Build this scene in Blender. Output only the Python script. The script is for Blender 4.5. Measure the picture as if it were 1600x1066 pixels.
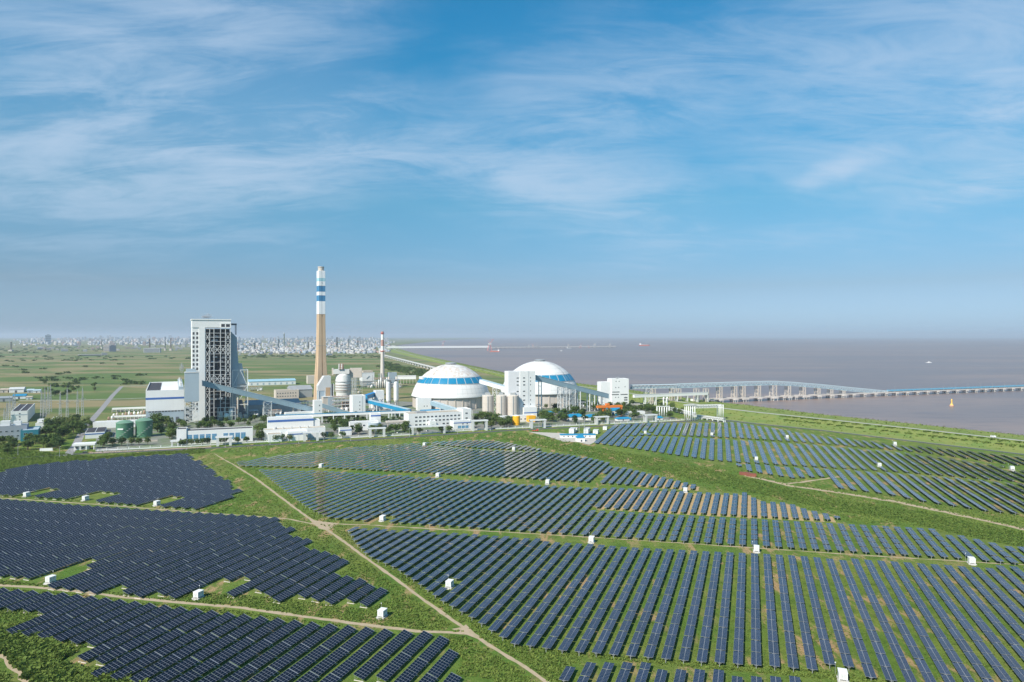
import bpy, bmesh, math, random
import numpy as np
from mathutils import Vector, Matrix

random.seed(7); rng = np.random.default_rng(7)
for o in list(bpy.data.objects): bpy.data.objects.remove(o)
scene = bpy.context.scene
COL = scene.collection
R = math.radians
sin, cos, PI = math.sin, math.cos, math.pi

# ------------------------------------------------------------------ camera
F, CX, HY, H = 1066.67, 800.0, 525.0, 117.0     # drone camera 117 m up, level
cam_d = bpy.data.cameras.new('camera'); cam = bpy.data.objects.new('camera', cam_d)
COL.objects.link(cam); cam.location = (0, 0, H); cam.rotation_euler = (R(90), 0, 0)
cam_d.sensor_width = 36; cam_d.lens = 24; cam_d.shift_y = -8/1600
cam_d.clip_start = 1; cam_d.clip_end = 200000
scene.camera = cam

# ------------------------------------------------------------------ light
SUN_EL, SUN_AZ = R(41), R(-142)                  # azimuth from +Y, clockwise
sx, sy, sz = cos(SUN_EL)*sin(SUN_AZ), cos(SUN_EL)*cos(SUN_AZ), sin(SUN_EL)
sun_d = bpy.data.lights.new('sun', 'SUN'); sun = bpy.data.objects.new('sun', sun_d)
COL.objects.link(sun); sun_d.energy = 4.7; sun_d.angle = R(0.53); sun_d.color = (1, .93, .82)
sun.rotation_euler = Vector((sx, sy, sz)).to_track_quat('Z', 'Y').to_euler()
scene.view_settings.view_transform = 'Standard'; scene.view_settings.look = 'None'
scene.view_settings.exposure = 0.5; scene.view_settings.gamma = 1
scene.view_settings.use_curve_mapping = False

world = bpy.data.worlds.new('World'); scene.world = world; world.use_nodes = True
wn = world.node_tree; wn.nodes.clear()
class NT:
    def __init__(s, t): s.t = t
    def n(s, typ, **kw):
        nd = s.t.nodes.new(typ)
        for k, v in kw.items():
            if k.startswith('i_'):
                key = k[2:]; key = int(key) if key.isdigit() else key.replace('_', ' ')
                nd.inputs[key].default_value = v
            else: setattr(nd, k, v)
        return nd
    def l(s, a, b): s.t.links.new(a, b)
    def math(s, op, a, b=None, c=None, clamp=False):
        nd = s.t.nodes.new('ShaderNodeMath'); nd.operation = op; nd.use_clamp = clamp
        for i, v in enumerate((a, b, c)):
            if v is None: continue
            if isinstance(v, (int, float)): nd.inputs[i].default_value = v
            else: s.l(v, nd.inputs[i])
        return nd.outputs[0]
    def ramp(s, fac, stops, interp='LINEAR'):
        nd = s.t.nodes.new('ShaderNodeValToRGB'); cr = nd.color_ramp; cr.interpolation = interp
        while len(cr.elements) < len(stops): cr.elements.new(.5)
        for e, (p, c) in zip(cr.elements, stops):
            e.position = p; e.color = (c, c, c, 1) if isinstance(c, (int, float)) else (*c, 1)
        s.l(fac, nd.inputs[0]); return nd.outputs[0]
    def smooth(s, v, a, b):
        nd = s.t.nodes.new('ShaderNodeMapRange'); nd.interpolation_type = 'SMOOTHSTEP'
        s.l(v, nd.inputs[0]); nd.inputs[1].default_value = a; nd.inputs[2].default_value = b
        return nd.outputs[0]
    def mix(s, f, a, b, blend='MIX'):
        nd = s.t.nodes.new('ShaderNodeMix'); nd.data_type = 'RGBA'; nd.blend_type = blend
        for i, v in ((0, f), (6, a), (7, b)):
            if isinstance(v, (int, float)): nd.inputs[i].default_value = v
            elif isinstance(v, tuple): nd.inputs[i].default_value = (*v, 1)
            else: s.l(v, nd.inputs[i])
        return nd.outputs[2]
W = NT(wn)
sky = W.n('ShaderNodeTexSky', sky_type='NISHITA', sun_disc=False, sun_elevation=SUN_EL, sun_rotation=SUN_AZ,
          altitude=100, air_density=1.0, dust_density=0.6, ozone_density=3.0)
tc = W.n('ShaderNodeTexCoord')
sep = W.n('ShaderNodeSeparateXYZ'); W.l(tc.outputs['Generated'], sep.inputs[0])
zz = W.math('MAXIMUM', sep.outputs[2], 0.0)
zc = W.math('ADD', zz, 0.16)
px = W.math('DIVIDE', sep.outputs[0], zc); py = W.math('DIVIDE', sep.outputs[1], zc)
cp = W.n('ShaderNodeCombineXYZ'); W.l(px, cp.inputs[0]); W.l(py, cp.inputs[1])
def cloud_noise(scale, rot, stretch, detail, rough, dist, off, lac=2.0):
    m = W.n('ShaderNodeMapping'); W.l(cp.outputs[0], m.inputs[0])
    m.inputs['Rotation'].default_value = (0, 0, R(rot)); m.inputs['Scale'].default_value = (scale*stretch, scale, 1)
    m.inputs['Location'].default_value = off
    nz = W.n('ShaderNodeTexNoise', i_Scale=1.0, i_Detail=detail, i_Roughness=rough, i_Distortion=dist, i_Lacunarity=lac)
    W.l(m.outputs[0], nz.inputs['Vector']); return nz.outputs[0]
big = cloud_noise(1.3, 25, .7, 4, .55, 1.5, (3.1, 1.7, 0))
wisp = cloud_noise(2.0, -34, .50, 10, .60, .9, (0, 4, 0))
fine = cloud_noise(5.5, 30, .42, 10, .66, 1.0, (5, 2, 3))
az = W.math('ARCTAN2', sep.outputs[0], sep.outputs[1])
ce = W.n('ShaderNodeCombineXYZ'); W.l(az, ce.inputs[0]); W.l(sep.outputs[2], ce.inputs[1])
warp = W.n('ShaderNodeTexNoise', i_Scale=5.0, i_Detail=4.0, i_Roughness=.55); W.l(ce.outputs[0], warp.inputs['Vector'])
wv = W.n('ShaderNodeVectorMath', operation='MULTIPLY_ADD'); W.l(warp.outputs['Color'], wv.inputs[0]); wv.inputs[1].default_value = (.16, .10, 0); wv.inputs[2].default_value = (-.08, -.05, 0)
we = W.n('ShaderNodeVectorMath', operation='ADD'); W.l(ce.outputs[0], we.inputs[0]); W.l(wv.outputs[0], we.inputs[1])
def bank(x, y, rx, ry, rot):                           # a bank of cirrus at a bearing and height in the sky
    u, v = (x - CX)/F, (HY - y)/F; m = W.n('ShaderNodeMapping', vector_type='TEXTURE'); W.l(we.outputs[0], m.inputs[0])
    m.inputs['Location'].default_value = (math.atan(u), v/math.sqrt(1 + u*u + v*v), 0); m.inputs['Rotation'].default_value = (0, 0, R(rot))
    m.inputs['Scale'].default_value = (rx/F, ry/F, 1); ln = W.n('ShaderNodeVectorMath', operation='LENGTH'); W.l(m.outputs[0], ln.inputs[0])
    return W.smooth(ln.outputs['Value'], 1.3, 0.0)
banks = None
for x, y, rx, ry, rot, amt in ((370, 150, 250, 200, 15, 1.0), (230, 262, 330, 70, 4, .45), (520, 215, 200, 100, 0, .45), (870, 185, 260, 150, 15, .62), (760, 268, 330, 55, -8, .55),
        (960, 330, 190, 65, -12, .60), (1330, 60, 420, 120, 5, .62), (1430, 190, 300, 100, 8, .55), (1310, 262, 75, 18, 8, .9), (1560, 292, 130, 24, 8, 1.0), (1580, 175, 70, 30, -6, .9),
        (60, 190, 240, 110, 0, .5), (140, 60, 190, 40, -12, .45), (1100, 390, 260, 30, 4, .35), (120, 370, 260, 40, 0, .30), (400, -150, 600, 160, 10, .45), (1700, 120, 300, 200, 0, .5), (-200, 150, 300, 160, 0, .5)):
    v = W.math('MULTIPLY', bank(x, y, rx, ry, rot), amt*.78); banks = v if banks is None else W.math('ADD', banks, v)
tex = W.math('ADD', W.math('MULTIPLY', wisp, .70), W.math('MULTIPLY', fine, .50))       # about .6 in the mean
tex = W.smooth(tex, .46, .78)
dens = W.math('ADD', W.math('MULTIPLY', banks, W.math('ADD', W.math('MULTIPLY', tex, 1.15), .22)), W.math('MULTIPLY', W.math('MULTIPLY', W.smooth(big, .42, .74), tex), .22))
dens = W.math('MULTIPLY', dens, W.smooth(zz, .0, .16))
dens = W.math('MULTIPLY', W.math('SUBTRACT', 1.0, W.math('POWER', 2.718, W.math('MULTIPLY', dens, -1.15))), .86)
k_ = 1.25                                               # grade of the sky model by elevation: a hazy grey blue horizon, azure above
gr = W.ramp(zz, [(0, (.49/k_, .70/k_, 1.14/k_)), (.016, (.44/k_, .62/k_, .99/k_)), (.07, (.45/k_, .54/k_, .68/k_)), (.19, (.40/k_, .76/k_, .80/k_)), (.30, (.23/k_, .86/k_, .96/k_)), (.42, (.15/k_, .90/k_, 1.06/k_)), (.8, (.22/k_, .88/k_, 1.04/k_))])
tint = W.mix(1.0, W.mix(1.0, sky.outputs[0], gr, 'MULTIPLY'), (k_, k_, k_), 'MULTIPLY')
skyc = W.mix(dens, tint, (4.1, 5.0, 6.2))
bg = W.n('ShaderNodeBackground', i_Strength=.10); W.l(skyc, bg.inputs['Color'])
wo = W.n('ShaderNodeOutputWorld'); W.l(bg.outputs[0], wo.inputs['Surface'])

# ------------------------------------------------------------------ helpers
def G(x, y, z=0.0):
    "ground point (height z) that stands at photo position x, y"
    d = (H - z)*F/(y - HY); return Vector(((x - CX)*d/F, d, z))
def hz(d, y):
    "height of a point at distance d that shows at photo row y"
    return H - (y - HY)*d/F
MATS = {}
def M(name, col, rough=.7, var=.12, scale=.08, metal=0, spec=.4, bump=0, streak=0, rnd=0, col2=None):
    if name in MATS: return MATS[name]
    m = bpy.data.materials.new(name); m.use_nodes = True; t = NT(m.node_tree); t.t.nodes.clear()
    b = t.n('ShaderNodeBsdfPrincipled', i_Roughness=rough, i_Metallic=metal); b.inputs['Specular IOR Level'].default_value = spec
    o = t.n('ShaderNodeOutputMaterial'); t.l(b.outputs[0], o.inputs[0])
    tcn = t.n('ShaderNodeTexCoord')
    nz = t.n('ShaderNodeTexNoise', i_Scale=scale, i_Detail=8.0, i_Roughness=.65); t.l(tcn.outputs['Object'], nz.inputs['Vector'])
    v = t.math('ADD', t.math('MULTIPLY', t.math('SUBTRACT', nz.outputs[0], .5), var*4), 1)
    if streak:                                     # rain streaks down the wall
        mp = t.n('ShaderNodeMapping'); mp.inputs['Scale'].default_value = (.9, .9, .05); t.l(tcn.outputs['Object'], mp.inputs[0])
        n2 = t.n('ShaderNodeTexNoise', i_Scale=1.0, i_Detail=5.0, i_Roughness=.7); t.l(mp.outputs[0], n2.inputs['Vector'])
        v = t.math('SUBTRACT', v, t.math('MULTIPLY', t.smooth(n2.outputs[0], .5, .8), streak))
    if rnd:
        oi = t.n('ShaderNodeObjectInfo'); v = t.math('MULTIPLY', v, t.math('ADD', t.math('MULTIPLY', oi.outputs['Random'], rnd), 1 - rnd/2))
    base = tuple(col)
    if col2:
        base = t.mix(t.smooth(nz.outputs[0], .42, .62), tuple(col), tuple(col2))
        c = t.mix(1.0, base, v, 'MULTIPLY')
    else: c = t.mix(1.0, base, v, 'MULTIPLY')
    t.l(c, b.inputs['Base Color'])
    if bump:
        bp = t.n('ShaderNodeBump', i_Strength=.6, i_Distance=bump); t.l(nz.outputs[0], bp.inputs['Height']); t.l(bp.outputs[0], b.inputs['Normal'])
    MATS[name] = m; return m

class MB:
    "collects shapes; build() links them as one mesh object"
    def __init__(s): s.v = []; s.f = []; s.mi = []; s.m = 0
    def add(s, vs, fs):
        o = len(s.v); s.v += [tuple(v) for v in vs]
        for f in fs: s.f.append(tuple(i + o for i in f)); s.mi.append(s.m)
        return s
    def box(s, x0, x1, y0, y1, z0, z1):
        return s.add([(x0,y0,z0),(x1,y0,z0),(x1,y1,z0),(x0,y1,z0),(x0,y0,z1),(x1,y0,z1),(x1,y1,z1),(x0,y1,z1)],
                     [(0,3,2,1),(4,5,6,7),(0,1,5,4),(1,2,6,5),(2,3,7,6),(3,0,4,7)])
    def cbox(s, cx, cy, cz, sx_, sy_, sz_): return s.box(cx-sx_/2, cx+sx_/2, cy-sy_/2, cy+sy_/2, cz-sz_/2, cz+sz_/2)
    def bar(s, p, q, w, h=None):
        p, q = Vector(p), Vector(q); d = (q - p).normalized(); h = h or w
        a = d.cross(Vector((0,0,1)));  a = Vector((1,0,0)) if a.length < 1e-4 else a.normalized()
        b = a.cross(d); a *= w/2; b *= h/2
        return s.add([p-a-b, p+a-b, p+a+b, p-a+b, q-a-b, q+a-b, q+a+b, q-a+b],
                     [(0,3,2,1),(4,5,6,7),(0,1,5,4),(1,2,6,5),(2,3,7,6),(3,0,4,7)])
    def lathe(s, prof, n=24, c=(0,0,0), cap=True, a0=0, a1=2*PI):
        full = abs(a1 - a0 - 2*PI) < 1e-6; k = n if full else n + 1
        o = len(s.v); vs = []; fs = []
        for r, z in prof:
            for i in range(k):
                a = a0 + (a1 - a0)*i/n; vs.append((c[0] + r*cos(a), c[1] + r*sin(a), c[2] + z))
        for j in range(len(prof) - 1):
            for i in range(n):
                i2 = (i + 1) % k; fs.append((j*k+i, j*k+i2, (j+1)*k+i2, (j+1)*k+i))
        if cap and full: fs.append(tuple(range(k))[::-1]); fs.append(tuple((len(prof)-1)*k + i for i in range(k)))
        return s.add(vs, fs)
    def cyl(s, x, y, z0, z1, r, n=16): return s.lathe([(r, z0), (r, z1)], n, (x, y, 0))
    def tube(s, p, q, r, n=8):
        p, q = Vector(p), Vector(q); d = (q - p).normalized(); a = d.orthogonal().normalized(); b = d.cross(a)
        vs = [p + (a*cos(2*PI*i/n) + b*sin(2*PI*i/n))*r for i in range(n)] + [q + (a*cos(2*PI*i/n) + b*sin(2*PI*i/n))*r for i in range(n)]
        return s.add(vs, [(i, (i+1) % n, n + (i+1) % n, n + i) for i in range(n)] + [tuple(range(n))[::-1], tuple(range(n, 2*n))])
    def prism(s, pts, y0, y1):
        "outline in x, z pushed along y"
        n = len(pts)
        return s.add([(x, y0, z) for x, z in pts] + [(x, y1, z) for x, z in pts],
                     [tuple(range(n)), tuple(range(n, 2*n))[::-1]] + [(i, i+n, (i+1) % n + n, (i+1) % n) for i in range(n)])
    def gable(s, x0, x1, y0, y1, z0, z1): return s.add([(x0,y0,z0),(x1,y0,z0),(x1,y1,z0),(x0,y1,z0),(x0,(y0+y1)/2,z1),(x1,(y0+y1)/2,z1)],
                     [(0,1,5,4),(2,3,4,5),(0,4,3),(1,2,5),(0,3,2,1)])
    def mesh(s, name, *mats, smooth=False):
        me = bpy.data.meshes.new(name); me.from_pydata(s.v, [], s.f)
        for m in mats: me.materials.append(m)
        if len(mats) > 1: me.polygons.foreach_set('material_index', s.mi)
        if smooth: me.polygons.foreach_set('use_smooth', [True]*len(s.f))
        me.update(); return me
    def build(s, name, mat, parent=None, smooth=False, loc=None, rotz=0):
        mats = mat if isinstance(mat, (list, tuple)) else [mat]
        return link(name, s.mesh(name, *mats, smooth=smooth), parent, loc, rotz)
def link(name, me, parent=None, loc=None, rotz=0):
    o = bpy.data.objects.new(name, me); COL.objects.link(o)
    if parent: o.parent = parent
    if loc is not None: o.location = loc
    if rotz: o.rotation_euler = (0, 0, rotz)
    return o
def tag(o, label, cat, group=None, kind=None):
    o['label'] = label; o['category'] = cat
    if group: o['group'] = group
    if kind: o['kind'] = kind
    return o
def thing(name, label, cat, loc=(0,0,0), rotz=0, group=None):
    return tag(link(name, None, None, loc, rotz), label, cat, group)
def structure(o): o['kind'] = 'structure'; return o
def stuff(o): o['kind'] = 'stuff'; return o
def copy_thing(root, loc, rotz=0, label=None, group=None, scale=None):
    r = root.copy(); COL.objects.link(r); r.location = loc; r.rotation_euler = (0, 0, rotz)
    if scale: r.scale = scale
    if label: r['label'] = label
    if group: r['group'] = group
    for ch in root.children:
        c = ch.copy(); COL.objects.link(c); c.parent = r
        for g in ch.children:
            d = g.copy(); COL.objects.link(d); d.parent = c
    return r
def raw(name, V, FQ, mat, parent=None):
    "big numpy mesh: V (n,3), FQ (m,4 or 3)"
    me = bpy.data.meshes.new(name); V = np.asarray(V, np.float32); FQ = np.asarray(FQ, np.int32); k = FQ.shape[1]
    me.vertices.add(len(V)); me.vertices.foreach_set('co', V.ravel())
    me.loops.add(FQ.size); me.loops.foreach_set('vertex_index', FQ.ravel())
    me.polygons.add(len(FQ)); me.polygons.foreach_set('loop_start', np.arange(0, FQ.size, k, dtype=np.int32))
    mats = mat if isinstance(mat, (list, tuple)) else [mat]
    for m in mats: me.materials.append(m)
    me.update(calc_edges=True); return link(name, me, parent)
def in_poly(P, poly):
    "P (n,2) in polygon"
    P = np.asarray(P, float); x, y = P[:, 0], P[:, 1]; c = np.zeros(len(P), bool); n = len(poly)
    for i in range(n):
        x1, y1 = poly[i]; x2, y2 = poly[(i+1) % n]
        if y1 == y2: continue
        c ^= ((y1 > y) != (y2 > y)) & (x < (x2 - x1)*(y - y1)/(y2 - y1) + x1)
    return c
def resample(pts, step):
    out = [Vector(pts[0])]
    for a, b in zip(pts[:-1], pts[1:]):
        a, b = Vector(a), Vector(b); n = max(1, int((b - a).length/step))
        out += [a.lerp(b, i/n) for i in range(1, n + 1)]
    return out
def strip(name, pts, width, mat, z, ragged=.25, step=6, seed=1):
    "a track along pts on the ground with ragged edges"
    r = random.Random(seed); P = resample(pts, step); vs = []; fs = []
    for i, p in enumerate(P):
        d = (P[min(i+1, len(P)-1)] - P[max(i-1, 0)]); d.z = 0; d.normalize(); nrm = Vector((-d.y, d.x, 0)); w = width/2
        for s_ in (-1, 1):
            q = p + nrm*s_*w*(1 + r.uniform(-ragged, ragged)); vs.append((q.x, q.y, z))
        if i: fs.append((2*i-2, 2*i-1, 2*i+1, 2*i))
    b = MB(); b.add(vs, [f[::-1] for f in fs]); return structure(b.build(name, mat))

# colours of things
white = M('white_wall', (.74, .735, .72), .6, .05, .05, streak=.10)
cream = M('cream_concrete', (.52, .46, .40), .8, .12, .06, streak=.15)
grey_wall = M('grey_cladding', (.36, .43, .48), .55, .06, .05, streak=.06)
grey_roof = M('grey_roof', (.30, .31, .32), .8, .15, .1)
dark_roof = M('dark_roof', (.045, .04, .045), .7, .2, .1)
tan_roof = M('tan_roof', (.42, .36, .28), .85, .2, .15)
pale_roof = M('pale_roof', (.56, .56, .55), .7, .08, .08)
blue_roof = M('blue_roof', (.02, .22, .52), .5, .1, .1)
blue_paint = M('blue_paint', (.012, .22, .40), .5, .08, .1)
band_blue = M('band_blue', (.06, .23, .42), .6, .05, .1)
blue_stripe = M('blue_stripe', (.05, .13, .38), .6, .05, .1)
gallery_mat = M('gallery_cladding', (.27, .37, .42), .5, .08, .06, streak=.08)
gallery_top = M('gallery_roof', (.42, .52, .56), .5, .08, .06)
steel = M('painted_steel', (.70, .70, .68), .5, .08, .3)
steel_dark = M('dark_steel', (.10, .11, .13), .6, .15, .3)
galv = M('galvanised_steel', (.42, .43, .43), .5, .08, .5, metal=.4)
concrete = M('concrete', (.48, .46, .43), .85, .14, .1)
interior = M('dark_interior', (.035, .04, .05), .8, .3, .1)
glass_dark = M('window_glass', (.03, .045, .06), .15, .1, .3, spec=.6)
glass_blue = M('blue_glass', (.10, .27, .42), .25, .08, .3, spec=.6)
orange = M('orange_paint', (.72, .20, .03), .5, .08, .2)
yellow = M('yellow_paint', (.85, .42, .02), .5, .06, .1, streak=.1)
green_tank = M('green_paint', (.075, .19, .115), .55, .08, .08, streak=.2)
teal = M('teal_paint', (.03, .20, .26), .6, .1, .1)
rust = M('rusty_pipe', (.34, .22, .16), .7, .2, .3)
red = M('red_paint', (.55, .06, .04), .6, .1, .2)
black = M('black_rubber', (.02, .02, .02), .8, .1, 1)

HAZE_ON = True

# ------------------------------------------------------------------ ground, sea, dyke
water_px = [(1700,690),(1600,681),(1440,664),(1280,647.5),(1165,633),(1115,628),(1050,619),(985,609.5),(941,603.5),(900,599),(800,585.5),(760,576.5),(700,564),(650,553),(626,546),(615,541)]
crest_px = [(1700,700),(1600,689),(1440,671),(1280,654),(1190,645),(1130,638),(1050,626),(985,614.5),(941,608),(900,603),(800,588.5),(760,579.5),(700,567),(650,556),(620,548),(606,541.5)]
toe_px = [(1700,721),(1600,709),(1440,690),(1280,671),(1190,662),(1130,655),(1050,641),(985,626),(941,617),(900,611),(800,593.5),(760,584),(700,571),(650,560),(612,551),(596,543)]
SEA_Z = -2.0
wl = [G(x, y, 0) for x, y in water_px]
d0 = (wl[0] - wl[1]).normalized()
land = [wl[0] + d0*1100] + wl + [Vector((-1500, 9500, 0)), Vector((-1900, 20000, 0)), Vector((-1000, 42000, 0)), Vector((-34000, 42000, 0)), Vector((-34000, -700, 0)), Vector((700, -700, 0))]

def ground_material():
    m = bpy.data.materials.new('ground_green'); m.use_nodes = True; t = NT(m.node_tree); t.t.nodes.clear()
    b = t.n('ShaderNodeBsdfPrincipled', i_Roughness=.95); b.inputs['Specular IOR Level'].default_value = .1
    o = t.n('ShaderNodeOutputMaterial'); t.l(b.outputs[0], o.inputs[0])
    g = t.n('ShaderNodeNewGeometry'); P = g.outputs['Position']
    def noise(sc, det=6, rough=.6, stretch=(1,1,1), rot=0, dist=0):
        mp = t.n('ShaderNodeMapping'); mp.inputs['Scale'].default_value = stretch; mp.inputs['Rotation'].default_value = (0,0,R(rot)); t.l(P, mp.inputs[0])
        nz = t.n('ShaderNodeTexNoise', i_Scale=sc, i_Detail=float(det), i_Roughness=rough, i_Distortion=dist); t.l(mp.outputs[0], nz.inputs['Vector']); return nz.outputs[0]
    n_field = noise(.0035, 5, .6, (.6, 1.6, 1), 12, .8)
    n_mid = noise(.022, 6, .65)
    n_fine = noise(.16, 8, .75)
    n_grain = noise(.9, 5, .7)
    # grass of the solar field: bright to deep green, straw and bare soil in patches
    grass = t.mix(t.smooth(n_mid, .36, .66), (.090, .165, .026), (.165, .210, .042))
    grass = t.mix(t.smooth(n_fine, .44, .72), grass, (.056, .108, .018))
    grass = t.mix(t.math('MULTIPLY', t.smooth(n_grain, .55, .8), .6), grass, (.20, .22, .07))
    dry = noise(.013, 5, .6, (1, .5, 1), 30)
    grass = t.mix(t.math('MULTIPLY', t.smooth(dry, .50, .70), .55), grass, (.20, .185, .062))
    soil = noise(.11, 7, .7, (1, .32, 1), -19)
    zone = noise(.009, 3, .5)
    soilm = t.math('MULTIPLY', t.smooth(soil, .52, .63), t.smooth(zone, .38, .52))
    grass = t.mix(t.math('MULTIPLY', soilm, .9), grass, (.38, .25, .135))
    # wetland further out: olive, brown reed and darker strips
    wet = t.mix(t.smooth(n_field, .40, .60), (.10, .155, .045), (.26, .215, .115))
    wet = t.mix(t.smooth(noise(.006, 5, .65, (.3, 1.8, 1), 8), .54, .66), wet, (.065, .105, .038))
    wet = t.mix(t.math('MULTIPLY', t.smooth(n_mid, .5, .75), .5), wet, (.17, .20, .07))
    sp = t.n('ShaderNodeSeparateXYZ'); t.l(P, sp.inputs[0])
    far = t.smooth(t.math('SUBTRACT', sp.outputs[1], t.math('MULTIPLY', sp.outputs[0], .45)), 960, 1350)
    c = t.mix(far, grass, wet)
    t.l(c, b.inputs['Base Color'])
    hgt_ = t.math('ADD', t.math('MULTIPLY', n_fine, 1.2), t.math('MULTIPLY', n_grain, .5))
    bp = t.n('ShaderNodeBump', i_Strength=.9, i_Distance=1.0); t.l(hgt_, bp.inputs['Height']); t.l(bp.outputs[0], b.inputs['Normal'])
    return m
ground_mat = ground_material()
MATS['ground'] = ground_mat
gb = MB(); gb.add(land, [tuple(range(len(land)))])
ground = structure(gb.build('ground', ground_mat))
if ground.data.polygons[0].normal.z < 0: ground.data.flip_normals()

def sea_material():
    m = bpy.data.materials.new('muddy_sea'); m.use_nodes = True; t = NT(m.node_tree); t.t.nodes.clear()
    b = t.n('ShaderNodeBsdfPrincipled', i_Roughness=.38); b.inputs['Specular IOR Level'].default_value = .35
    o = t.n('ShaderNodeOutputMaterial'); t.l(b.outputs[0], o.inputs[0])
    g = t.n('ShaderNodeNewGeometry')
    mp = t.n('ShaderNodeMapping'); mp.inputs['Scale'].default_value = (.25, 1, 1); mp.inputs['Rotation'].default_value = (0,0,R(-14)); t.l(g.outputs['Position'], mp.inputs[0])
    n1 = t.n('ShaderNodeTexNoise', i_Scale=.0022, i_Detail=5.0, i_Roughness=.6, i_Distortion=.6); t.l(mp.outputs[0], n1.inputs['Vector'])
    n2 = t.n('ShaderNodeTexNoise', i_Scale=.06, i_Detail=6.0, i_Roughness=.7); t.l(mp.outputs[0], n2.inputs['Vector'])
    c = t.mix(t.smooth(n1.outputs[0], .42, .58), (.262, .185, .152), (.190, .148, .138))
    c = t.mix(t.math('MULTIPLY', t.smooth(n2.outputs[0], .42, .72), .6), c, (.115, .092, .098))
    t.l(c, b.inputs['Base Color'])
    bp = t.n('ShaderNodeBump', i_Strength=.5, i_Distance=.8); t.l(n2.outputs[0], bp.inputs['Height']); t.l(bp.outputs[0], b.inputs['Normal'])
    return m
sb = MB(); n = 96
sb.add([(64000*cos(2*PI*i/n), 64000*sin(2*PI*i/n), SEA_Z) for i in range(n)], [tuple(range(n))])
sea = structure(sb.build('sea', sea_material()))

# dyke: water edge, berm, crest road, inner slope, ruled between polylines
dyke_grass = M('dyke_grass', (.22, .25, .07), .95, .22, .05, spec=.1, bump=.5, col2=(.135, .195, .048))
rock_mat = M('shore_rock', (.13, .12, .10), .9, .3, .4, bump=.5)
road_grey = M('road_concrete', (.42, .40, .37), .85, .1, .08)
asphalt = M('asphalt', (.085, .085, .09), .85, .15, .06)
def poly3(pxs, z):
    P = [G(x, y, z) for x, y in pxs]; d = (P[0] - P[1]).normalized(); return [P[0] + d*1050] + P
def even(P, n):
    L = [0]
    for a, b in zip(P[:-1], P[1:]): L.append(L[-1] + (b - a).length)
    out = []; j = 0
    for i in range(n):
        s_ = L[-1]*(i/(n-1)); 
        while j < len(P) - 2 and L[j+1] < s_: j += 1
        out.append(P[j].lerp(P[j+1], (s_ - L[j])/max(1e-6, L[j+1] - L[j])))
    return out
def corr(P, k=9):
    out = []
    for a, b in zip(P[:-1], P[1:]):
        for i in range(k): out.append(a.lerp(b, i/k))
    return out + [P[-1]]
Wl, Cl, Tl = corr(poly3(water_px, 0)), corr(poly3(crest_px, 6)), corr(poly3(toe_px, 0))
def across(i, f, z):                               # f: 0 toe, 1 crest, 2 water
    a, b = (Tl[i], Cl[i]) if f <= 1 else (Cl[i], Wl[i]); q = a.lerp(b, f if f <= 1 else f - 1); return (q.x, q.y, z)
prof = [(-.02, -.6), (0, .05), (.25, .9), (.45, 2.4), (.8, 5.7), (.93, 5.9), (1.06, 5.9), (1.25, 4.6), (1.5, 2.2), (1.9, 1.4), (2.0, .2), (2.06, -3.0)]
def ext(i, f, z):
    if f > 2:
        a, b = Cl[i], Wl[i]; q = a.lerp(b, f - 1); return (q.x, q.y, z)
    if f < 0:
        q = Tl[i].lerp(Cl[i], f); return (q.x, q.y, z)
    return across(i, f, z)
def ruled(name, pr, mat, dz=0):
    vs = []; fs = []; k = len(pr); r = random.Random(3)
    for i in range(len(Wl)):
        for f, z in pr: vs.append(ext(i, f, z + dz))
    for i in range(len(Wl) - 1):
        for j in range(k - 1): fs.append((i*k+j, i*k+j+1, (i+1)*k+j+1, (i+1)*k+j))
    b = MB(); b.add(vs, [f[::-1] for f in fs]); return structure(b.build(name, mat))
ruled('dyke', prof, dyke_grass)
ruled('dyke_road', [(.955, 5.9), (1.035, 5.9)], road_grey, .05)
ruled('dyke_foot_road', [(-.17, .0), (-.07, .0)], asphalt, .06)
ruled('dyke_foot_path', [(-.04, .0), (-.022, .0)], road_grey, .07)
# rip-rap along the water line
vs = []; fs = []; r = random.Random(11); V = []; FQ = []
for i in range(len(Wl) - 1):
    a, b = Wl[i], Wl[i+1]; L = (b - a).length
    if a.y > 3500 or a.y < 0: continue
    dn = (Cl[i] - a); dn.z = 0; dn.normalize()
    for k in range(int(L/3.2)):
        p = a.lerp(b, r.random()) + dn*r.uniform(-3, 5); s_ = r.uniform(.7, 1.7); o = len(V)
        for (ux, uy, uz) in ((-1,-1,0),(1,-1,0),(1,1,0),(-1,1,0),(-.6,-.6,1),(.6,-.5,1),(.5,.6,1),(-.5,.5,1)):
            V.append((p.x + ux*s_*r.uniform(.7, 1.2), p.y + uy*s_*r.uniform(.7, 1.2), -1.6 + uz*s_*1.6 + .6))
        FQ += [(o+4,o+5,o+6,o+7),(o,o+1,o+5,o+4),(o+1,o+2,o+6,o+5),(o+2,o+3,o+7,o+6),(o+3,o,o+4,o+7)]
stuff(raw('shore_rocks', V, FQ, rock_mat))

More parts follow.
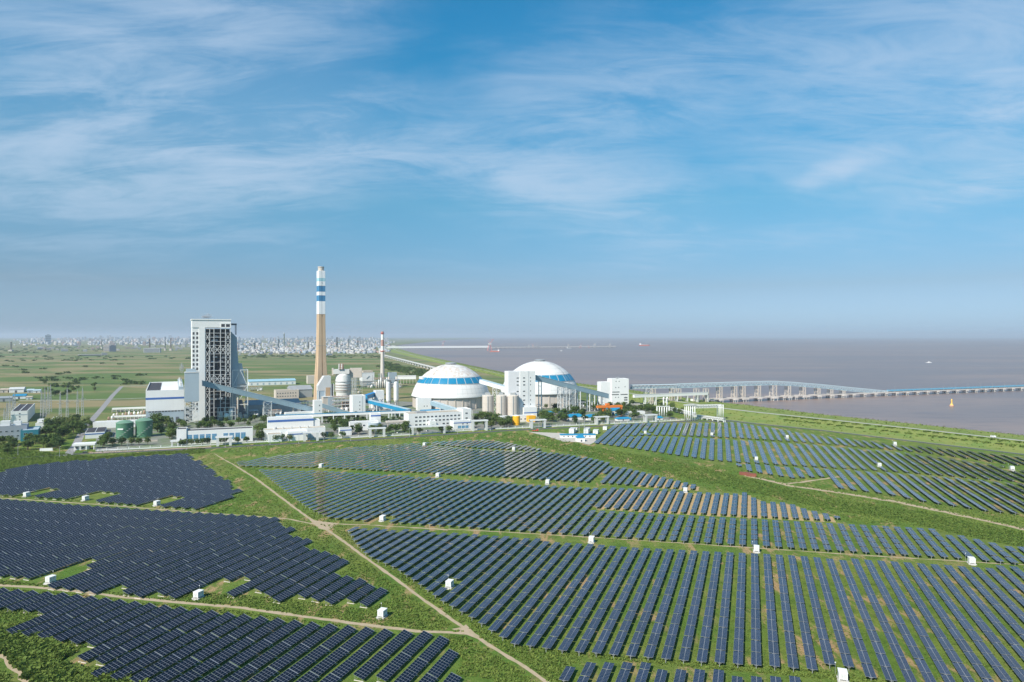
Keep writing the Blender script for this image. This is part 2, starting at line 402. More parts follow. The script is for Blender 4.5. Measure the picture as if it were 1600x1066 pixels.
# dirt tracks and roads of the solar field
dirt = M('dirt_track', (.44, .34, .24), .95, .2, .25, spec=.1, col2=(.33, .27, .17))
def trk(name, pxs, w, z=.012, mat=None, rg=.3, seed=1): return strip(name, [G(x, y) for x, y in pxs], w, mat or dirt, z, rg, 4, seed)
trk('dirt_track', [(335,709),(350,718),(368,728)], 1.0, .012, rg=.7, seed=22)
trk('dirt_track', [(368,728),(400,748),(440,778),(480,808),(505,824),(540,848),(580,878),(620,906),(660,936),(700,964),(735,988),(775,1015),(820,1042),(870,1078),(930,1120)], 1.8, .016, seed=2)
trk('dirt_track', [(-60,911),(60,918),(140,926),(200,934),(300,943),(380,950),(450,960),(560,975),(650,986),(735,990)], 2.2, .012, seed=3)
trk('dirt_track', [(-40,776),(60,782),(160,789),(260,797),(360,804),(450,811),(495,820)], 1.6, .012, rg=.5, seed=4)
trk('dirt_track', [(500,816),(530,819),(570,820),(700,828)], 1.4, .012, rg=.8, seed=5)
trk('dirt_track', [(700,827),(800,832),(930,840),(1070,849),(1190,857),(1320,866),(1450,874),(1530,879),(1700,888)], 1.1, .012, rg=.9, seed=6)
trk('dirt_track', [(1165,743),(1200,751),(1240,760),(1300,768),(1400,784),(1500,805),(1600,827),(1720,850)], 5.5, .02, rg=.35, seed=7)
trk('dirt_track', [(1232,756),(1270,751),(1320,744)], 3.2, .012, rg=.5, seed=8)
trk('dirt_track', [(-30,985),(0,1010),(25,1040),(60,1075)], 4.5, .012, rg=.5, seed=9)
b = MB(); b.add([tuple(G(x, y) + Vector((0,0,.03))) for x, y in ((483,812),(505,815),(528,818),(512,829),(498,826))], [(0,1,2,3,4)]); structure(b.build('dirt_junction', dirt))
b = MB(); b.add([tuple(G(x, y) + Vector((0,0,.03))) for x, y in ((706,983),(722,980),(728,976),(755,1002),(737,995))], [(0,1,2,3,4)]); structure(b.build('dirt_junction', dirt))
for o in bpy.data.objects:
    if o.name.startswith('dirt_junction') and o.data.polygons[0].normal.z < 0: o.data.flip_normals()

# ------------------------------------------------------------------ solar field
def panel_mat(name, col, rough, rnd):
    m = bpy.data.materials.new(name); m.use_nodes = True; t = NT(m.node_tree); t.t.nodes.clear()
    b = t.n('ShaderNodeBsdfPrincipled', i_Roughness=rough); b.inputs['Specular IOR Level'].default_value = .5
    o = t.n('ShaderNodeOutputMaterial'); t.l(b.outputs[0], o.inputs[0])
    oi = t.n('ShaderNodeObjectInfo'); g = t.n('ShaderNodeNewGeometry')
    nz = t.n('ShaderNodeTexNoise', i_Scale=.35, i_Detail=3.0); t.l(g.outputs['Position'], nz.inputs['Vector'])
    wn_ = t.n('ShaderNodeTexWhiteNoise'); sn = t.n('ShaderNodeVectorMath', operation='SNAP'); sn.inputs[1].default_value = (1.7, 1.7, 9)
    t.l(g.outputs['Position'], sn.inputs[0]); t.l(sn.outputs[0], wn_.inputs['Vector'])
    v = t.math('ADD', t.math('MULTIPLY', oi.outputs['Random'], rnd), 1 - rnd/2)
    v = t.math('MULTIPLY', v, t.math('ADD', t.math('MULTIPLY', nz.outputs[0], .5), .75))
    v = t.math('MULTIPLY', v, t.math('ADD', t.math('MULTIPLY', wn_.outputs['Value'], .22), .89))
    t.l(t.mix(1.0, tuple(col), v, 'MULTIPLY'), b.inputs['Base Color']); return m
poly_blue = panel_mat('blue_cells', (.017, .024, .050), .07, .45)
mono_dark = panel_mat('dark_cells', (.004, .006, .015), .08, .45)
frame_mat = M('module_frame', (.30, .31, .34), .5, .06, .5)
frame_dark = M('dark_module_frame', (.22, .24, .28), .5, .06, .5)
foot_mat = M('footing_concrete', (.58, .52, .45), .9, .15, .3)

def tracker_mesh(cols, half=1.70):
    "two modules up, cols along (local y), pivot on the tube; table is cols*1.0 m long"
    b = MB()
    for i in range(cols):
        y0, y1 = i*1.0 + .012, i*1.0 + .988
        for s_ in (-1, 1):
            x0, x1 = (.05, half) if s_ > 0 else (-half, -.05)
            b.m = 1; b.box(x0, x1, y0, y1, .10, .138)
            b.m = 0; b.add([(x0+.03,y0+.022,.142),(x1-.03,y0+.022,.142),(x1-.03,y1-.022,.142),(x0+.03,y1-.022,.142)], [(0,1,2,3)])
    b.m = 1
    for y in (0.1, cols*1.0 - .1): b.box(-1.6, 1.6, y-.05, y+.05, .03, .095)
    return b.mesh('panel_table', poly_blue, frame_mat)
T10, T5 = tracker_mesh(10), tracker_mesh(5)
W10, W5 = tracker_mesh(10, 2.35), tracker_mesh(5, 2.35)     # the wider tables of the block by the dyke
def fixed_mesh(cols):
    "four modules up a slope, cols along (local y); low edge at +x"
    b = MB(); tl = R(18); c, s_ = cos(tl), sin(tl); zc_ = 1.75
    def P(u, w): return (u*c + w*s_, zc_ - u*s_ + w*c)
    def slab(u0, u1, y0, y1, w0, w1):
        q = [P(u0, w0), P(u1, w0), P(u0, w1), P(u1, w1)]
        b.add([(q[0][0],y0,q[0][1]),(q[1][0],y0,q[1][1]),(q[1][0],y1,q[1][1]),(q[0][0],y1,q[0][1]),
               (q[2][0],y0,q[2][1]),(q[3][0],y0,q[3][1]),(q[3][0],y1,q[3][1]),(q[2][0],y1,q[2][1])],
              [(0,3,2,1),(4,5,6,7),(0,1,5,4),(1,2,6,5),(2,3,7,6),(3,0,4,7)])
    for i in range(cols):
        y0, y1 = i*1.66 + .02, i*1.66 + 1.64
        if i >= cols/2: y0 += .10; y1 += .10
        for j in range(4):
            u0 = -2.04 + j*1.02 + .012; u1 = u0 + .996
            b.m = 1; slab(u0, u1, y0, y1, 0, .038)
            q = [P(u0+.028, .042), P(u1-.028, .042)]
            b.m = 0; b.add([(q[0][0],y0+.05,q[0][1]),(q[1][0],y0+.05,q[1][1]),(q[1][0],y1-.05,q[1][1]),(q[0][0],y1-.05,q[0][1])], [(0,1,2,3)])
    b.m = 1; slab(-2.05, 2.05, cols*1.66 + .13, cols*1.66 + .33, -.03, .03)      # added strip, imitates the light slivers between tables
    return b.mesh('panel_surface', mono_dark, frame_dark)
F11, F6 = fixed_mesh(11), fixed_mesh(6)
def fixed_frame(cols):
    b = MB(); n = cols//2 + 1; L = cols*1.66
    for k in range(n):
        y = .6 + k*(L - 1.2)/(n - 1)
        b.bar((-1.5, y, .1), (-1.5, y, 2.12), .09); b.bar((1.3, y, .1), (1.3, y, 1.24), .09); b.bar((-1.95, y, 2.3), (1.95, y, 1.06), .08)
        b.bar((-1.5, y, .3), (0, y, 1.65), .06)
    for u in (-1.5, -.5, .5, 1.5): b.bar((u*.951, 0, 1.70 - u*.309), (u*.951, L, 1.70 - u*.309), .06)
    return b.mesh('support_frame', galv)
FF11, FF6 = fixed_frame(11), fixed_frame(6)
foot = MB().box(-1.9, 1.75, -.16, .16, 0, .22).mesh('concrete_footing', foot_mat)

ROW_H = 1.55
def P2(pxs, z): return [(q.x, q.y) for q in (G(x, y, z) for x, y in pxs)]
blocks_track = [   # outline in photo positions, row azimuth, tilt (degrees, right edge up), phrase for the labels
 ([(655,693),(690,689),(760,686.5),(800,692),(852,702),(835,703.5),(740,699)], 19.3, 1, 'short strip nearest factory fence'),
 ([(370,722),(430,712),(480,706),(560,698),(648,692),(740,701),(850,705),(900,711),(955,722),(926,753),(855,749),(684,739),(500,730),(375,728)], 19.3, 1, 'far middle block below factory fence'),
 ([(948,728),(985,731),(1035,745),(1098,760),(1090,764),(938,754)], 19.3, 0, 'tapering right tip of far middle block'),
 ([(402,732),(500,735),(670,745),(850,757),(947,761),(922,796),(1040,803),(1160,809),(1300,816),(1450,824),(1470,832),(1520,840),(1580,852),(1640,862),(1720,885),(1600,881),(1500,872),(1320,861),(1155,851),(920,836),(740,824),(600,815),(515,809),(480,792),(440,762)], 19.3, 1, 'long central band'),
 ([(955,761),(1040,764),(1120,769),(1170,770),(1185,782),(1230,784),(1262,796),(1314,808),(1300,812),(1160,805),(1040,799),(930,792)], 19.3, 0, 'sandy group above central band'),
 ([(540,823),(690,830),(740,833),(920,849),(1190,865),(1330,873),(1500,881),(1720,893),(1900,1000),(1900,1120),(1440,1072),(1310,1050),(1190,1040),(1090,1034),(985,1025),(880,1017),(803,1006),(768,985),(740,966),(690,938),(650,908),(620,888),(575,868),(555,846)], 19.3, 0, 'big front block'),
 ([(878,1052),(912,1026),(1000,1036),(1190,1052),(1300,1062),(1440,1080),(1700,1110),(1700,1150),(900,1150)], 19.3, 0, 'block cut by bottom edge'),
 ([(938,684),(955,664),(1000,661),(1150,660),(1290,682),(1400,693.5),(1450,697.5),(1530,705),(1640,718),(1760,735),(1760,752),(1600,727),(1450,707),(1390,701),(1280,692),(1150,683.5),(1040,679),(990,680)], 16.8, -11, 'back strip of dyke block'),
 ([(930,692),(942,682),(1040,681.5),(1150,687),(1280,695.5),(1400,706),(1450,711),(1600,732),(1760,757),(1760,772),(1600,752),(1400,736),(1250,727),(1160,722),(1110,718),(1040,708),(985,699)], 16.8, -12, 'middle strip of dyke block'),
 ([(1150,724),(1250,730),(1400,739),(1600,755),(1760,775),(1760,836),(1600,803),(1540,797),(1440,782),(1380,770),(1310,762),(1292,744),(1237,746),(1162,734)], 16.8, -12, 'lower strip of dyke block'),
]
blocks_fixed = [
 ([(-330,790),(-250,770),(0,737.5),(60,726),(110,721),(150,718),(220,712),(275,709),(300,710),(330,728),(350,746),(366,757),(382,766),(362,776),(318,795),(245,791),(150,783.5),(100,779),(-60,769),(-330,800)], 18.3, 'lo', 'back left block'),
 ([(-420,800),(-60,775),(100,788.5),(240,798),(400,807),(444,811),(430,821),(467,827),(448,836),(492,845),(475,856),(517,865),(550,880),(527,898),(584,910),(545,926),(586,914),(612,928),(608,938),(570,953),(450,936),(300,924),(255,935),(20,908),(-420,880)], 18.3, 'hi', 'wide left block'),
 ([(-420,890),(0,921),(120,931),(350,959),(500,976),(605,986),(692,991),(700,1012),(724,1030),(712,1058),(740,1058),(772,1062),(760,1140),(260,1140),(240,1068),(180,1056),(82,1037),(145,1005),(120,1001),(10,986),(70,959),(60,955),(30,951),(-420,925)], 18.3, 'hi', 'front left block'),
]
# inverter cabins (photo position of the base, label)
inverters = [
 (39,777,'leftmost inverter cabin of the three below the back left block'), (131,783,'middle inverter cabin of the three below the back left block'),
 (243,791,'rightmost inverter cabin of the three below the back left block'), (75,913,'inverter cabin in the left grass notch above the straight dirt track'),
 (307,937,'inverter cabin in a grass notch above the middle of the straight dirt track'), (596,967,'inverter cabin in open grass beside the last lone dark panel table'),
 (501,731,'tiny inverter cabin between the two far middle blocks, below the chimney'), (663,697,'tiny inverter cabin at the left end of the strip nearest the fence'),
 (803,704,'tiny inverter cabin at the right end of the strip nearest the fence'), (684,746,'inverter cabin on the grass aisle above the left half of the central band'),
 (856,757,'inverter cabin on the grass aisle above the middle of the central band'), (597,815,'inverter cabin at the left end of the central grass track near the dirt junction'),
 (702,920,'inverter cabin at the stepped left edge of the big front block'), (925,849,'inverter cabin on the central grass track, middle of photo'),
 (1072,770,'inverter cabin above the sandy panel group'), (1184,864,'inverter cabin on the central grass track right of the middle'),
 (1522,883,'inverter cabin at the right end of the central grass track'), (1321,1067,'inverter cabin cut by the bottom edge of the photo'),
 (1009,678,'tiny inverter cabin in the back strip of the far right block, left end'), (1113,681,'tiny inverter cabin in the back strip of the far right block, middle'),
 (1231,685,'tiny inverter cabin in the back strip of the far right block, right end'), (1183,720,'inverter cabin below the left part of the far right block'),
 (1400,696,'inverter cabin at the foot of the dyke road, top of the far right block'), (1376,730,'inverter cabin on the aisle in the middle of the far right block'),
 (1584,735,'inverter cabin at the right edge of the photo near the dyke'),
]
INV = [G(x, y) for x, y, _ in inverters]

def rows_of(poly, az, pitch, phase):
    "straight rows through a block: list of (v, [(u0, u1), ...])"
    a = R(az); du = np.array((sin(a), cos(a))); dv = np.array((cos(a), -sin(a))); Q = [(np.dot(p, du), np.dot(p, dv)) for p in poly]
    lo, hi = min(q[1] for q in Q), max(q[1] for q in Q); out = []
    k = math.ceil((lo - phase)/pitch)
    while k*pitch + phase < hi:
        v = k*pitch + phase; xs = []
        for (u1, v1), (u2, v2) in zip(Q, Q[1:] + Q[:1]):
            if (v1 > v) != (v2 > v): xs.append(u1 + (v - v1)*(u2 - u1)/(v2 - v1))
        xs.sort(); out.append((v, [(xs[i], xs[i+1]) for i in range(0, len(xs) - 1, 2)])); k += 1
    return out, du, dv
def cut(iv, v, du, dv, half, back, fwd):
    "leave room round the inverter cabins"
    for q in INV:
        p = np.array((q.x, q.y)); qu, qv = p @ du, p @ dv
        if abs(v - qv) < half:
            new = []
            for a, b in iv:
                lo, hi = qu - back, qu + fwd
                if hi <= a or lo >= b: new.append((a, b)); continue
                if lo > a: new.append((a, lo))
                if hi < b: new.append((hi, b))
            iv = new
    return iv
def shown(P, n):
    "rough size in the photo, 0 outside the frame"
    d = P[1]
    if d < 50: return 0
    x = CX + P[0]*F/d; y = HY + H*F/d
    if not (-60 < x < 1660 and y < 1110): return 0
    return n*(F/d)**2
class Merge:
    "stamps copies of small meshes into one numpy mesh"
    def __init__(s): s.V = []; s.Fq = []; s.mi = []; s.n = 0
    def stamp(s, me, Mx, off=0):
        v, f, mi = mesh_arrays(me); A = np.array(Mx); v = v @ A[:3, :3].T + A[:3, 3]
        s.V.append(v); s.Fq.append(f + s.n); s.mi.append(mi + off); s.n += len(v)
    def build(s, name, mats):
        o = raw(name, np.concatenate(s.V), np.concatenate(s.Fq), mats); o.data.polygons.foreach_set('material_index', np.concatenate(s.mi).astype(np.int32)); return o
_ma = {}
def mesh_arrays(me):
    if me.name not in _ma:
        v = np.empty(len(me.vertices)*3); me.vertices.foreach_get('co', v)
        f = np.empty(len(me.loops), np.int32); me.loops.foreach_get('vertex_index', f)
        mi = np.empty(len(me.polygons), np.int32); me.polygons.foreach_get('material_index', mi)
        _ma[me.name] = (v.reshape(-1, 3), f.reshape(-1, 4), mi)
    return _ma[me.name]
post_m = MB().box(-.09, .09, -.06, .06, 0, ROW_H - .08).box(-.55, .55, -.05, .05, ROW_H - .12, ROW_H - .03).mesh('post', galv)

ORD = ('first second third fourth fifth sixth seventh eighth ninth tenth eleventh twelfth thirteenth fourteenth fifteenth sixteenth seventeenth eighteenth nineteenth').split()
TENS = ['', '', 'twenty', 'thirty', 'forty', 'fifty', 'sixty', 'seventy', 'eighty', 'ninety', 'hundred']
def ordinal(n):
    if n <= 19: return ORD[n-1]
    if n >= 100: return ('hundredth' if n == 100 else 'hundred and ' + ordinal(n - 100))
    t_, u_ = divmod(n, 10); return (TENS[t_][:-1] + 'ieth') if u_ == 0 else TENS[t_] + '-' + ORD[u_-1]
soil_runs = []
track_rows = []
for poly_px, az, tilt, phrase in blocks_track:
    rows, du, dv = rows_of(P2(poly_px, ROW_H), az, 8.0 if az < 18 else (6.1 if 'front' in phrase or 'bottom' in phrase else 6.25), 1.7)
    rows = [(v, iv) for v, iv in rows if any(shown(du*u_ + dv*v, 1) > 0 for a, b in iv for u_ in (a, (a+b)/2, b))]
    for rk, (v, iv) in enumerate(rows):
        if 'sandy' in phrase or 'tapering' in phrase:
            for a, b in iv:
                if b - a > 8: soil_runs.append((du*a + dv*(v + 3.2), du*(b - 1) + dv*(v + 3.2), rk))
        iv = cut(iv, v, du, dv, 5.2, 3.5, 9)
        for pk, (a, b) in enumerate(iv):
            tabs = []; u = a; where = ordinal(rk + 1) + ' from the left' + ('' if len(iv) == 1 else (', near piece' if pk == 0 else ', far piece'))
            while b - u > 9.3: tabs.append((u, 10)); u += 10.42
            if b - u > 4.4: tabs.append((u, 5)); u += 5.3
            if tabs: track_rows.append((du, dv, v, az, tilt, phrase, tabs, u - .4, where))
bare = M('bare_soil', (.46, .31, .17), .95, .2, .3, spec=.1, col2=(.30, .25, .11))
for a, b, rk in soil_runs[5:]:
    strip('bare_soil', [Vector((a[0], a[1], 0)), Vector((b[0], b[1], 0))], 2.6, bare, .012, .35, 3, rk)
def row_size(r):
    du, dv, v, az, tilt, ph, tabs, e, wh = r; return sum(shown(du*u + dv*v, n) for u, n in tabs)
track_rows = [r for r in track_rows if row_size(r) > 0]
track_rows.sort(key=row_size, reverse=True)
rest = Merge(); n_tables = 0
for idx, (du, dv, v, az, tilt, phrase, tabs, end, where) in enumerate(track_rows):
    r_ = random.Random(idx); til = R(tilt + r_.uniform(-.9, .9)); pit = -1.5 if phrase.startswith(('far', 'long')) else -.5
    u0 = tabs[0][0]; p0 = du*u0 + dv*v
    base = Matrix.Translation((p0[0], p0[1], 0)) @ Matrix.Rotation(-R(az), 4, 'Z')
    tm = Matrix.Rotation(-til, 4, 'Y')
    if idx < 300:
        root = thing('tracker_row', f'blue panel row, {where}, {phrase}', 'solar panels', (p0[0], p0[1], 0), -R(az), 'rows of blue solar panels in the ' + phrase)
    pb = MB()
    tube = MB(); tube.box(-.07, .07, -.3, end - u0 + .3, ROW_H - .03, ROW_H + .05)
    for k, (u, n_) in enumerate(tabs):
        me = (W10 if n_ == 10 else W5) if az < 18 else (T10 if n_ == 10 else T5); y = u - u0
        jit = Matrix.Translation((r_.uniform(-.03, .03), y, ROW_H + r_.uniform(-.05, .05))) @ Matrix.Translation((0, n_*.5, 0)) @ Matrix.Rotation(R(pit + r_.uniform(-.5, .5)), 4, 'X') @ tm @ Matrix.Rotation(R(r_.uniform(-.6, .6)), 4, 'Y') @ Matrix.Translation((0, -n_*.5, 0))
        if idx < 300:
            o = link('panel_table', me, root); o.matrix_local = jit
        else: rest.stamp(me, base @ jit)
        for yy in ((y, y + n_*.5) if n_ == 10 else (y,)):
            pb.box(-.09, .09, yy-.06, yy+.06, 0, ROW_H - .08); pb.box(-.6, .6, yy-.05, yy+.05, ROW_H - .14, ROW_H - .05)
        n_tables += 1
    yy = end - u0; pb.box(-.09, .09, yy-.06, yy+.06, 0, ROW_H - .08); pb.box(-.6, .6, yy-.05, yy+.05, ROW_H - .14, ROW_H - .05)
    if idx < 300:
        tube.build('torque_tube', galv, root); stuff(pb.build('support_posts', galv, root))
    else:
        rest.stamp(tube.mesh('t%d' % idx), base, 2); rest.stamp(pb.mesh('p%d' % idx), base, 2)
if rest.V:
    o = rest.build('distant_tracker_rows', [poly_blue, frame_mat, galv]); tag(o, 'mass of the smaller and more distant rows of blue solar panels', 'solar panels', None, 'stuff')

fixed = []
for poly_px, az, anchor, phrase in blocks_fixed:
    rows, du, dv = rows_of(P2(poly_px, 1.6), az, 7.75, 2.2)
    rows = [(v, iv) for v, iv in rows if any(shown(du*u_ + dv*v, 1) > 0 for a, b in iv for u_ in np.linspace(a, b, 12))]
    for rk, (v, iv) in enumerate(rows):
        iv = cut(iv, v, du, dv, 8.5, 5, 22); n_before = len(fixed)
        for a, b in iv:
            if anchor == 'lo':
                u = a
                while b - u > 16: fixed.append((du, dv, u, v, az, 11, phrase)); u += 18.75
                if b - u > 8.5: fixed.append((du, dv, u, v, az, 6, phrase))
            else:
                u = b
                while u - a > 16: u -= 18.75; fixed.append((du, dv, u + .4, v, az, 11, phrase))
                if u - a > 8.5: u -= 10.4; fixed.append((du, dv, u + .4, v, az, 6, phrase))
        mine = sorted((f for f in fixed[n_before:] if shown(f[0]*f[2] + f[1]*f[3], f[5]) > 0), key=lambda f: f[2]); fixed[n_before:] = [f + (f'{ordinal(j+1)} table from the near end, {ordinal(rk+1)} row from left',) for j, f in enumerate(mine)]
fixed = [f for f in fixed if shown(f[0]*f[2] + f[1]*f[3], f[5]) > 0]
fixed.sort(key=lambda f: shown(f[0]*f[2] + f[1]*f[3], f[5]), reverse=True)
restf = Merge()
for idx, (du, dv, u, v, az, n_, phrase, where) in enumerate(fixed):
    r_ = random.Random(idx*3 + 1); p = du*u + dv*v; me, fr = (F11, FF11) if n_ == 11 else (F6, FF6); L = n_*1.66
    loc = Vector((p[0] + r_.uniform(-.08, .08), p[1] + r_.uniform(-.15, .15), r_.uniform(-.06, .06)))
    feet = [.6 + k*(L - 1.2)/(n_//2) for k in range(n_//2 + 1)]
    if idx < 300:
        root = thing('solar_table', f'dark solar {where}, {phrase}', 'solar panels', loc, -R(az), 'dark tilted solar tables in the ' + phrase)
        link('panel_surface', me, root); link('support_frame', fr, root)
        for y in (feet[0], feet[len(feet)//2], feet[-1]): link('concrete_footing', foot, root, (0, y, 0))
    else:
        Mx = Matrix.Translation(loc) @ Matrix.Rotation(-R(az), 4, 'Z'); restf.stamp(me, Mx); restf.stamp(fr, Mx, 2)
        for y in (feet[0], feet[-1]): restf.stamp(foot, Mx @ Matrix.Translation((0, y, 0)), 3)
if restf.V:
    o = restf.build('distant_solar_tables', [mono_dark, frame_dark, galv, foot_mat]); tag(o, 'mass of the smaller and more distant dark tilted solar tables on the left', 'solar panels', None, 'stuff')
print('tracker rows', len(track_rows), 'tables', n_tables, 'fixed tables', len(fixed))

# inverter cabins
ca = R(19)
def make_inverter():
    root = thing('inverter_cabin', '', 'inverter cabin', (0,0,0), -ca, 'white inverter cabins in the solar field')
    MB().box(-2.0, 2.0, -2.4, 2.4, 0, .45).build('plinth', concrete, root)
    b = MB().box(-1.5, 1.5, -1.9, 1.9, .9, 3.35)
    for x in (-1.3, 1.3):
        for y in (-1.6, 1.6): b.box(x-.12, x+.12, y-.12, y+.12, .45, .9)
    b.build('body', white, root)
    MB().box(-1.62, 1.62, -2.02, 2.02, 3.35, 3.5).build('roof', white, root)
    d = MB().box(-.95, -.05, -1.94, -1.905, 1.0, 3.05).build('door', pale_roof, root); MB().box(-.2, -.14, -1.97, -1.942, 1.9, 2.15).build('handle', steel_dark, d)
    d = MB().box(.05, .95, -1.94, -1.905, 1.0, 3.05).build('door', pale_roof, root)
    for y in (-.9, .7):
        g_ = MB()
        for k in range(5): g_.box(1.505, 1.54, y-.5, y+.5, 2.1 + k*.2, 2.2 + k*.2)
        g_.build('vent', galv, root)
    MB().box(-1.2, 1.2, -3.3, -2.42, 0, .3).build('step', concrete, root)
    m = MB().cyl(-2.2, 3.0, 0, 4.6, .06, 8).build('mast', galv, root); MB().lathe([(.02,0),(.22,.1),(.24,.3),(.02,.45)], 10, (-2.2, 3.0, 4.6)).build('lamp_globe', white, m)
    return root
inv0 = make_inverter()
for i, (q, (_, _, lab)) in enumerate(zip(INV, inverters)):
    loc = (q.x, q.y + 1.9, 0)
    o = inv0 if i == 0 else copy_thing(inv0, loc, -ca)
    o.location = loc; o.scale = (.9, .9, .92); o['label'] = 'white ' + lab

# ------------------------------------------------------------------ power station
ROT = R(26.5)
FOOT = []                                           # footprints, so that trees keep clear
def front(xl, xr, yt, yb, rot=ROT):
    P0 = G(xl, yb); c, s_ = cos(rot), sin(rot); k = (xr - CX)/F
    return P0, (k*P0.y - P0.x)/(c - k*s_), hz(P0.y, yt)
def site(name, label, cat, xl, xr, yt, yb, depth, rot=ROT, group=None):
    P0, w, h = front(xl, xr, yt, yb, rot); FOOT.append((P0.x, P0.y, rot, w, depth))
    return thing(name, label, cat, P0, rot, group), w, h
def win_mesh(w, h, pane=glass_dark, name='window'):
    b = MB(); b.m = 1; b.box(0, w, -.12, .1, -.15, 0); b.box(0, w, -.12, .1, h, h+.12); b.box(-.1, 0, -.12, .1, 0, h); b.box(w, w+.1, -.12, .1, 0, h)
    b.box(w/2-.04, w/2+.04, -.1, .05, 0, h)
    b.m = 0; b.box(0, w, -.06, .04, 0, h); return b.mesh(name, pane, steel)
def windows(root, me, xs, zs, y=0.0, rotz=0, skip=()):
    for i, x in enumerate(xs):
        for j, z in enumerate(zs):
            if (i, j) in skip: continue
            link('window', me, root, (x, y, z), rotz)
def side_windows(root, me, X, ys, zs):
    for y in ys:
        for z in zs: link('window', me, root, (X, y, z), R(90))
def block(root, x0, x1, y0, y1, z0, z1, wall=white, roof=pale_roof, parapet=.9, wname='wall', rname='roof'):
    w_ = MB().box(x0, x1, y0, y1, z0, z1).build(wname, wall, root)
    r_ = MB().box(x0+.35, x1-.35, y0+.35, y1-.35, z1 + .003, z1+.12).build(rname, roof, root)
    if parapet:
        b = MB(); z2 = z1 + parapet; t_ = .3
        b.box(x0, x1, y0, y0+t_, z1+.002, z2); b.box(x0, x1, y1-t_, y1, z1+.002, z2); b.box(x0, x0+t_, y0+t_, y1-t_, z1+.002, z2); b.box(x1-t_, x1, y0+t_, y1-t_, z1+.002, z2)
        b.build('parapet', wall, root)
    return w_
def xframe(b, p00, p10, p01, p11, w):
    "bars round a panel and its cross brace"
    b.bar(p00, p11, w); b.bar(p10, p01, w)
def tower_lattice(x, y, z0, z1, sx_, sy_, bays, wc=.55, wb=.32):
    "four legged trestle"
    b = MB(); cs = [(x-sx_/2, y-sy_/2), (x+sx_/2, y-sy_/2), (x+sx_/2, y+sy_/2), (x-sx_/2, y+sy_/2)]
    for cx_, cy_ in cs: b.box(cx_-wc/2, cx_+wc/2, cy_-wc/2, cy_+wc/2, z0, z1)
    for k in range(bays):
        a, c = z0 + (z1-z0)*k/bays, z0 + (z1-z0)*(k+1)/bays
        for i in range(4):
            p, q = cs[i], cs[(i+1) % 4]
            b.bar((*p, c - wb/2), (*q, c - wb/2), wb); b.bar((*p, a), (*q, c), wb*.8); b.bar((*q, a), (*p, c), wb*.8)
    return b
def wpt(root, p):                                    # world point into the local frame of a thing at P0, rotz
    return root.matrix_basis.inverted() @ Vector(p)

# paved yard under the works
yard = MB(); yp = [G(x, y) + Vector((0,0,.03)) for x, y in ((150,708),(300,697),(560,684),(700,675),(960,661),(1060,655),(1020,642),(960,634),(900,634),(780,640),(640,628),(520,622),(400,634),(250,640),(150,672))]
yard.add([tuple(p) for p in yp], [tuple(range(len(yp)))]); yo = structure(yard.build('paved_yard', M('yard_paving', (.22, .215, .19), .9, .2, .02, col2=(.085, .135, .04))))
if yo.data.polygons[0].normal.z < 0: yo.data.flip_normals()
trk('road', [(-80,719),(0,716),(60,713),(130,709),(200,706),(300,702),(420,695),(560,688),(700,679),(800,672.5),(960,665),(1080,658),(1140,659)], 8.5, .07, asphalt, .03, 12)
trk('entrance_road', [(105,712),(118,697),(130,672),(160,638),(176,618),(190,604)], 8.0, .09, M('worn_asphalt', (.26, .25, .25), .85, .12, .08), .03, 13)
trk('road', [(190,603.5),(220,603),(300,602)], 9, .05, road_grey, .03, 14)
trk('road', [(30,626),(120,625.5),(200,623),(228,622)], 6, .05, road_grey, .03, 15)
trk('pavement', [(140,708),(170,706.5),(240,703),(330,698.5)], 6, .10, M('brick_paving', (.42, .30, .24), .9, .1, .1), .03, 16)

# boiler house
lattice_grey = M('lattice_grey', (.60, .60, .59), .55, .1, .3)
t, w, h = site('boiler_house', 'tall white boiler house with open steel frame of floors and braces', 'power station', 300, 360.5, 500, 658, 62)
D = 58
xf = lambda zx: w*(zx - 388)/(678 - 388)
zf = lambda zy: h*(860 - zy)/(860 - 98)
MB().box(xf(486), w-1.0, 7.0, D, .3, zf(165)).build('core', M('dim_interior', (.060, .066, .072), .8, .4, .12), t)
MB().box(0, w, 0, D, zf(155), h).build('top_cladding', white, t)
MB().box(xf(600), w+.4, -.5, -.02, zf(158), zf(150)).box(xf(600), w+.4, -.5, -.02, zf(128), zf(118)).box(xf(600), xf(606), -.5, -.02, zf(149.9), zf(128.1)).box(xf(634), xf(642), -.5, -.02, zf(149.9), zf(128.1)).box(xf(672), w+.4, -.5, -.02, zf(149.9), zf(128.1)).build('head_frame', white, t)
MB().box(xf(606.2), xf(633.8), -.12, -.02, zf(149.8), zf(128.2)).box(xf(642.2), xf(671.8), -.12, -.02, zf(149.8), zf(128.2)).build('head_opening', interior, t)
MB().box(-.8, w+.8, -.8, D+.8, h+.005, h+1.5).build('cornice', white, t)
MB().box(xf(440), xf(484), -.3, D-1, 0, zf(155)-.01).build('lift_wall', white, t)
MB().box(.2, xf(440)-.01, .8, D-1, 0, zf(155)-.01).build('stair_wall', white, t)
wm = win_mesh(xf(405)-xf(391), 3.6, interior, 'opening')
for i in range(18):
    for zx in (392, 419):
        link('opening', wm, t, (xf(zx), .75, zf(182) - 5 - i*6.1))
cols = [486, 519, 551, 600, 638, 676]
for c in cols: MB().box(xf(c)-.4, xf(c)+.4, 0, 1.2, 0, zf(160)).build('column', lattice_grey, t)
lev = []
z = zf(600); 
for k in range(22):
    zz_ = 5 + k*(zf(165) - 5)/21; lev.append(zz_)
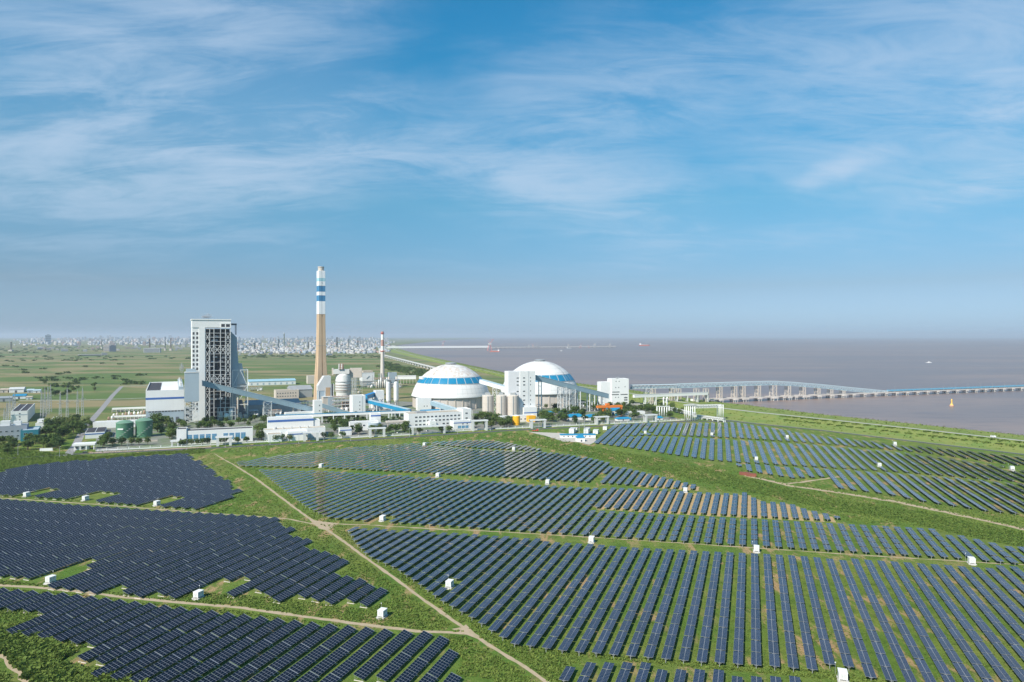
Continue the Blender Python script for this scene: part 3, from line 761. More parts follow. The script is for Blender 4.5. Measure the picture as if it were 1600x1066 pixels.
for k, zz_ in enumerate(lev):
    for bi, (c0, c1) in enumerate(zip(cols[:-1], cols[1:])):
        if (k*7 + bi*5) % 9 in (0, 4) and bi < 3: continue
        MB().box(xf(c0)+.42, xf(c1)-.42, .3, .9, zz_-.32, zz_+.2).build('floor_beam', lattice_grey if k > 5 else galv, t)  # lower beams take a darker steel: the gallery's shadow put into the colour
        MB().box(xf(c0)+.42, xf(c1)-.42, 1.3, 6.95, zz_-.2, zz_).build('floor_deck', steel_dark, t)
def brace(c0, c1, k0, k1):
    b = MB(); xframe(b, (xf(c0), .6, lev[k0]), (xf(c1), .6, lev[k0]), (xf(c0), .6, lev[k1]), (xf(c1), .6, lev[k1]), .6); b.build('cross_brace', lattice_grey, t)
for c0, c1 in zip(cols[1:-1], cols[2:]): brace(c0, c1, 15, 17); brace(c0, c1, 8, 10)
for k in range(0, 20, 2): brace(486, 519, k, k+2)
for k in range(4, 20, 2): brace(638, 676, k, k+2)
rs = random.Random(5)
for i in range(44):                                  # plant seen between the floors
    k = rs.randrange(3, 20); x = rs.uniform(xf(500), w-9); s_ = rs.uniform(2, 8)
    MB().box(x, x+s_, 3.0, 6.6, lev[k]+.02, lev[k]+rs.uniform(1.2, 2.8)).build('machine', rs.choice([galv, steel_dark, grey_wall, grey_roof, grey_roof, steel_dark]), t)
b = MB().prism([(w+.6, .2), (w+7, .2), (w+11, zf(430)), (w+9.5, zf(330)), (w+9, zf(232)), (w+1.2, zf(185)), (w+.6, zf(185))], 10, D)
b.build('rear_bay', grey_wall, t)
MB().box(w+.5, w+8.5, 6, 30, zf(134), zf(122)).build('roof_canopy', steel_dark, t)
b = MB()
for y in (7, 18, 29): b.box(w+7.7, w+8.2, y-.25, y+.25, zf(232)+4, zf(134))
b.build('canopy_post', steel_dark, t)
MB().box(0, w*.2, 66, 80, .5, 9).build('annexe', cream, t)

# frame and hopper right of the boiler house
t, w, h = site('air_duct_frame', 'white open steel frame with pale hopper right of the boiler house', 'steel frame', 363.5, 387, 578, 654, 26)
for x in (0, w):
    for y in (0, 26): MB().box(x-.55, x+.55, y-.55, y+.55, 0, h).build('column', steel, t)
b = MB()
for z in (.28*h, .66*h, h-.5):
    for y in (0, 26): b.bar((0, y, z), (w, y, z), .9)
    for x in (0, w): b.bar((x, 0, z), (x, 26, z), .9)
b.build('beam', steel, t)
b = MB(); b.bar((0,0,.66*h), (w*.5,0,h-.6), .7); b.bar((w,0,.66*h), (w*.5,0,h-.6), .7); b.bar((0,0,.66*h), (w*.5,0,.40*h), .7); b.bar((w,0,.66*h), (w*.5,0,.40*h), .7); b.build('cross_brace', steel, t)
b = MB(); b.add([(2,6,.70*h),(w-2,6,.70*h),(w-2,24,.70*h),(2,24,.70*h),(w*.35,9,1.12*h),(w*.65,9,1.12*h),(w*.65,22,1.12*h),(w*.35,22,1.12*h)],[(0,3,2,1),(4,5,6,7),(0,1,5,4),(1,2,6,5),(2,3,7,6),(3,0,4,7)]); b.build('hopper', pale_roof, t)
MB().box(2.5, w-2.5, 5, 25, .45*h, .698*h).build('duct', cream, t)
MB().lathe([(9,0),(9,8),(6,18),(5,24)], 20, (w*.45, 14, .5)).build('fan_housing', steel_dark, t, True)
for i, (x, y) in enumerate(((2, -6), (8, -6), (14, -5))):
    MB().box(x, x+4.4, y, y+4, 0, 5.5).build('pump_block', cream, t)

# plant in the shade under the boiler house
q = G(323, 658); t = thing('process_vessel', 'white vessels and pipes standing at the foot of the boiler house', 'process vessel', q, ROT)
for x, r_, h_ in ((18, 2.6, 13), (25, 3.2, 10), (31, 2.4, 16)): MB().lathe([(r_,0),(r_,h_*.8),(r_*.6,h_*.95),(.2,h_)], 18, (x, -2, 0)).build('vessel', white if x != 18 else galv, t, True)
b = MB()
for x in (14, 22, 28, 36): b.box(x-.3, x+.3, -5.3, -4.7, 0, 18)
for z in (6, 12, 18): b.bar((14,-5,z), (36,-5,z), .5)
b.build('rack', steel, t)
q = G(314, 655); t = thing('small_green_tank', 'small dark green tank in the shade below the boiler house', 'tank', q)
MB().lathe([(5,0),(5,8),(4.6,8.6),(.2,9.4)], 20).build('shell', green_tank, t, True); MB().lathe([(5.15,7.6),(5.15,7.9)], 20).build('rim', galv, t)

# turbine hall
t, w, h = site('turbine_hall', 'long white turbine hall with blue stripe, grey base and black roof sections', 'power station', 228, 287.5, 612, 662, 190)
z1 = h*(662-643)/50
MB().box(0, w, 0, 190, 0, z1).build('grey_base', grey_wall, t)
MB().box(-.25, w+.25, -.25, 190, z1+.003, h-1).build('wall', white, t)
MB().box(-.4, w+.4, -.4, -.255, h*.74, h*.80).build('blue_stripe', blue_stripe, t)
b = MB(); b.box(-.25, w+.25, -.25, .5, h-.99, h+1.2); b.box(-.25, .5, .5, 190, h-.99, h+1.2); b.box(w-.5, w+.25, .5, 190, h-.99, h+1.2); b.box(.5, w-.5, 189.5, 190, h-.99, h+1.2); b.build('parapet', white, t)
MB().box(.6, w*.36, .6, 189, h-.98, h-.2).build('black_roof', dark_roof, t)
for y0, y1 in ((.6, 60), (64, 125), (129, 189)): MB().box(w*.38, w*.84, y0, y1, h-.98, h+.1).build('roof_panel', white, t)
MB().box(w*.86, w-.6, .6, 189, h-.98, h+5).build('roof_duct', grey_wall, t)
cm = win_mesh(3.0, 1.6)
for i in range(12): link('window', cm, t, (3 + i*3.9, -.05, z1 - 1.9))
for k in range(7):
    b = MB().lathe([(1.2,0),(1.2,3),(1.6,3.2),(1.6,4)], 12, (w*.92, 20 + k*22, h+5.02)); b.build('roof_vent', pale_roof, t)
for k in range(9):
    x = w*.85 + (k % 3)*2; MB().tube((x, 6+k*9, h-1), (x, 6+k*9, h+6+(k*7 % 5)), .5).build('vent_pipe', white, t)
MB().box(w*.3, w*.36, -.35, -.26, 0, 6).build('door', pale_roof, t); MB().box(w*.78, w*.86, -.35, -.26, 0, 7).build('door', steel_dark, t)

# coal transfer tower on a lattice, and its long gallery
t, w, h = site('transfer_tower', 'blue grey transfer tower on an open braced steel base', 'transfer tower', 288.5, 311, 583, 663, 14)
zb = h*(663-628)/80
MB().box(0, w, 0, 14, zb, h).build('cladding', grey_wall, t)
MB().box(-.4, w+.4, -.4, 14.4, h+.003, h+1).build('roof', pale_roof, t); MB().box(w*.1, w*.8, 3, 12, h+1.003, h+5).build('roof_house', grey_wall, t)
for x in (.6, w-.6):
    for y in (.6, 13.4): MB().box(x-.55, x+.55, y-.55, y+.55, 0, zb-.003).build('leg', steel, t)
b = MB()
for k in range(4):
    a, c = zb*k/4, zb*(k+1)/4 - .5
    for y in (.6, 13.4): xframe(b, (.6,y,a), (w-.6,y,a), (.6,y,c), (w-.6,y,c), .5); b.bar((.6,y,c), (w-.6,y,c), .6)
    for x in (.6, w-.6): xframe(b, (x,.6,a), (x,13.4,a), (x,.6,c), (x,13.4,c), .5); b.bar((x,.6,c), (x,13.4,c), .6)
b.build('cross_brace', steel, t)

def gallery(name, label, A, B, wd, ht, roofm=gallery_top, wallm=gallery_mat, trestles=(), group=None, truss=False, cat='conveyor'):
    "enclosed conveyor from A to B (centre of its floor), trestles at fractions of its length"
    A, B = Vector(A), Vector(B); d = B - A; rz = math.atan2(d.y, d.x); L2 = Vector((d.x, d.y, 0)).length
    t = thing(name, label, cat, (A.x, A.y, 0), rz, group)
    za, zb_ = A.z, B.z
    def seg(x0, x1, y0, y1, k0, k1, b):
        za0, za1 = za + (zb_-za)*x0/L2, za + (zb_-za)*x1/L2
        b.add([(x0,y0,za0+k0),(x1,y0,za1+k0),(x1,y1,za1+k0),(x0,y1,za0+k0),(x0,y0,za0+k1),(x1,y0,za1+k1),(x1,y1,za1+k1),(x0,y1,za0+k1)],
              [(0,3,2,1),(4,5,6,7),(0,1,5,4),(1,2,6,5),(2,3,7,6),(3,0,4,7)])
    n = max(1, int(L2/18))
    if not truss:
        for i in range(n):
            b = MB(); seg(L2*i/n + .06, L2*(i+1)/n - .06, -wd/2, wd/2, 0, ht, b); b.build('wall_panel', wallm, t)
    b = MB()
    if truss:
        nb = max(3, int(L2/(ht*1.1)))
        seg(0, L2, -wd/2, wd/2, 0, .5, b)
        for y in (-wd/2, wd/2):
            seg(0, L2, y-.2, y+.2, .5, .8, b); seg(0, L2, y-.2, y+.2, ht-.5, ht, b)
            for i in range(nb):
                x0, x1 = L2*i/nb, L2*(i+1)/nb; f = lambda x, k: (x, y, za + (zb_-za)*x/L2 + k)
                b.bar(f(x0, .5), f((x0+x1)/2, ht-.3), .35); b.bar(f((x0+x1)/2, ht-.3), f(x1, .5), .35)
        b.build('truss', steel, t)
        b = MB(); seg(0, L2, -wd/2+.8, wd/2-.8, .9, ht*.62, b); b.build('belt_housing', wallm, t)
    b = MB(); seg(-.3, L2+.3, -wd/2-.3, wd/2+.3, ht+.02, ht+.45, b); b.build('roof', roofm, t)
    for f, kind in trestles:
        x = f*L2; zt = za + (zb_-za)*f - .05; gz = 0.0
        if kind == 'lattice': tower_lattice(x, 0, gz, zt, wd*1.5, wd*1.1, max(2, int(zt/7))).build('trestle', steel, t)
        elif kind == 'column': MB().cyl(x, 0, gz, zt, 1.2, 16).build('trestle', cream, t)
        else:
            b = MB(); b.box(x-.6, x+.6, -wd/2-.2, -wd/2+.9, gz, zt); b.box(x-.6, x+.6, wd/2-.9, wd/2+.2, gz, zt)
            for k in range(1, 4): b.bar((x,-wd/2,zt*k/3.5), (x,wd/2,zt*k/3.5), .6)
            b.build('trestle', steel, t)
    return t
def U(x, y, d): return Vector(((x - CX)*d/F, d, hz(d, y)))   # point at distance d seen at x, y
gallery('conveyor_gallery', 'long sloping blue grey conveyor gallery descending from the transfer tower to the chimney', U(316, 603, 930), U(491, 645, 1010), 7, 7,
        trestles=((.30, 'column'), (.56, 'lattice'), (.80, 'column')))
gallery('conveyor_gallery', 'short sloping grey gallery falling right from the small white tower to ground', U(503, 637, 1015), U(548, 651, 1032), 7, 6, trestles=((.4, 'pair'),))
gallery('conveyor_gallery', 'level bright blue conveyor gallery running right along the front of the works', U(431, 653, 908), U(641, 645, 952), 4, 3.2, blue_paint, white, [(i/12, 'pair') for i in range(1, 12)])
gallery('conveyor_gallery', 'sloping blue gallery from the white block down to the level blue conveyor', U(572, 629, 1050), U(640, 645.5, 962), 6, 5, gallery_top, blue_paint, ((.3, 'pair'), (.65, 'pair')))
t, w, h = site('transfer_house', 'small white transfer house with two dark windows beside the chimney foot', 'transfer house', 491, 503.5, 627, 652, 12)
block(t, 0, w, 0, 12, 0, h); windows(t, win_mesh(1.4, 1.8), [w*.6], [h*.35, h*.68])
MB().box(-.05, -.02, 3, 8, 1, 4).build('side_door', steel_dark, t)
t, w, h = site('transfer_house', 'tall white transfer block with a single column of windows right of the boilers', 'transfer house', 551, 571, 619.5, 646.5, 20)
block(t, 0, w, 0, 20, 0, h); windows(t, win_mesh(1.3, 1.8), [w*.52], [h*.2, h*.42, h*.62]); MB().box(w*.75, w*.77, -.25, -.02, 0, h).build('downpipe', galv, t)
t = gallery('conveyor_gallery', 'blue gallery sticking out behind the tall white transfer block', U(571, 624, 1060), U(588, 618, 1110), 6, 6, blue_roof, blue_paint, ((.5, 'pair'),))

# main chimney
Pc = G(501.5, 634); dC = Pc.y; zt = hz(dC, 417); k_ = dC/F
t = thing('chimney', 'very tall square concrete chimney with white top and blue bands', 'chimney', Pc, R(33))
def half(y): return float(np.interp(y, (417, 500, 557, 583, 634), (11.2, 11.5, 13.6, 16.6, 20.5)))*k_*.5*.93
def shaft(y0, y1, mat, name='shaft', grow=0):
    ys = [y1]; y = y1
    while y - 12 > y0: y -= 12; ys.append(y)
    ys.append(y0); b = MB(); rings = []
    for y in ys:
        hw = half(y) + grow; z_ = hz(dC, y); g = hw*.11; o = 1.1                      # a groove down the middle of each face
        ring = []
        for i in range(4):
            a = i*PI/2; ca_, sa_ = cos(a), sin(a)
            for (u, v) in ((-hw*.94, -hw), (-g, -hw), (-g, -hw+o), (g, -hw+o), (g, -hw), (hw*.94, -hw)): ring.append((u*ca_ - v*sa_, u*sa_ + v*ca_, z_))
        rings.append(ring)
    n_ = len(rings[0])
    vs = [p for r_ in rings for p in r_]; fs = [(j*n_+i, j*n_+(i+1) % n_, (j+1)*n_+(i+1) % n_, (j+1)*n_+i) for j in range(len(rings)-1) for i in range(n_)]
    fs.append(tuple((len(rings)-1)*n_ + i for i in range(n_))); b.add(vs, fs); return b.build(name, mat, t)
chim_con = M('chimney_concrete', (.56, .40, .26), .85, .10, .03, streak=.18); chim_white = M('chimney_white', (.82, .82, .82), .6, .04, .05, streak=.06)
band_lt = M('band_teal', (.36, .60, .66), .6, .05, .1)
MB().box(-half(634)-2, half(634)+2, -half(634)-2, half(634)+2, 0, 1.2).build('base', concrete, t)
shaft(491, 634, chim_con)
shaft(471, 490.9, chim_white, 'white_section'); shaft(462, 470.9, band_blue, 'blue_band'); shaft(456.2, 461.9, chim_white, 'white_section'); shaft(447, 456.1, band_blue, 'blue_band')
shaft(440, 446.9, chim_white, 'white_section'); shaft(435, 439.9, band_lt, 'teal_band'); shaft(423.5, 434.9, chim_white, 'white_section')
MB().lathe([(half(420)*.86, hz(dC, 423.4)), (half(420)*.86, hz(dC, 418.5)), (half(420)*.95, hz(dC, 418.4)), (half(420)*.95, zt), (half(420)*.7, zt), (half(420)*.7, hz(dC, 422))], 24, cap=False).build('flue_mouth', cream, t)
for y in (447, 491, 540): MB().lathe([(half(y)*1.45, hz(dC, y)-.3), (half(y)*1.45, hz(dC, y)), (half(y)*1.0, hz(dC, y)), (half(y)*1.0, hz(dC, y)-.3)], 4, cap=False, a0=PI/4, a1=PI/4+2*PI).build('platform', galv, t)
for z_ in (150, 205): MB().box(-.5, .5, -half(491)-.35, -half(491)-.02, z_, z_+1.2).build('opening', interior, t)

# flue gas scrubber right of the chimney
t, w, h = site('flue_gas_scrubber', 'big round banded scrubber drum with pipe loops on top beside the chimney', 'scrubber', 522, 549, 578, 622, 28, R(10))
rr = w*.47; cx_, cy_ = w/2, rr
zz1 = lambda y: hz(t.location.y + rr, y)
MB().lathe([(rr*.9, 0), (rr*.9, zz1(613)), (rr, zz1(611)), (rr, zz1(600))], 32, (cx_, cy_, 0)).build('drum', pale_roof, t, False)
MB().lathe([(rr*.97, zz1(599.9)), (rr*.97, zz1(586)), (rr*.8, zz1(583))], 32, (cx_, cy_, 0)).build('upper_drum', white, t, False)
for y in (609, 605, 601, 596): MB().lathe([(rr*1.06, zz1(y)-.5), (rr*1.06, zz1(y)), (rr*1.005, zz1(y)), (rr*1.005, zz1(y)-.5)], 32, (cx_, cy_, 0), cap=False).build('walkway', rust if y > 600 else steel_dark, t)
MB().box(-1.5, w*.88, 2, 20, zz1(584), zz1(577)).build('top_house', pale_roof, t)
MB().box(-4.5, -1.51, 3, 12, zz1(586), zz1(575)).build('side_house', cream, t)
for k in range(4):
    b = MB(); x = w*.28 + k*2.4; pts = [(x + (1.2 if k % 2 else 0), 3 + 5*sin(a), zz1(577) + 9.5*sin(a*1.0)*(1 if a < 9 else 1)) for a in np.linspace(0, PI, 9)]
    pts = [(x, 6 - 6*cos(a), zz1(577) + 10*sin(a)) for a in np.linspace(0, PI, 10)]
    for p, q in zip(pts[:-1], pts[1:]): b.tube(p, q, .95, 8)
    b.build('pipe_loop', rust if k % 2 else pale_roof, t, True)
MB().box(w*.9, w*1.6, 8, 24, zz1(590), zz1(575.5)).build('duct_deck', cream, t)
for k in range(4):
    for yy in (8.5, 23.5): MB().box(w*.92 + k*3.4, w*.92 + k*3.4 + .7, yy-.35, yy+.35, 0, zz1(590)-.02).build('column', steel, t)
b = MB()
for k in range(3):
    for z_ in (8, 18, 28): b.bar((w*.92+k*3.4, 8.5, z_), (w*.92+(k+1)*3.4, 8.5, z_+8), .4); b.bar((w*.92, 8.5, z_), (w*1.55, 8.5, z_), .5)
b.build('cross_brace', galv, t)

t, w, h = site('flue_duct', 'pale sloping flue duct and casing joining the chimney to the scrubber', 'duct', 500, 520, 588, 640, 22)
hh = hz(t.location.y, 588); h0 = hz(t.location.y, 603)
MB().prism([(-3, h0), (w*.32, hh), (w*.85, hh), (w*.85, h0-8), (-3, h0-8)], 0, 14).build('sloping_duct', pale_roof, t)
MB().box(-2, w*.84, .4, 13.6, h0-22, h0-8.02).build('casing', grey_wall, t)
MB().box(w*.45, w*.8, -.4, -.02, h0-20, h0-3).build('rusty_panel', M('rust_stain', (.45, .30, .18), .8, .2, .2), t)
b = MB()
for x in (-2, w*.4, w*.86):
    for y in (0, 14): b.box(x-.4, x+.4, y-.4, y+.4, 0, h0-8)
for z_ in (6, 13, h0-22): b.bar((-2,0,z_), (w*.86,0,z_), .6)
b.build('support_frame', steel, t)
MB().box(w*.88, w*1.05, 1, 9, 0, h0+2).build('dark_shaft', interior, t)
for x in (w*.88, w*1.05): MB().box(x-.4, x+.4, .2, 1, 0, h0+3).build('corner_post', white, t)

# ground level plant between the chimney and the transfer block
t, w, h = site('filter_house', 'beige and grey cube with pipe racks between chimney and white block', 'filter house', 505, 521, 621, 641, 18)
MB().box(0, w*.45, 0, 18, 0, h).build('wall', cream, t); MB().box(w*.45+.01, w, -.6, 17, 0, h*.98).build('grey_wall', grey_wall, t); MB().box(-.3, w+.3, -.8, 18.2, h+.01, h+.7).build('roof', pale_roof, t)
t, w, h = site('pipe_rack', 'rusty multi level pipe rack with tanks at the foot of the scrubber', 'pipe rack', 521, 552, 620, 645, 20)
for k in range(6):
    for y in (0, 10, 20): MB().box(w*k/5-.3, w*k/5+.3, y-.3, y+.3, 0, h).build('post', galv, t)
for j in range(4):
    z_ = h*(j+1)/4.2
    MB().bar((0,0,z_), (w,0,z_), .6).build('beam', steel, t); MB().bar((0,10,z_), (w,10,z_), .6).build('beam', steel, t)
    for y in (2, 4.5, 7): MB().tube((-1, y, z_+.9), (w*(.6+.1*((j+int(y)) % 4)), y, z_+.9), .55).build('pipe', rust if (j+int(y)) % 2 else pale_roof, t)
for k in range(3): MB().lathe([(2.4,0),(2.4,6),(1.6,7.4),(.1,8)], 18, (5 + k*7, -4, 0)).build('tank', pale_roof if k != 1 else cream, t, True)
MB().box(w*.55, w*.95, 12, 19, 0, h*.6).build('brown_shed', M('brown_wall', (.34, .24, .17), .8, .15, .2), t)

# absorber plant further right
t, w, h = site('absorber_block', 'white cube hall on a grey base with pipe frames left of it', 'process hall', 566, 585, 583, 603, 26)
MB().box(0, w, 0, 26, h*.36, h).build('wall', white, t); MB().box(.5, w-.5, .5, 25.5, 0, h*.36-.01).build('base', galv, t); MB().box(-.4, w+.4, -.4, 26.4, h+.01, h+1).build('roof', pale_roof, t); MB().box(3, w-3, 2, 24, h+1.01, h+5).build('roof_house', tan_roof, t)
MB().bar((w*.35, -.3, h*.55), (w*.6, -.3, h*.75), .8).build('mark', steel_dark, t)
t, w, h = site('steel_process_tower', 'grey steel process frame with vessels between the scrubber and white hall', 'steel frame', 550, 564, 580, 606, 20)
for k in range(4):
    for y in (0, 20): MB().box(w*k/3-.4, w*k/3+.4, y-.4, y+.4, 0, h).build('column', galv, t)
for j in range(5): MB().box(0, w, 0, 20, h*(j+1)/5-.4, h*(j+1)/5).build('deck', galv, t)
for k in range(4): MB().lathe([(1.9,0),(1.9,h*.15),(.2,h*.18)], 14, (2+k*4.4, 3, h*.2*(k % 4)+.02)).build('vessel', white if k % 2 else pale_roof, t, True)
t, w, h = site('process_shed', 'low white sheds in front of the second chimney', 'shed', 575, 594, 597, 604, 14)
for k in range(4): block(t, w*k/4, w*(k+1)/4-1, 0, 10+k, 0, h*(.7+.1*(k % 3)), white, pale_roof, 0)

# second chimney, red and white
Pn = G(597.5, 605); dN = Pn.y; t = thing('chimney', 'slim round chimney with red and white top behind the domes', 'chimney', Pn)
rN = lambda y: (2.0 + (y - 517)*(3.6 - 2.0)/88)*dN/F
fred = M('faded_red', (.42, .25, .22), .7, .15, .1)
def nsec(y0, y1, mat, name): MB().lathe([(rN(y1), hz(dN, y1)), (rN(y0), hz(dN, y0))], 24).build(name, mat, t, False)
nsec(549, 605, M('pale_concrete', (.55, .50, .46), .8, .08, .05, streak=.1), 'shaft'); nsec(541, 548.9, white, 'white_section'); nsec(531, 540.9, fred, 'red_section'); nsec(523, 530.9, white, 'white_section'); nsec(518, 522.9, fred, 'red_section')
MB().lathe([(rN(520)*1.5, hz(dN, 521)), (rN(520)*1.5, hz(dN, 520.2)), (rN(518), hz(dN, 520.2))], 24, cap=False).build('platform', red, t)
MB().lathe([(rN(549)*1.4, hz(dN, 549)), (rN(549)*1.4, hz(dN, 548.2)), (rN(549), hz(dN, 548.2))], 24, cap=False).build('platform', red, t)
t, w, h = site('steel_process_tower', 'tangled steel process frame around the foot of the slim chimney', 'steel frame', 587, 609, 584, 607, 26)
for k in range(6):
    for y in (0, 13, 26): MB().box(w*k/5-.4, w*k/5+.4, y-.4, y+.4, 0, h*(.6 + .4*((k*3+int(y)) % 4)/3)).build('column', galv, t)
for j in range(4): MB().box(0, w*(.5 + .5*(j % 2)), 0, 20, h*(j+1)/6, h*(j+1)/6+.5).build('deck', rust if j % 2 else galv, t)
for k in range(6): MB().lathe([(1.7,0),(1.7,h*.4*(1+k % 3*.3)),(.3,h*.46*(1+k % 3*.3))], 12, (2+k*4.6, -2, 0)).build('vessel', white if k % 3 else cream, t, True)
t, w, h = site('pipe_bridge', 'long white elevated pipe bridge receding right behind the slim chimney', 'pipe bridge', 621, 650, 587, 600, 10, R(8))
for k in range(7): MB().box(w*k/6-.4, w*k/6+.4, 0, 8, 0, h*.55).build('trestle', cream, t)
MB().box(0, w, 0, 9, h*.55+.01, h*.9).build('housing', white, t); MB().box(-.3, w+.3, -.3, 9.3, h*.9+.01, h).build('roof', pale_roof, t)
t, w, h = site('grey_block', 'blue grey tower block right of the slim chimney', 'process tower', 608, 620, 583, 605, 14)
block(t, 0, w, 0, 14, 0, h, grey_wall, pale_roof, .8); windows(t, win_mesh(1.4, 1.6), [w*.3, w*.65], [h*.3, h*.6])

# white limestone silos left of the first dome
t, w, h = site('lime_silos', 'pair of white cylindrical lime silos with white blocks at their left', 'silo group', 583, 626, 612, 640, 22)
block(t, 0, w*.28, 2, 16, 0, h*.55); block(t, w*.12, w*.42, 4, 18, 0, h); MB().box(w*.02, w*.6, -1.5, 1.9, 0, h*.32).build('low_block', white, t); windows(t, win_mesh(1.6, 1.4), [w*.2, w*.34], [h*.5], 3.95)
for i, f in enumerate((.58, .66, .86, .94)):
    r_ = w*.075; Hs = hz(t.location.y+10, 597 - (i % 2)*2)
    MB().lathe([(r_*.3,.2),(r_*.35,Hs*.18),(r_,Hs*.3),(r_,Hs*.95),(r_*.85,Hs),(.1,Hs*1.02)], 24, (w*f, 6 + 7*(i % 2), 0)).build('silo', pale_roof if i % 2 else white, t, False)
    for a in range(4): MB().box(w*f + r_*.8*cos(a*PI/2+.8)-.3, w*f + r_*.8*cos(a*PI/2+.8)+.3, 6+7*(i % 2)+r_*.8*sin(a*PI/2+.8)-.3, 6+7*(i % 2)+r_*.8*sin(a*PI/2+.8)+.3, 0, Hs*.32).build('leg', cream, t)
for f in (.62, .9): MB().tube((w*f, 9, h), (w*f, 9, hz(t.location.y, 590)), 1.3, 12).build('vent_stack', cream, t, True)
MB().box(w*.5, w*1.0, 3, 15, Hs*1.0, Hs*1.02+.6).build('top_walkway', galv, t)

# sheds and sundry behind
t, w, h = site('long_shed', 'long low white shed with blue roof behind the conveyor gallery', 'shed', 389, 462, 595, 603, 40)
MB().box(0, w, 0, 40, 0, h*.8).build('wall', white, t); MB().gable(-1, w+1, -1, 41, h*.8+.01, h*1.15).build('roof', M('pale_blue_roof', (.30, .48, .56), .5, .08, .1), t)
for k in range(8): MB().box(w*(k+.3)/8, w*(k+.6)/8, -.06, -.01, 1, h*.5).build('door', grey_wall, t)
t, w, h = site('workshop', 'cream workshop with many windows behind the sloping gallery', 'workshop', 431, 467, 611, 624, 26)
block(t, 0, w, 0, 26, 0, h, cream, tan_roof); windows(t, win_mesh(2.2, 2.0), [2 + k*4.6 for k in range(int(w/4.6))], [h*.25, h*.62])
t, w, h = site('coal_bunker_shed', 'low dark shed in shade under the sloping gallery', 'shed', 388, 470, 630, 648, 60)
MB().box(0, w, 0, 60, 0, h*.8).build('wall', galv, t); MB().gable(-1, w+1, -1, 61, h*.8+.01, h*1.1).build('roof', grey_roof, t)
t, w, h = site('switch_house', 'long low white annexe under the sloping gallery', 'annexe', 446, 492, 646, 653, 12)
block(t, 0, w, 0, 12, 0, h, white, pale_roof, .5)
t, w, h = site('dark_shed', 'dark grey shed behind the workshop beside the chimney foot', 'shed', 455, 488, 604, 622, 50)
MB().box(0, w, 0, 50, 0, h*.7).build('wall', galv, t); MB().gable(-1, w+1, -1, 51, h*.7+.01, h).build('roof', grey_roof, t)
t, w, h = site('stores_block', 'small pale block just left of the chimney', 'store', 481, 492, 588, 600, 20)
block(t, 0, w, 0, 20, 0, h, cream, pale_roof)

# pipe racks, ducts and small vessels between the big pieces
pw = random.Random(77)
def pipework(xl, xr, yb, h, lab):
    P0, w, _ = front(xl, xr, yb - 5, yb); dp = pw.uniform(8, 14); FOOT.append((P0.x, P0.y, ROT, w, dp)); t = thing('pipework', lab, 'pipework', P0, ROT, 'pipework of the power station')
    nx = max(2, int(w/5)); nz = max(1, int(h/4.5))
    for k in range(nx + 1):
        for y in (0, dp): MB().box(w*k/nx-.25, w*k/nx+.25, y-.25, y+.25, 0, h*pw.uniform(.7, 1)).build('post', pw.choice([galv, cream, lattice_grey]), t)
    for j in range(nz):
        z_ = h*(j+1)/(nz+.6); b = MB()
        for y in (0, dp): b.bar((0,y,z_), (w,y,z_), .4)
        b.build('beam', lattice_grey, t)
        if pw.random() < .6: MB().box(0, w*pw.uniform(.4, 1), .4, dp-.4, z_+.25, z_+.4).build('deck', pw.choice([galv, tan_roof, steel_dark]), t)
        for i in range(pw.randrange(1, 4)):
            y = pw.uniform(.5, dp-.5); MB().tube((pw.uniform(-1, w*.3), y, z_+.9), (pw.uniform(w*.5, w+1), y, z_+.9), pw.uniform(.25, .6)).build('pipe', pw.choice([rust, pale_roof, galv, cream]), t)
    for i in range(pw.randrange(2, 5)):
        r_ = pw.uniform(1.0, 2.0); hh_ = h*pw.uniform(.25, .7); MB().lathe([(r_, 0), (r_, hh_*.85), (r_*.5, hh_*.97), (.1, hh_)], 14, (pw.uniform(1, w-1), -2.2 - r_, 0)).build('vessel', pw.choice([white, cream, pale_roof, galv]), t, True)
for a in ((365, 384, 653, 12, 'low pipework before the air duct frame'), (390, 404, 651, 10, 'pipework left of the lattice trestle under the sloping gallery'), (420, 440, 650, 9, 'pipework right of the lattice trestle under the sloping gallery'), (441, 458, 640, 12, 'pipework below the cream workshop'),
          (462, 482, 638, 13, 'pipework left of the chimney foot'), (505, 521, 646, 8, 'low pipework in front of the beige and grey cube'), (524, 549, 612, 20, 'tall pipework left of the scrubber drum base'), (552, 566, 616, 12, 'pipework between scrubber and white lime blocks'),
          (566, 582, 607, 12, 'pipework before the white cube hall'), (610, 628, 607, 12, 'pipework right of the slim chimney foot'), (574, 590, 645, 7, 'pipework below the sloping blue gallery'), (606, 622, 646, 8, 'pipework below the lime silos'),
          (839, 850, 640, 9, 'pipework at the foot of the tall white tower'), (905, 925, 637, 10, 'pipework under the long sloping gallery'), (744, 756, 651, 8, 'pipework left of the beige silos'), (986, 1004, 640, 9, 'pipework right of the stepped white block'), (390, 410, 611, 9, 'pipework before the long blue roofed shed')):
    pipework(*a)

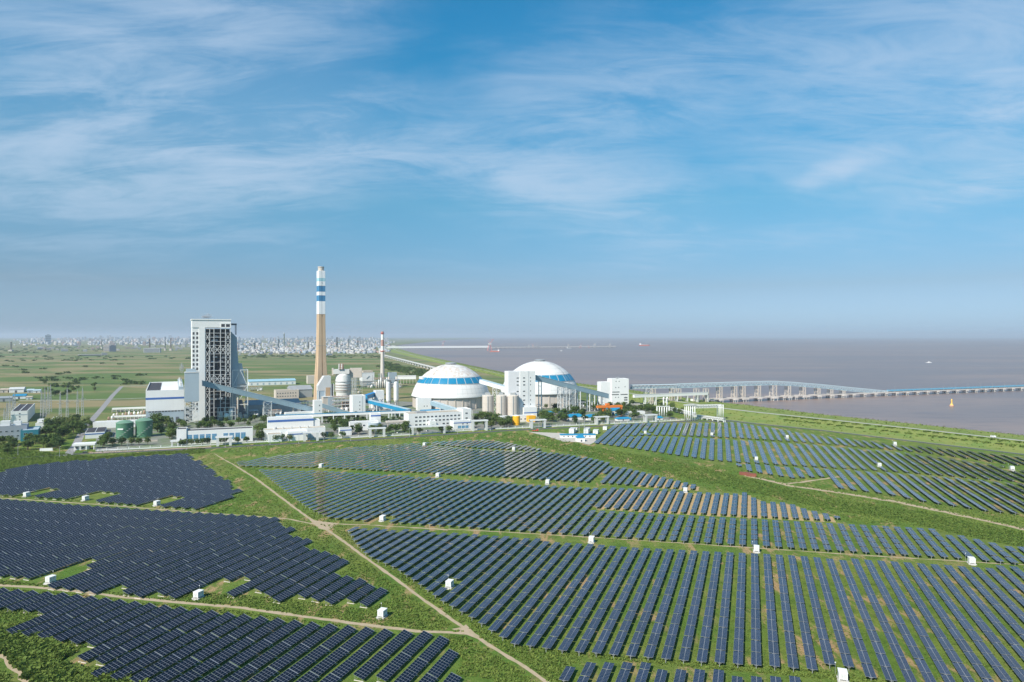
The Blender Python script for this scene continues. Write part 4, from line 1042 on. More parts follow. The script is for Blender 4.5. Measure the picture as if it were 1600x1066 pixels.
# ------------------------------------------------------------------ low buildings along the fence
bw = win_mesh(4.6, 5.2, glass_blue)
t, w, h = site('workshop_building', 'low white building with nine tall blue windows behind the fence', 'workshop', 276, 395, 672, 695.5, 17, R(21))
block(t, w*.125, w, 0, 17, 0, h*.86, white, dark_roof, .8); block(t, 0, w*.125-.01, -1, 16, 0, h, white, dark_roof, .8)
for f in (.135, .215, .295, .375, .455, .605, .685, .765, .84): link('window', bw, t, (w*f, -.02, h*.22))
for f in (.135, .215, .295, .375, .455, .605, .685, .765, .84): MB().box(w*f, w*f+4.6, -.2, -.02, h*.22+4.6+.9, h*.22+4.6+2.0).build('blue_lintel', band_blue, t)
MB().box(w*.04, w*.04+1.6, -1.08, -1.01, h*.3, h*.42).build('vent', steel_dark, t)
t, w, h = site('water_treatment_hall', 'wide white hall with blue roof line and flat brown lower roofs', 'hall', 413, 520, 659, 690, 40, R(22))
block(t, w*.06, w*.74, 22, 40, 0, h, white, pale_roof, .8); MB().box(w*.06, w*.74, 21.8, 21.98, h*.83, h*.94).build('blue_stripe', blue_stripe, t)
block(t, w*.74+.02, w*.84, 23, 39, 0, h*.82, white, pale_roof, .6)
block(t, 0, w*.9, 8, 21.7, 0, h*.5, white, tan_roof, .7); block(t, w*.05, w*.24, -8, 7.98, 0, h*.36, white, tan_roof, .7); block(t, w*.33, w*.62, -7, 7.98, 0, h*.40, white, pale_roof, .7)
MB().box(w*.33, w*.62, -7.2, -7.02, h*.31, h*.36).build('blue_stripe', blue_stripe, t)
for k in range(5): MB().cyl(w*.16 + k*9, 15, h*.5+.2, h*.5+2.2, 2.2 if k == 0 else .9, 14).build('roof_vent', pale_roof, t)
t, w, h = site('gate_kiosk', 'small white kiosk with blue stripe between bushes by the fence', 'kiosk', 531, 549.5, 670.5, 681, 11, R(22))
block(t, 0, w, 0, 11, 0, h, white, grey_roof, .6); MB().box(w*.02, w*.98, -.16, -.02, h*.72, h*.86).build('blue_stripe', blue_stripe, t); MB().box(w*.4, w*.5, -.08, -.01, 0, 2.2).build('door', steel_dark, t)
t, w, h = site('pump_station', 'white pump station with round basin on its right end', 'pump station', 547, 600, 657, 674, 18, R(22))
block(t, 0, w*.85, 2, 16, 0, h*.72, white, pale_roof, .8); windows(t, win_mesh(3, 1.6), [w*.05, w*.17, w*.38], [h*.4], 1.96)
MB().lathe([(w*.19,0),(w*.19,h*.7),(w*.175,h*.7),(w*.175,h*.6)], 28, (w*.72, 0, 0), cap=False).build('basin', grey_wall, t); MB().cyl(w*.72, 0, h*.55, h*.6, w*.174, 28).build('basin_cover', pale_roof, t)
block(t, w*.68, w*.98, 17, 28, 0, h*1.35, white, pale_roof, .8); MB().box(w*.68, w*.98, 16.82, 16.98, h*1.12, h*1.24).build('blue_stripe', blue_stripe, t)
t, w, h = site('coal_hopper_yard', 'concrete frames and sloping ramps behind the fence beside the pump station', 'concrete frame', 606, 634, 659, 670, 14, R(22))
for k in range(4): MB().box(w*k/3-.5, w*k/3+.5, 0, 1, 0, h*.8).build('column', cream, t)
MB().box(-1, w+1, -.5, 10, h*.8+.01, h).build('slab', cream, t)
for k in range(3): MB().bar((w*.2+k*6, -2, h*.7), (w*.5+k*6, -9, .5), 2.4, .8).build('ramp', concrete, t)

ow = win_mesh(3.1, 1.9)
t, w, h = site('office_building', 'three storey white office with rows of dark windows before the first dome', 'office', 638.5, 736, 648, 668, 24, R(24))
block(t, 0, w*.86, 0, 24, 0, h, white, tan_roof, 1.0); block(t, w*.86+.01, w, -1.5, 22, 0, h*1.18, white, pale_roof, 1.0)
for j, z_ in enumerate((h*.10, h*.40, h*.70)):
    for i in range(12):
        if j == 0 and i in (5, 6): continue
        link('window', ow, t, (w*.1 + i*w*.062, 0, z_))
link('window', ow, t, (w*.9, -1.5, h*.84)); link('window', ow, t, (w*.9, -1.5, h*.45))
side_windows(t, ow, -.0, [], [])
block(t, w*.30, w*.40, -9, -.02, 0, h*.42, white, pale_roof, .6); MB().box(w*.33, w*.37, -9.1, -9.02, 0, 3).build('door', steel_dark, t)
MB().box(w*.15, w*.30, 6, 16, h+.2, h+2.5).build('plant_room', grey_roof, t)
t, w, h = site('gate_house', 'small white building with wide blue windows before the office', 'gate house', 709, 738, 659.5, 671.5, 15, R(24))
block(t, 0, w, 0, 15, 0, h, white, pale_roof, .7); MB().box(-.15, w+.15, -.2, -.02, h*.8, h*.9).build('blue_stripe', blue_stripe, t)
gw = win_mesh(4.2, 3.4, glass_blue)
for f in (.22, .42, .62): link('window', gw, t, (w*f, 0, h*.12))
for f in (.45, .68): MB().box(w*f, w*f+2, -.08, -.01, h*.62, h*.74).build('vent', steel_dark, t)
t, w, h = site('lodge', 'long single storey white lodge on the pavement right of the gate house', 'lodge', 784, 836, 652, 661, 12, R(22))
block(t, 0, w, 0, 12, 0, h, white, pale_roof, .6); windows(t, win_mesh(2.2, 1.6), [3+k*6 for k in range(int(w/6)-1)], [h*.4])

# ------------------------------------------------------------------ coal domes
def make_dome(label, xc, y_base, r_, y_top, y_rim, band, seed):
    d0 = G(xc, y_base).y; dc = d0 + r_; P = Vector(((xc-CX)*dc/F, dc, 0)); FOOT.append((P.x - r_, P.y - r_, 0, 2*r_, 2*r_))
    t = thing('coal_dome', label, 'coal dome', P)
    z_r, z_t = hz(d0, y_rim), hz(dc, y_top); rise = z_t - z_r; Rs = (r_**2 + rise**2)/(2*rise); zc_ = z_t - Rs
    rad = lambda z: math.sqrt(max(0.0, Rs**2 - (z - zc_)**2))
    MB().lathe([(r_-2.5, 0), (r_-2.5, z_r-.02)], 96).build('ring_wall', M('ring_wall_concrete', (.52, .47, .43), .8, .1, .05, streak=.15), t, False)
    for k in range(32):
        a = 2*PI*k/32; MB().box(-.6, .6, -.7, .7, 0, z_r-.6).build('buttress', cream, t, loc=(cos(a)*(r_-2.1), sin(a)*(r_-2.1), 0), rotz=a)
    zs = [z_r + (z_t - z_r)*sin(u)**1 for u in np.linspace(0, PI/2*.985, 22)]
    shell_m = M('dome_shell_%d' % seed, (.68, .67, .65), .55, .05, .05, streak=.05)
    prof = [(r_+.6, z_r-1.2), (r_+.6, z_r)] + [(rad(z_), z_) for z_ in zs[1:]]
    MB().lathe(prof, 96).build('shell', shell_m, t, True)
    # ring of blue window panels, each a curved sheet standing proud of the shell
    z0, z1 = band; nP = 24; b = MB(); gap = .075*2*PI/nP
    vs = []; nu = 6
    for j in range(4):
        z_ = z0 + (z1 - z0)*j/3
        for i in range(nu + 1):
            a = gap/2 + (2*PI/nP - gap)*i/nu; q = rad(z_) + .45; vs.append((q*cos(a), q*sin(a), z_ + .2))
    fs = [(j*(nu+1)+i, j*(nu+1)+i+1, (j+1)*(nu+1)+i+1, (j+1)*(nu+1)+i) for j in range(3) for i in range(nu)]
    b.add(vs, fs); pm = b.mesh('window_panel', M('dome_blue', (.012, .20, .36), .35, .06, .1), smooth=True)
    for k in range(nP): link('window_panel', pm, t, (0, 0, 0), 2*PI*k/nP)
    for z_ in (z0 - .6, z1 + .9): MB().lathe([(rad(z_)+.25, z_-.25), (rad(z_)+.6, z_), (rad(z_)+.25, z_+.25)], 96, cap=False).build('band_rim', M('rim_grey', (.50, .50, .48), .7, .1, .2), t, True)
    # seams of the shell, thin raised strips
    sb_ = MB(); zz_ = [z_ for z_ in zs[1:-2]]
    vs = [((rad(z_)+.06), s_*.2, z_) for z_ in zz_ for s_ in (-1, 1)]; sb_.add(vs, [(2*i, 2*i+1, 2*i+3, 2*i+2) for i in range(len(zz_)-1)])
    sm = sb_.mesh('seam', M('seam_grey', (.50, .49, .47), .6, .05, .1))
    for k in range(48): link('seam', sm, t, (0, 0, 0), 2*PI*k/48)
    for z_ in np.linspace(z_r + 6, z_t - 5, 7): MB().lathe([(rad(z_-.16)+.05, z_-.16), (rad(z_)+.12, z_), (rad(z_+.16)+.05, z_+.16)], 96, cap=False).build('ring_seam', MATS['seam_grey'], t, True)
    sb2 = MB(); zz2 = list(np.linspace(z_r, z_t - 2, 26))
    for za, zb_ in zip(zz2[:-1], zz2[1:]):
        for s_ in (-.9, .9): sb2.bar((rad(za)+1.2, s_, za+1.0), (rad(zb_)+1.2, s_, zb_+1.0), .14)
        sb2.bar((rad(za)+.4, -.9, za), (rad(za)+.4, .9, za), .35)
    st_ = sb2.build('stairway', galv, t); st_.rotation_euler.z = R(-125 if seed == 1 else -40)
    MB().lathe([(8.0, z_t-1.3), (8.0, z_t+.6)], 28).build('vent_drum', steel_dark, t); MB().lathe([(9.6, z_t+.61), (9.6, z_t+1.7), (5, z_t+2.8), (.2, z_t+3.1)], 28).build('vent_cap', galv, t, False)
    return t, P, rad, z_r, z_t, r_
d1, P1, rad1, zr1, zt1, r1 = make_dome('stained white coal dome with blue window band, left of the two domes', 704.5, 641, 65, 569, 622, (40.2, 49.2), 1)
for nm, x0, x1, y0, y1 in (): pass
a = R(205); MB().box(-9, 9, -4, 4, zr1+27, zr1+31).build('entry_hood', white, d1, loc=(cos(a)*(rad1(zr1+29)-1), sin(a)*(rad1(zr1+29)-1), 0), rotz=a+PI/2)
d2, P2_, rad2, zr2, zt2, r2 = make_dome('clean white coal dome half hidden behind the tall tower, right of the two domes', 843.5, 638, 67, 564, 616, (42.2, 52), 2)
# rusty weathering on the upper part of the first dome
mt = bpy.data.materials['dome_shell_1']; tt = NT(mt.node_tree); bs = [n_ for n_ in mt.node_tree.nodes if n_.type == 'BSDF_PRINCIPLED'][0]
tco = tt.n('ShaderNodeTexCoord'); sp = tt.n('ShaderNodeSeparateXYZ'); tt.l(tco.outputs['Object'], sp.inputs[0])
mp = tt.n('ShaderNodeMapping'); mp.inputs['Scale'].default_value = (.18, .18, .05); tt.l(tco.outputs['Object'], mp.inputs[0])
nz = tt.n('ShaderNodeTexNoise', i_Scale=1.0, i_Detail=7.0, i_Roughness=.75); tt.l(mp.outputs[0], nz.inputs['Vector'])
msk = tt.math('MULTIPLY', tt.smooth(nz.outputs[0], .42, .62), tt.math('MULTIPLY', tt.smooth(sp.outputs[2], 49, 53), tt.smooth(sp.outputs[2], 71, 64)))
old = bs.inputs['Base Color'].links[0].from_socket
tt.l(tt.mix(tt.math('MULTIPLY', msk, .95), old, (.52, .40, .32)), bs.inputs['Base Color'])

# white house and sloping gallery at the foot of dome one
t, w, h = site('transfer_house', 'small white house against the foot of the stained dome', 'transfer house', 652.5, 674, 623, 642, 12, R(20))
block(t, 0, w, 0, 12, 0, h, white, pale_roof, .5); windows(t, win_mesh(1.5, 1.5), [w*.45, w*.65], [h*.32])
gallery('conveyor_gallery', 'low blue grey gallery sloping down right in front of the stained dome', U(675, 633, 1060), U(728, 650, 1010), 7, 6, gallery_top, gallery_mat, ((.3, 'pair'),))
t = gallery('conveyor_gallery', 'pale gallery on a deep truss from the stained dome up to the tall tower', U(752, 599, 1090), U(797, 612, 1020), 7, 6, gallery_top, white, ((.55, 'lattice'),))
q = G(731.5, 640); t = thing('stair_tower', 'thin open stair tower against the ring wall of the stained dome', 'stair tower', q, R(20))
tower_lattice(0, 0, 0, hz(q.y, 628), 5, 4, 3, .4, .25).build('frame', galv, t); MB().box(-2.5, 2.5, -2, 2, 6, 6.2).build('landing', galv, t)
# blue roofs before dome one
t, w, h = site('blue_shed', 'flat bright blue roofed shed behind the office', 'shed', 660, 696, 641.5, 646, 14, R(22))
MB().box(0, w, 0, 14, 0, h*.7).build('wall', white, t); MB().gable(-.6, w+.6, -.6, 14.6, h*.7+.01, h*1.1).build('roof', blue_paint, t)

# cream silos
for k, (xl, xr, lab) in enumerate(((753.5, 771.5, 'left one of the three beige concrete silos'), (775, 791.5, 'middle one of the three beige concrete silos'), (793, 810.5, 'right one of the three beige concrete silos, against the tall tower'))):
    d = G(0, 652).y; r_ = (xr-xl)*d/F/2; P = Vector((((xl+xr)/2 - CX)*d/F, d, 0)); FOOT.append((P.x-r_, P.y-r_, 0, 2*r_, 2*r_))
    t = thing('silo', lab, 'silo', P, 0, 'beige silos beside the tall tower'); hs = hz(d, 618.5)
    MB().lathe([(r_, 1), (r_, hs), (r_*.93, hs+.8), (.2, hs+1.4)], 36).build('shell', M('silo_concrete', (.55, .49, .43), .8, .07, .08, streak=.16), t, False)
    MB().lathe([(r_*1.06, 0), (r_*1.06, .98)], 36).build('base', concrete, t)
    for z_ in (hs*.33, hs*.66): MB().lathe([(r_+.02, z_-.2), (r_+.18, z_), (r_+.02, z_+.2)], 36, cap=False).build('joint_ring', cream, t)
    MB().box(-r_*.5, r_*.4, -r_*.3, r_*.5, hs+.9, hs+4.5).build('top_house', galv, t)
    b = MB()
    for a in range(12): b.box(r_*.96*cos(a*PI/6)-.08, r_*.96*cos(a*PI/6)+.08, r_*.96*sin(a*PI/6)-.08, r_*.96*sin(a*PI/6)+.08, hs+.3, hs+1.9)
    b.lathe([(r_*.97, hs+1.8), (r_*.97, hs+1.95)], 24, cap=False); b.build('railing', steel, t)
    MB().box(-.5, .5, -r_-.7, -r_-.1, 0, hs).build('ladder', galv, t)

# tall transfer tower between the domes
t, w, h = site('transfer_tower', 'tall plain white transfer tower with narrow windows between the two domes', 'transfer tower', 794.5, 836.5, 581.5, 652, 17, R(20))
block(t, 0, w*.42, 0, 17, 0, h, M('tower_panel', (.70, .69, .70), .6, .04, .05, streak=.06), pale_roof, .8)
block(t, w*.42+.01, w*.74, -.8, 16, 0, h, white, pale_roof, .8, 'bay'); block(t, w*.74+.01, w, -.3, 17, 0, h, white, pale_roof, .8, 'bay')
tw = win_mesh(3.2, 1.6); tn = win_mesh(1.2, 2.0)
for y in (592, 597.5, 603, 613, 620, 627, 634): 
    z_ = hz(t.location.y, y)
    link('window', tw, t, (w*.30, 0, z_)); link('window', tw, t, (w*.53, -.8, z_)); link('window', tn, t, (w*.80, -.3, z_))
block(t, w*.5, w*.98, -8, -.85, 0, hz(t.location.y, 637.5), white, pale_roof, .6, 'annexe_wall'); MB().box(w*.5, w*.98, -8.15, -8.02, hz(t.location.y, 646), hz(t.location.y, 644.6)).build('blue_stripe', blue_stripe, t)

gl = gallery('conveyor_gallery', 'long blue grey conveyor gallery sloping from the tall tower to the right hand white block', U(834, 593.5, 1010), U(949, 622.5, 1080), 7.5, 7,
        trestles=((.08, 'pair'), (.37, 'lattice'), (.49, 'lattice'), (.60, 'pair'), (.73, 'pair'), (.80, 'pair'), (.88, 'pair'), (.94, 'pair')))

# right hand transfer block
t, w, h = site('transfer_tower', 'white stepped transfer block with scattered windows where the jetty conveyor lands', 'transfer tower', 956, 982.5, 593, 635, 20, R(14))
block(t, 0, w, 0, 20, 0, h, white, pale_roof, .8); hl = hz(t.location.y, 598); block(t, -w*.60, -.02, 2, 20, 0, hl, white, pale_roof, .8, 'lower_wall', 'lower_roof')
sw = win_mesh(1.5, 1.6); lw = win_mesh(w*.55, 1.5)
for fx, y in ((.22, 597), (.4, 597), (.2, 606.5), (.38, 606.5), (.75, 605.5), (.2, 622), (.36, 622), (.8, 622)): link('window', sw, t, (w*fx, 0, hz(t.location.y, y)))
for fx, y in ((.02, 613.5), (-.02, 617.5), (.5, 617.5)): link('window', win_mesh(w*.42, 1.4), t, (w*fx+.3, 0, hz(t.location.y, y)))
for y in (623, 626.5, 631): link('window', win_mesh(w*.2, 2.0), t, (w*.72, 0, hz(t.location.y, y)))
MB().box(w*.4, w*.5, 8, 12, h+.2, h+3).build('roof_vent', galv, t); MB().tube((w*.45, 5, h), (w*.45, 5, h+6), .15).build('mast', galv, t)

# orange gantry crane
q = G(941, 651); dq = q.y; t = thing('gantry_crane', 'orange gantry crane standing in the yard before the right white block', 'gantry crane', q, R(16))
L = 34*dq/F; hg = hz(dq, 634)
MB().box(-8, L, -1.4, 1.4, hg-3.2, hg).build('girder', orange, t); MB().box(-8, L, 2.4, 3.6, hg-3.2, hg).build('girder', orange, t)
for x in (.5, 5.5): MB().bar((x, 0, 0), (x+ (1 if x < 3 else -1), 0, hg-3.2), 1.3).build('leg', orange, t)
for x in (.5, 5.5): MB().bar((x, 9, 0), (x+ (1 if x < 3 else -1), 3, hg-3.2), 1.1).build('leg', orange, t)
for y in (0, 9): MB().bar((L-1.2, y, 0), (L-1.2, y*.3, hg-3.2), 1.6).build('leg', orange, t)
MB().box(6, 11, -1.6, 3.8, hg+.01, hg+3).build('trolley', orange, t); MB().box(9, 11.5, -2.2, .5, hg-6.5, hg-3.3).build('cab', orange, t)
FOOT.append((q.x-9, q.y-2, R(16), L+12, 14))

# yellow tanks behind the fence
for k, (xl, xr, yt, yb, lab) in enumerate(((801, 812.5, 649.5, 664, 'left of two yellow tanks behind the fence, nearer and rounder'), (824, 834.5, 649.5, 660, 'right of two yellow tanks behind the fence, with sloping hood'))):
    d = G(0, yb).y; r_ = (xr-xl)*d/F/2; P = Vector((((xl+xr)/2-CX)*d/F, d, 0)); hh = hz(d, yt)
    t = thing('yellow_tank', lab, 'tank', P, R(20), 'yellow tanks'); FOOT.append((P.x-r_, P.y-r_, 0, 2*r_, 2*r_))
    if k == 0: MB().lathe([(r_*.95, 0), (r_*.95, 2), (r_, 2.1), (r_, hh-1), (r_*.9, hh)], 28).build('shell', yellow, t, False); MB().lathe([(r_*.88, hh+.01), (r_*.3, hh+1.0)], 28).build('lid', white, t)
    else: MB().box(-r_, r_, -r_, r_, 1, hh).build('shell', yellow, t); MB().prism([(r_, hh*.35), (r_*1.35, hh*.75), (r_*1.35, hh), (r_, hh)], -r_*.9, r_*.9).build('hood', yellow, t); MB().box(-r_*1.05, r_*1.05, -r_*1.05, r_*1.05, 0, .98).build('base', concrete, t)

# blue roofed sheds in the tree belt
for i, (xl, xr, yt, yb, dp, lab) in enumerate(((849, 866, 643.5, 648, 9, 'leftmost small blue roofed shed in the tree belt'), (876, 898, 643.5, 649, 10, 'blue roofed shed beside the leftmost one in the tree belt'),
        (889, 914, 648.5, 657, 16, 'largest hipped blue roof among the trees behind the fence'), (918, 938, 649, 657, 14, 'blue roof between the trees and the orange crane'),
        (946, 976, 639, 647, 14, 'bright blue shed under the orange gantry crane'), (965, 985, 653, 658, 8, 'low blue shed among pipes right of the crane'), (1026, 1036, 651, 656.5, 8, 'small blue shed below the tall pipe columns'))):
    t, w, h = site('blue_roofed_shed', lab, 'shed', xl, xr, yt, yb, dp, R(20), 'blue roofed sheds')
    MB().box(0, w, 0, dp, 0, h*.6).build('wall', white, t)
    b = MB(); x0, x1, y0, y1 = -.8, w+.8, -.8, dp+.8; m_ = min(w, dp)*.4; z0_ = h*.6+.01
    b.add([(x0,y0,z0_),(x1,y0,z0_),(x1,y1,z0_),(x0,y1,z0_),(x0+m_,dp/2,h*1.05),(x1-m_,dp/2,h*1.05)], [(0,1,5,4),(1,2,5),(2,3,4,5),(3,0,4),(0,3,2,1)]); b.build('roof', blue_paint, t)
    MB().box(w*.4, w*.4+1.6, -.06, -.01, 0, 2.2).build('door', steel_dark, t)
t, w, h = site('white_shed', 'long thin white shed right of the blue shed and crane', 'shed', 978, 1008, 644, 648, 9, R(18)); block(t, 0, w, 0, 9, 0, h, white, pale_roof, 0)
for i, (x, y) in enumerate(((948,648),(953,649),(958,648.5),(963,650),(968,649),(981,656),(985,657),(975,657))):
    q = G(x, y); tg = MB().lathe([(1.6,0),(1.6,3.2),(1.2,3.8),(.2,4)], 14).build('blue_drum', blue_paint, None, True, q); tag(tg, 'blue storage drum in the yard under and beside the orange crane', 'drum', 'blue drums in the crane yard')

# solar control compound
t, w, h = site('control_building', 'long low white control building with blue eaves beside the back solar block', 'control building', 876, 931, 679.5, 684.5, 8, R(4))
block(t, 0, w, 0, 8, 0, h*.85, white, pale_roof, 0); MB().box(-.4, w+.4, -.5, 8.4, h*.85+.14, h).build('eaves', blue_paint, t); windows(t, win_mesh(1.6, 1.2), [3+k*5 for k in range(7)], [h*.3])
t, w, h = site('gate_lodge', 'white lodge with bright blue gable roof in front of the control building', 'lodge', 902, 914, 684, 690.5, 9, R(8))
MB().box(0, w, 0, 9, 0, h*.95).build('wall', white, t); MB().add([(-.5,-.5,h*.96),(w+.5,-.5,h*.96),(w+.5,9.5,h*.96),(-.5,9.5,h*.96),(w*.25,4.5,h*1.45),(w*.85,4.5,h*1.45)], [(0,1,5,4),(1,2,5),(2,3,4,5),(3,0,4),(0,3,2,1)]).build('roof', blue_paint, t)
MB().box(w*.45, w*.65, -.06, -.01, 0, 2.1).build('door', steel_dark, t)
for i, (xl, xr, yt, yb, dp, lab) in enumerate(((889, 896.5, 670.5, 677.5, 14, 'white transformer hut at the left of the solar compound'), (912, 919, 671, 678, 17, 'long white switchgear container in the solar compound'), (926.5, 934, 672.5, 678, 10, 'second white switchgear container in the solar compound'), (942, 948, 667, 672, 6, 'small white cabin beside the first panels of the back block'), (896.5, 901.5, 669, 674.5, 5, 'narrow white cabin behind the transformer hut'))):
    t, w, h = site('switchgear_cabin', lab, 'cabin', xl, xr, yt, yb, dp, -R(15), 'white cabins in the solar compound')
    MB().box(0, w, 0, dp, .4, h).build('body', white, t); MB().box(-.2, w+.2, -.2, dp+.2, 0, .39).build('plinth', concrete, t); MB().box(-.15, w+.15, -.15, dp+.15, h+.01, h+.2).build('roof', pale_roof, t); MB().box(w*.3, w*.7, -.06, -.01, .5, h*.8).build('door', pale_roof, t)
b = MB(); b.add([tuple(G(x, y) + Vector((0,0,.05))) for x, y in ((825,675),(880,677),(930,683),(932,690),(921,695),(903,691),(880,690),(852,681))], [tuple(range(8))]); o = structure(b.build('compound_apron', M('apron_paving', (.46, .42, .37), .9, .12, .1)))
if o.data.polygons[0].normal.z < 0: o.data.flip_normals()
q = G(832, 674.5); t = thing('red_truck', 'small red flatbed truck on the apron left of the control building', 'truck', q, R(10))
MB().box(0, 5.5, 0, 2.2, .8, 1.3).build('bed', red, t); MB().box(5.6, 7.4, 0, 2.2, .8, 2.6).build('cab', red, t)
for x in (1, 4, 6.4):
    for y in (-.05, 2.25): MB().tube((x, y-.12, .45), (x, y+.12, .45), .45, 12).build('wheel', black, t)
for x, y, lab in ((1163, 742.5, 'left of two rust red containers at the end of the sandy road'), (1174, 744.5, 'right of two rust red containers at the end of the sandy road')):
    q = G(x, y); t = thing('red_container', lab, 'container', q, -R(22), 'red containers'); MB().box(-4, 4, -1.3, 1.3, .1, 2.4).build('body', M('rust_red', (.22, .07, .045), .7, .15, .3), t)
    b = MB()
    for k in range(13): b.box(-3.9+k*.62, -3.7+k*.62, -1.36, -1.302, .2, 2.3)
    b.build('ribs', M('rust_red', (.22, .07, .045)), t); MB().box(-4.05, 4.05, -1.35, 1.35, 2.41, 2.5).build('roof', M('rust_red', (.22, .07, .045)), t)

# ------------------------------------------------------------------ fence, portals, lamps
fence_px = [(150,704.5),(300,697.8),(400,691.5),(480,687.5),(560,683.7),(640,680),(700,675.2),(760,671.5),(860,667),(960,662.3),(1030,659),(1100,655)]
fp = resample([G(x, y) for x, y in fence_px], 9.0)
t = thing('perimeter_fence', 'long low white wall with posts between the power station and the solar field', 'fence', fp[0])
post = MB().box(-.28, .28, -.28, .28, 0, 2.5).box(-.36, .36, -.36, .36, 2.501, 2.66).mesh('fence_post', white)
for i, p in enumerate(fp):
    lp = p - fp[0]; o = link('fence_post', post, t, lp)
    if i < len(fp) - 1:
        d = fp[i+1] - p; L = d.length; a = math.atan2(d.y, d.x); o.rotation_euler.z = a
        b = MB().box(.3, L-.3, -.14, .14, 0, .9)
        b.box(.3, L-.3, -.06, .06, 1.95, 2.1)
        for k in range(int(L/.9)): b.box(.5+k*.9, .6+k*.9, -.05, .05, .901, 1.949)
        b.build('fence_panel', white, t, loc=lp, rotz=a)
lamp_proto = None
lamps = [(28,711),(93,714),(150,705),(199,705.5),(292,702),(352,699),(422,694.5),(467,693),(506,690.5),(548,688.5),(617,685.5),(640,682),(715,677.5),(842,674),(905,680),(913,676)]
for i, (x, y) in enumerate(lamps):
    q = G(x, y)
    if lamp_proto is None:
        lamp_proto = thing('street_lamp', '', 'street lamp', q, 0, 'street lamps along the factory road')
        MB().lathe([(.22,0),(.14,9.2)], 10).build('pole', galv, lamp_proto); a_ = MB().bar((0,0,9.1), (1.6,0,9.5), .14).build('arm', galv, lamp_proto); MB().box(1.3, 2.4, -.2, .2, 9.4, 9.6).build('lamp_head', white, lamp_proto); MB().box(-.4, .4, -.4, .4, 0, .5).build('base', concrete, lamp_proto); o = lamp_proto
    else: o = copy_thing(lamp_proto, q)
    o.rotation_euler.z = R(100)
    if i >= 14: o.scale = (1.6, 1.6, 2.0)
    where = ('at the far left end of the road', 'at the factory entrance junction', 'just right of the gatehouse bushes', 'in front of the left green tank', 'before the left end of the low blue windowed building', 'before the middle of the low blue windowed building',
             'before the left end of the water treatment hall', 'left of the pipe portal by the water hall', 'right of the pipe portal by the water hall', 'in front of the small kiosk', 'right of the pump station portal', 'left of the office building', 'in front of the gate house', 'on the apron below the right yellow tank', 'tall left one of the pair in the solar compound', 'tall right one of the pair in the solar compound')[i]
    o['label'] = 'grey road lamp pole standing ' + where
portals = [(267.5,279,689,698,'small one left of the blue windowed building'), (338,362,683,697.5,'before the right half of the blue windowed building'), (474,498,676,690,'in front of the water treatment hall'), (577,602,669.5,684,'in front of the round basin'), (643,696,667,680,'long one before the office building'),
           (738,762,657.5,674,'right of the gate house'), (830,853,656.5,670,'beside the right yellow tank'), (932,951.5,651.5,664,'below the orange crane'), (1009,1027,648.5,660.5,'near the right end of the fence')]
for xl, xr, yt, yb, lab in portals:
    t, w, h = site('pipe_portal', 'white pipe portal over the fence, ' + lab, 'pipe portal', xl, xr, yt, yb, 7, R(20), 'pipe portals over the fence')
    lw_ = min(2.6, w*.2)
    for x in (0, w-lw_): MB().box(x, x+lw_, 0, 1.4, 0, h-1.2).build('leg', pale_roof, t); MB().box(x+.3, x+lw_-.3, 5.4, 6.6, 0, h-1.2).build('leg', pale_roof, t)
    MB().box(-.8, w+.8, -.2, 1.6, h-1.19, h).build('beam', white, t); MB().box(-.8, w+.8, 5.2, 6.8, h-1.19, h).build('beam', white, t)
    for y in (2.3, 3.4, 4.5): MB().tube((-1.5, y, h-.4), (w+1.5, y, h-.4), .38).build('pipe', galv, t)

# pipe columns and gantry by the dyke
t, w, h = site('pipe_columns', 'row of six tall white pipe columns near the right end of the fence', 'pipe columns', 1027.5, 1046.5, 636, 651, 4, R(12))
for k in range(6): MB().cyl(k*w/5, 2, 0, h, .75, 14).build('column', white, t, True)
MB().box(-.8, w+.8, 1, 3, h+.01, h+.9).build('cap_beam', white, t)
t, w, h = site('pipe_columns', 'cluster of taller slim white columns behind the row of six', 'pipe columns', 1036.5, 1044.5, 621, 640, 6, R(12))
for k in range(4): MB().cyl(k*w/3, (k % 2)*4, 0, h, .7, 14).build('column', white, t, True)
MB().box(-.7, w+.7, -.5, 5, h*.86, h*.9).build('cap_beam', cream, t)
t, w, h = site('pipe_gantry', 'white pipe gantry with truss bridge on column groups by the dyke road', 'pipe gantry', 1073, 1130.5, 633.5, 658, 8, R(14))
for f in (0, .05, .10, .16, .22, .88, .93, .99):
    MB().cyl(w*f, 0, 0, h-.5, .55, 12).build('column', white, t, True)
for f in (.02, .2, .9): MB().cyl(w*f, 7, 0, h-.5, .55, 12).build('column', white, t, True)
b = MB(); nb = 12; x0, x1 = w*.12, w
for y in (0, 6):
    b.bar((x0,y,h-.5), (x1,y,h-.5), .5); b.bar((x0,y,h-4.2), (x1,y,h-4.2), .5)
    for k in range(nb):
        xa, xb = x0+(x1-x0)*k/nb, x0+(x1-x0)*(k+1)/nb; b.bar((xa,y,h-4.2), (xb,y,h-.5), .3); b.bar((xb,y,h-4.2), (xb,y,h-.5), .3)
b.build('truss', white, t); MB().box(-1, w*.25, -1, 7.5, h-.45, h+.4).build('platform', pale_roof, t)
for y in (1.6, 3, 4.4): MB().tube((x0, y, h-2.4), (x1, y, h-2.4), .5).build('pipe', galv, t)
gallery('pipe_rack', 'low white pipe truss crossing the grass toward the right end of the fence', U(1046, 640, 1075), U(1086, 650, 985), 4, 4, pale_roof, galv, [(k/6, 'pair') for k in range(7)], None, True, 'pipe rack')
gallery('pipe_rack', 'low grey pipe truss continuing right along the foot of the dyke', U(1090, 652, 965), U(1132, 657.5, 925), 4, 3, pale_roof, galv, [(k/5, 'pair') for k in range(6)], None, True, 'pipe rack')

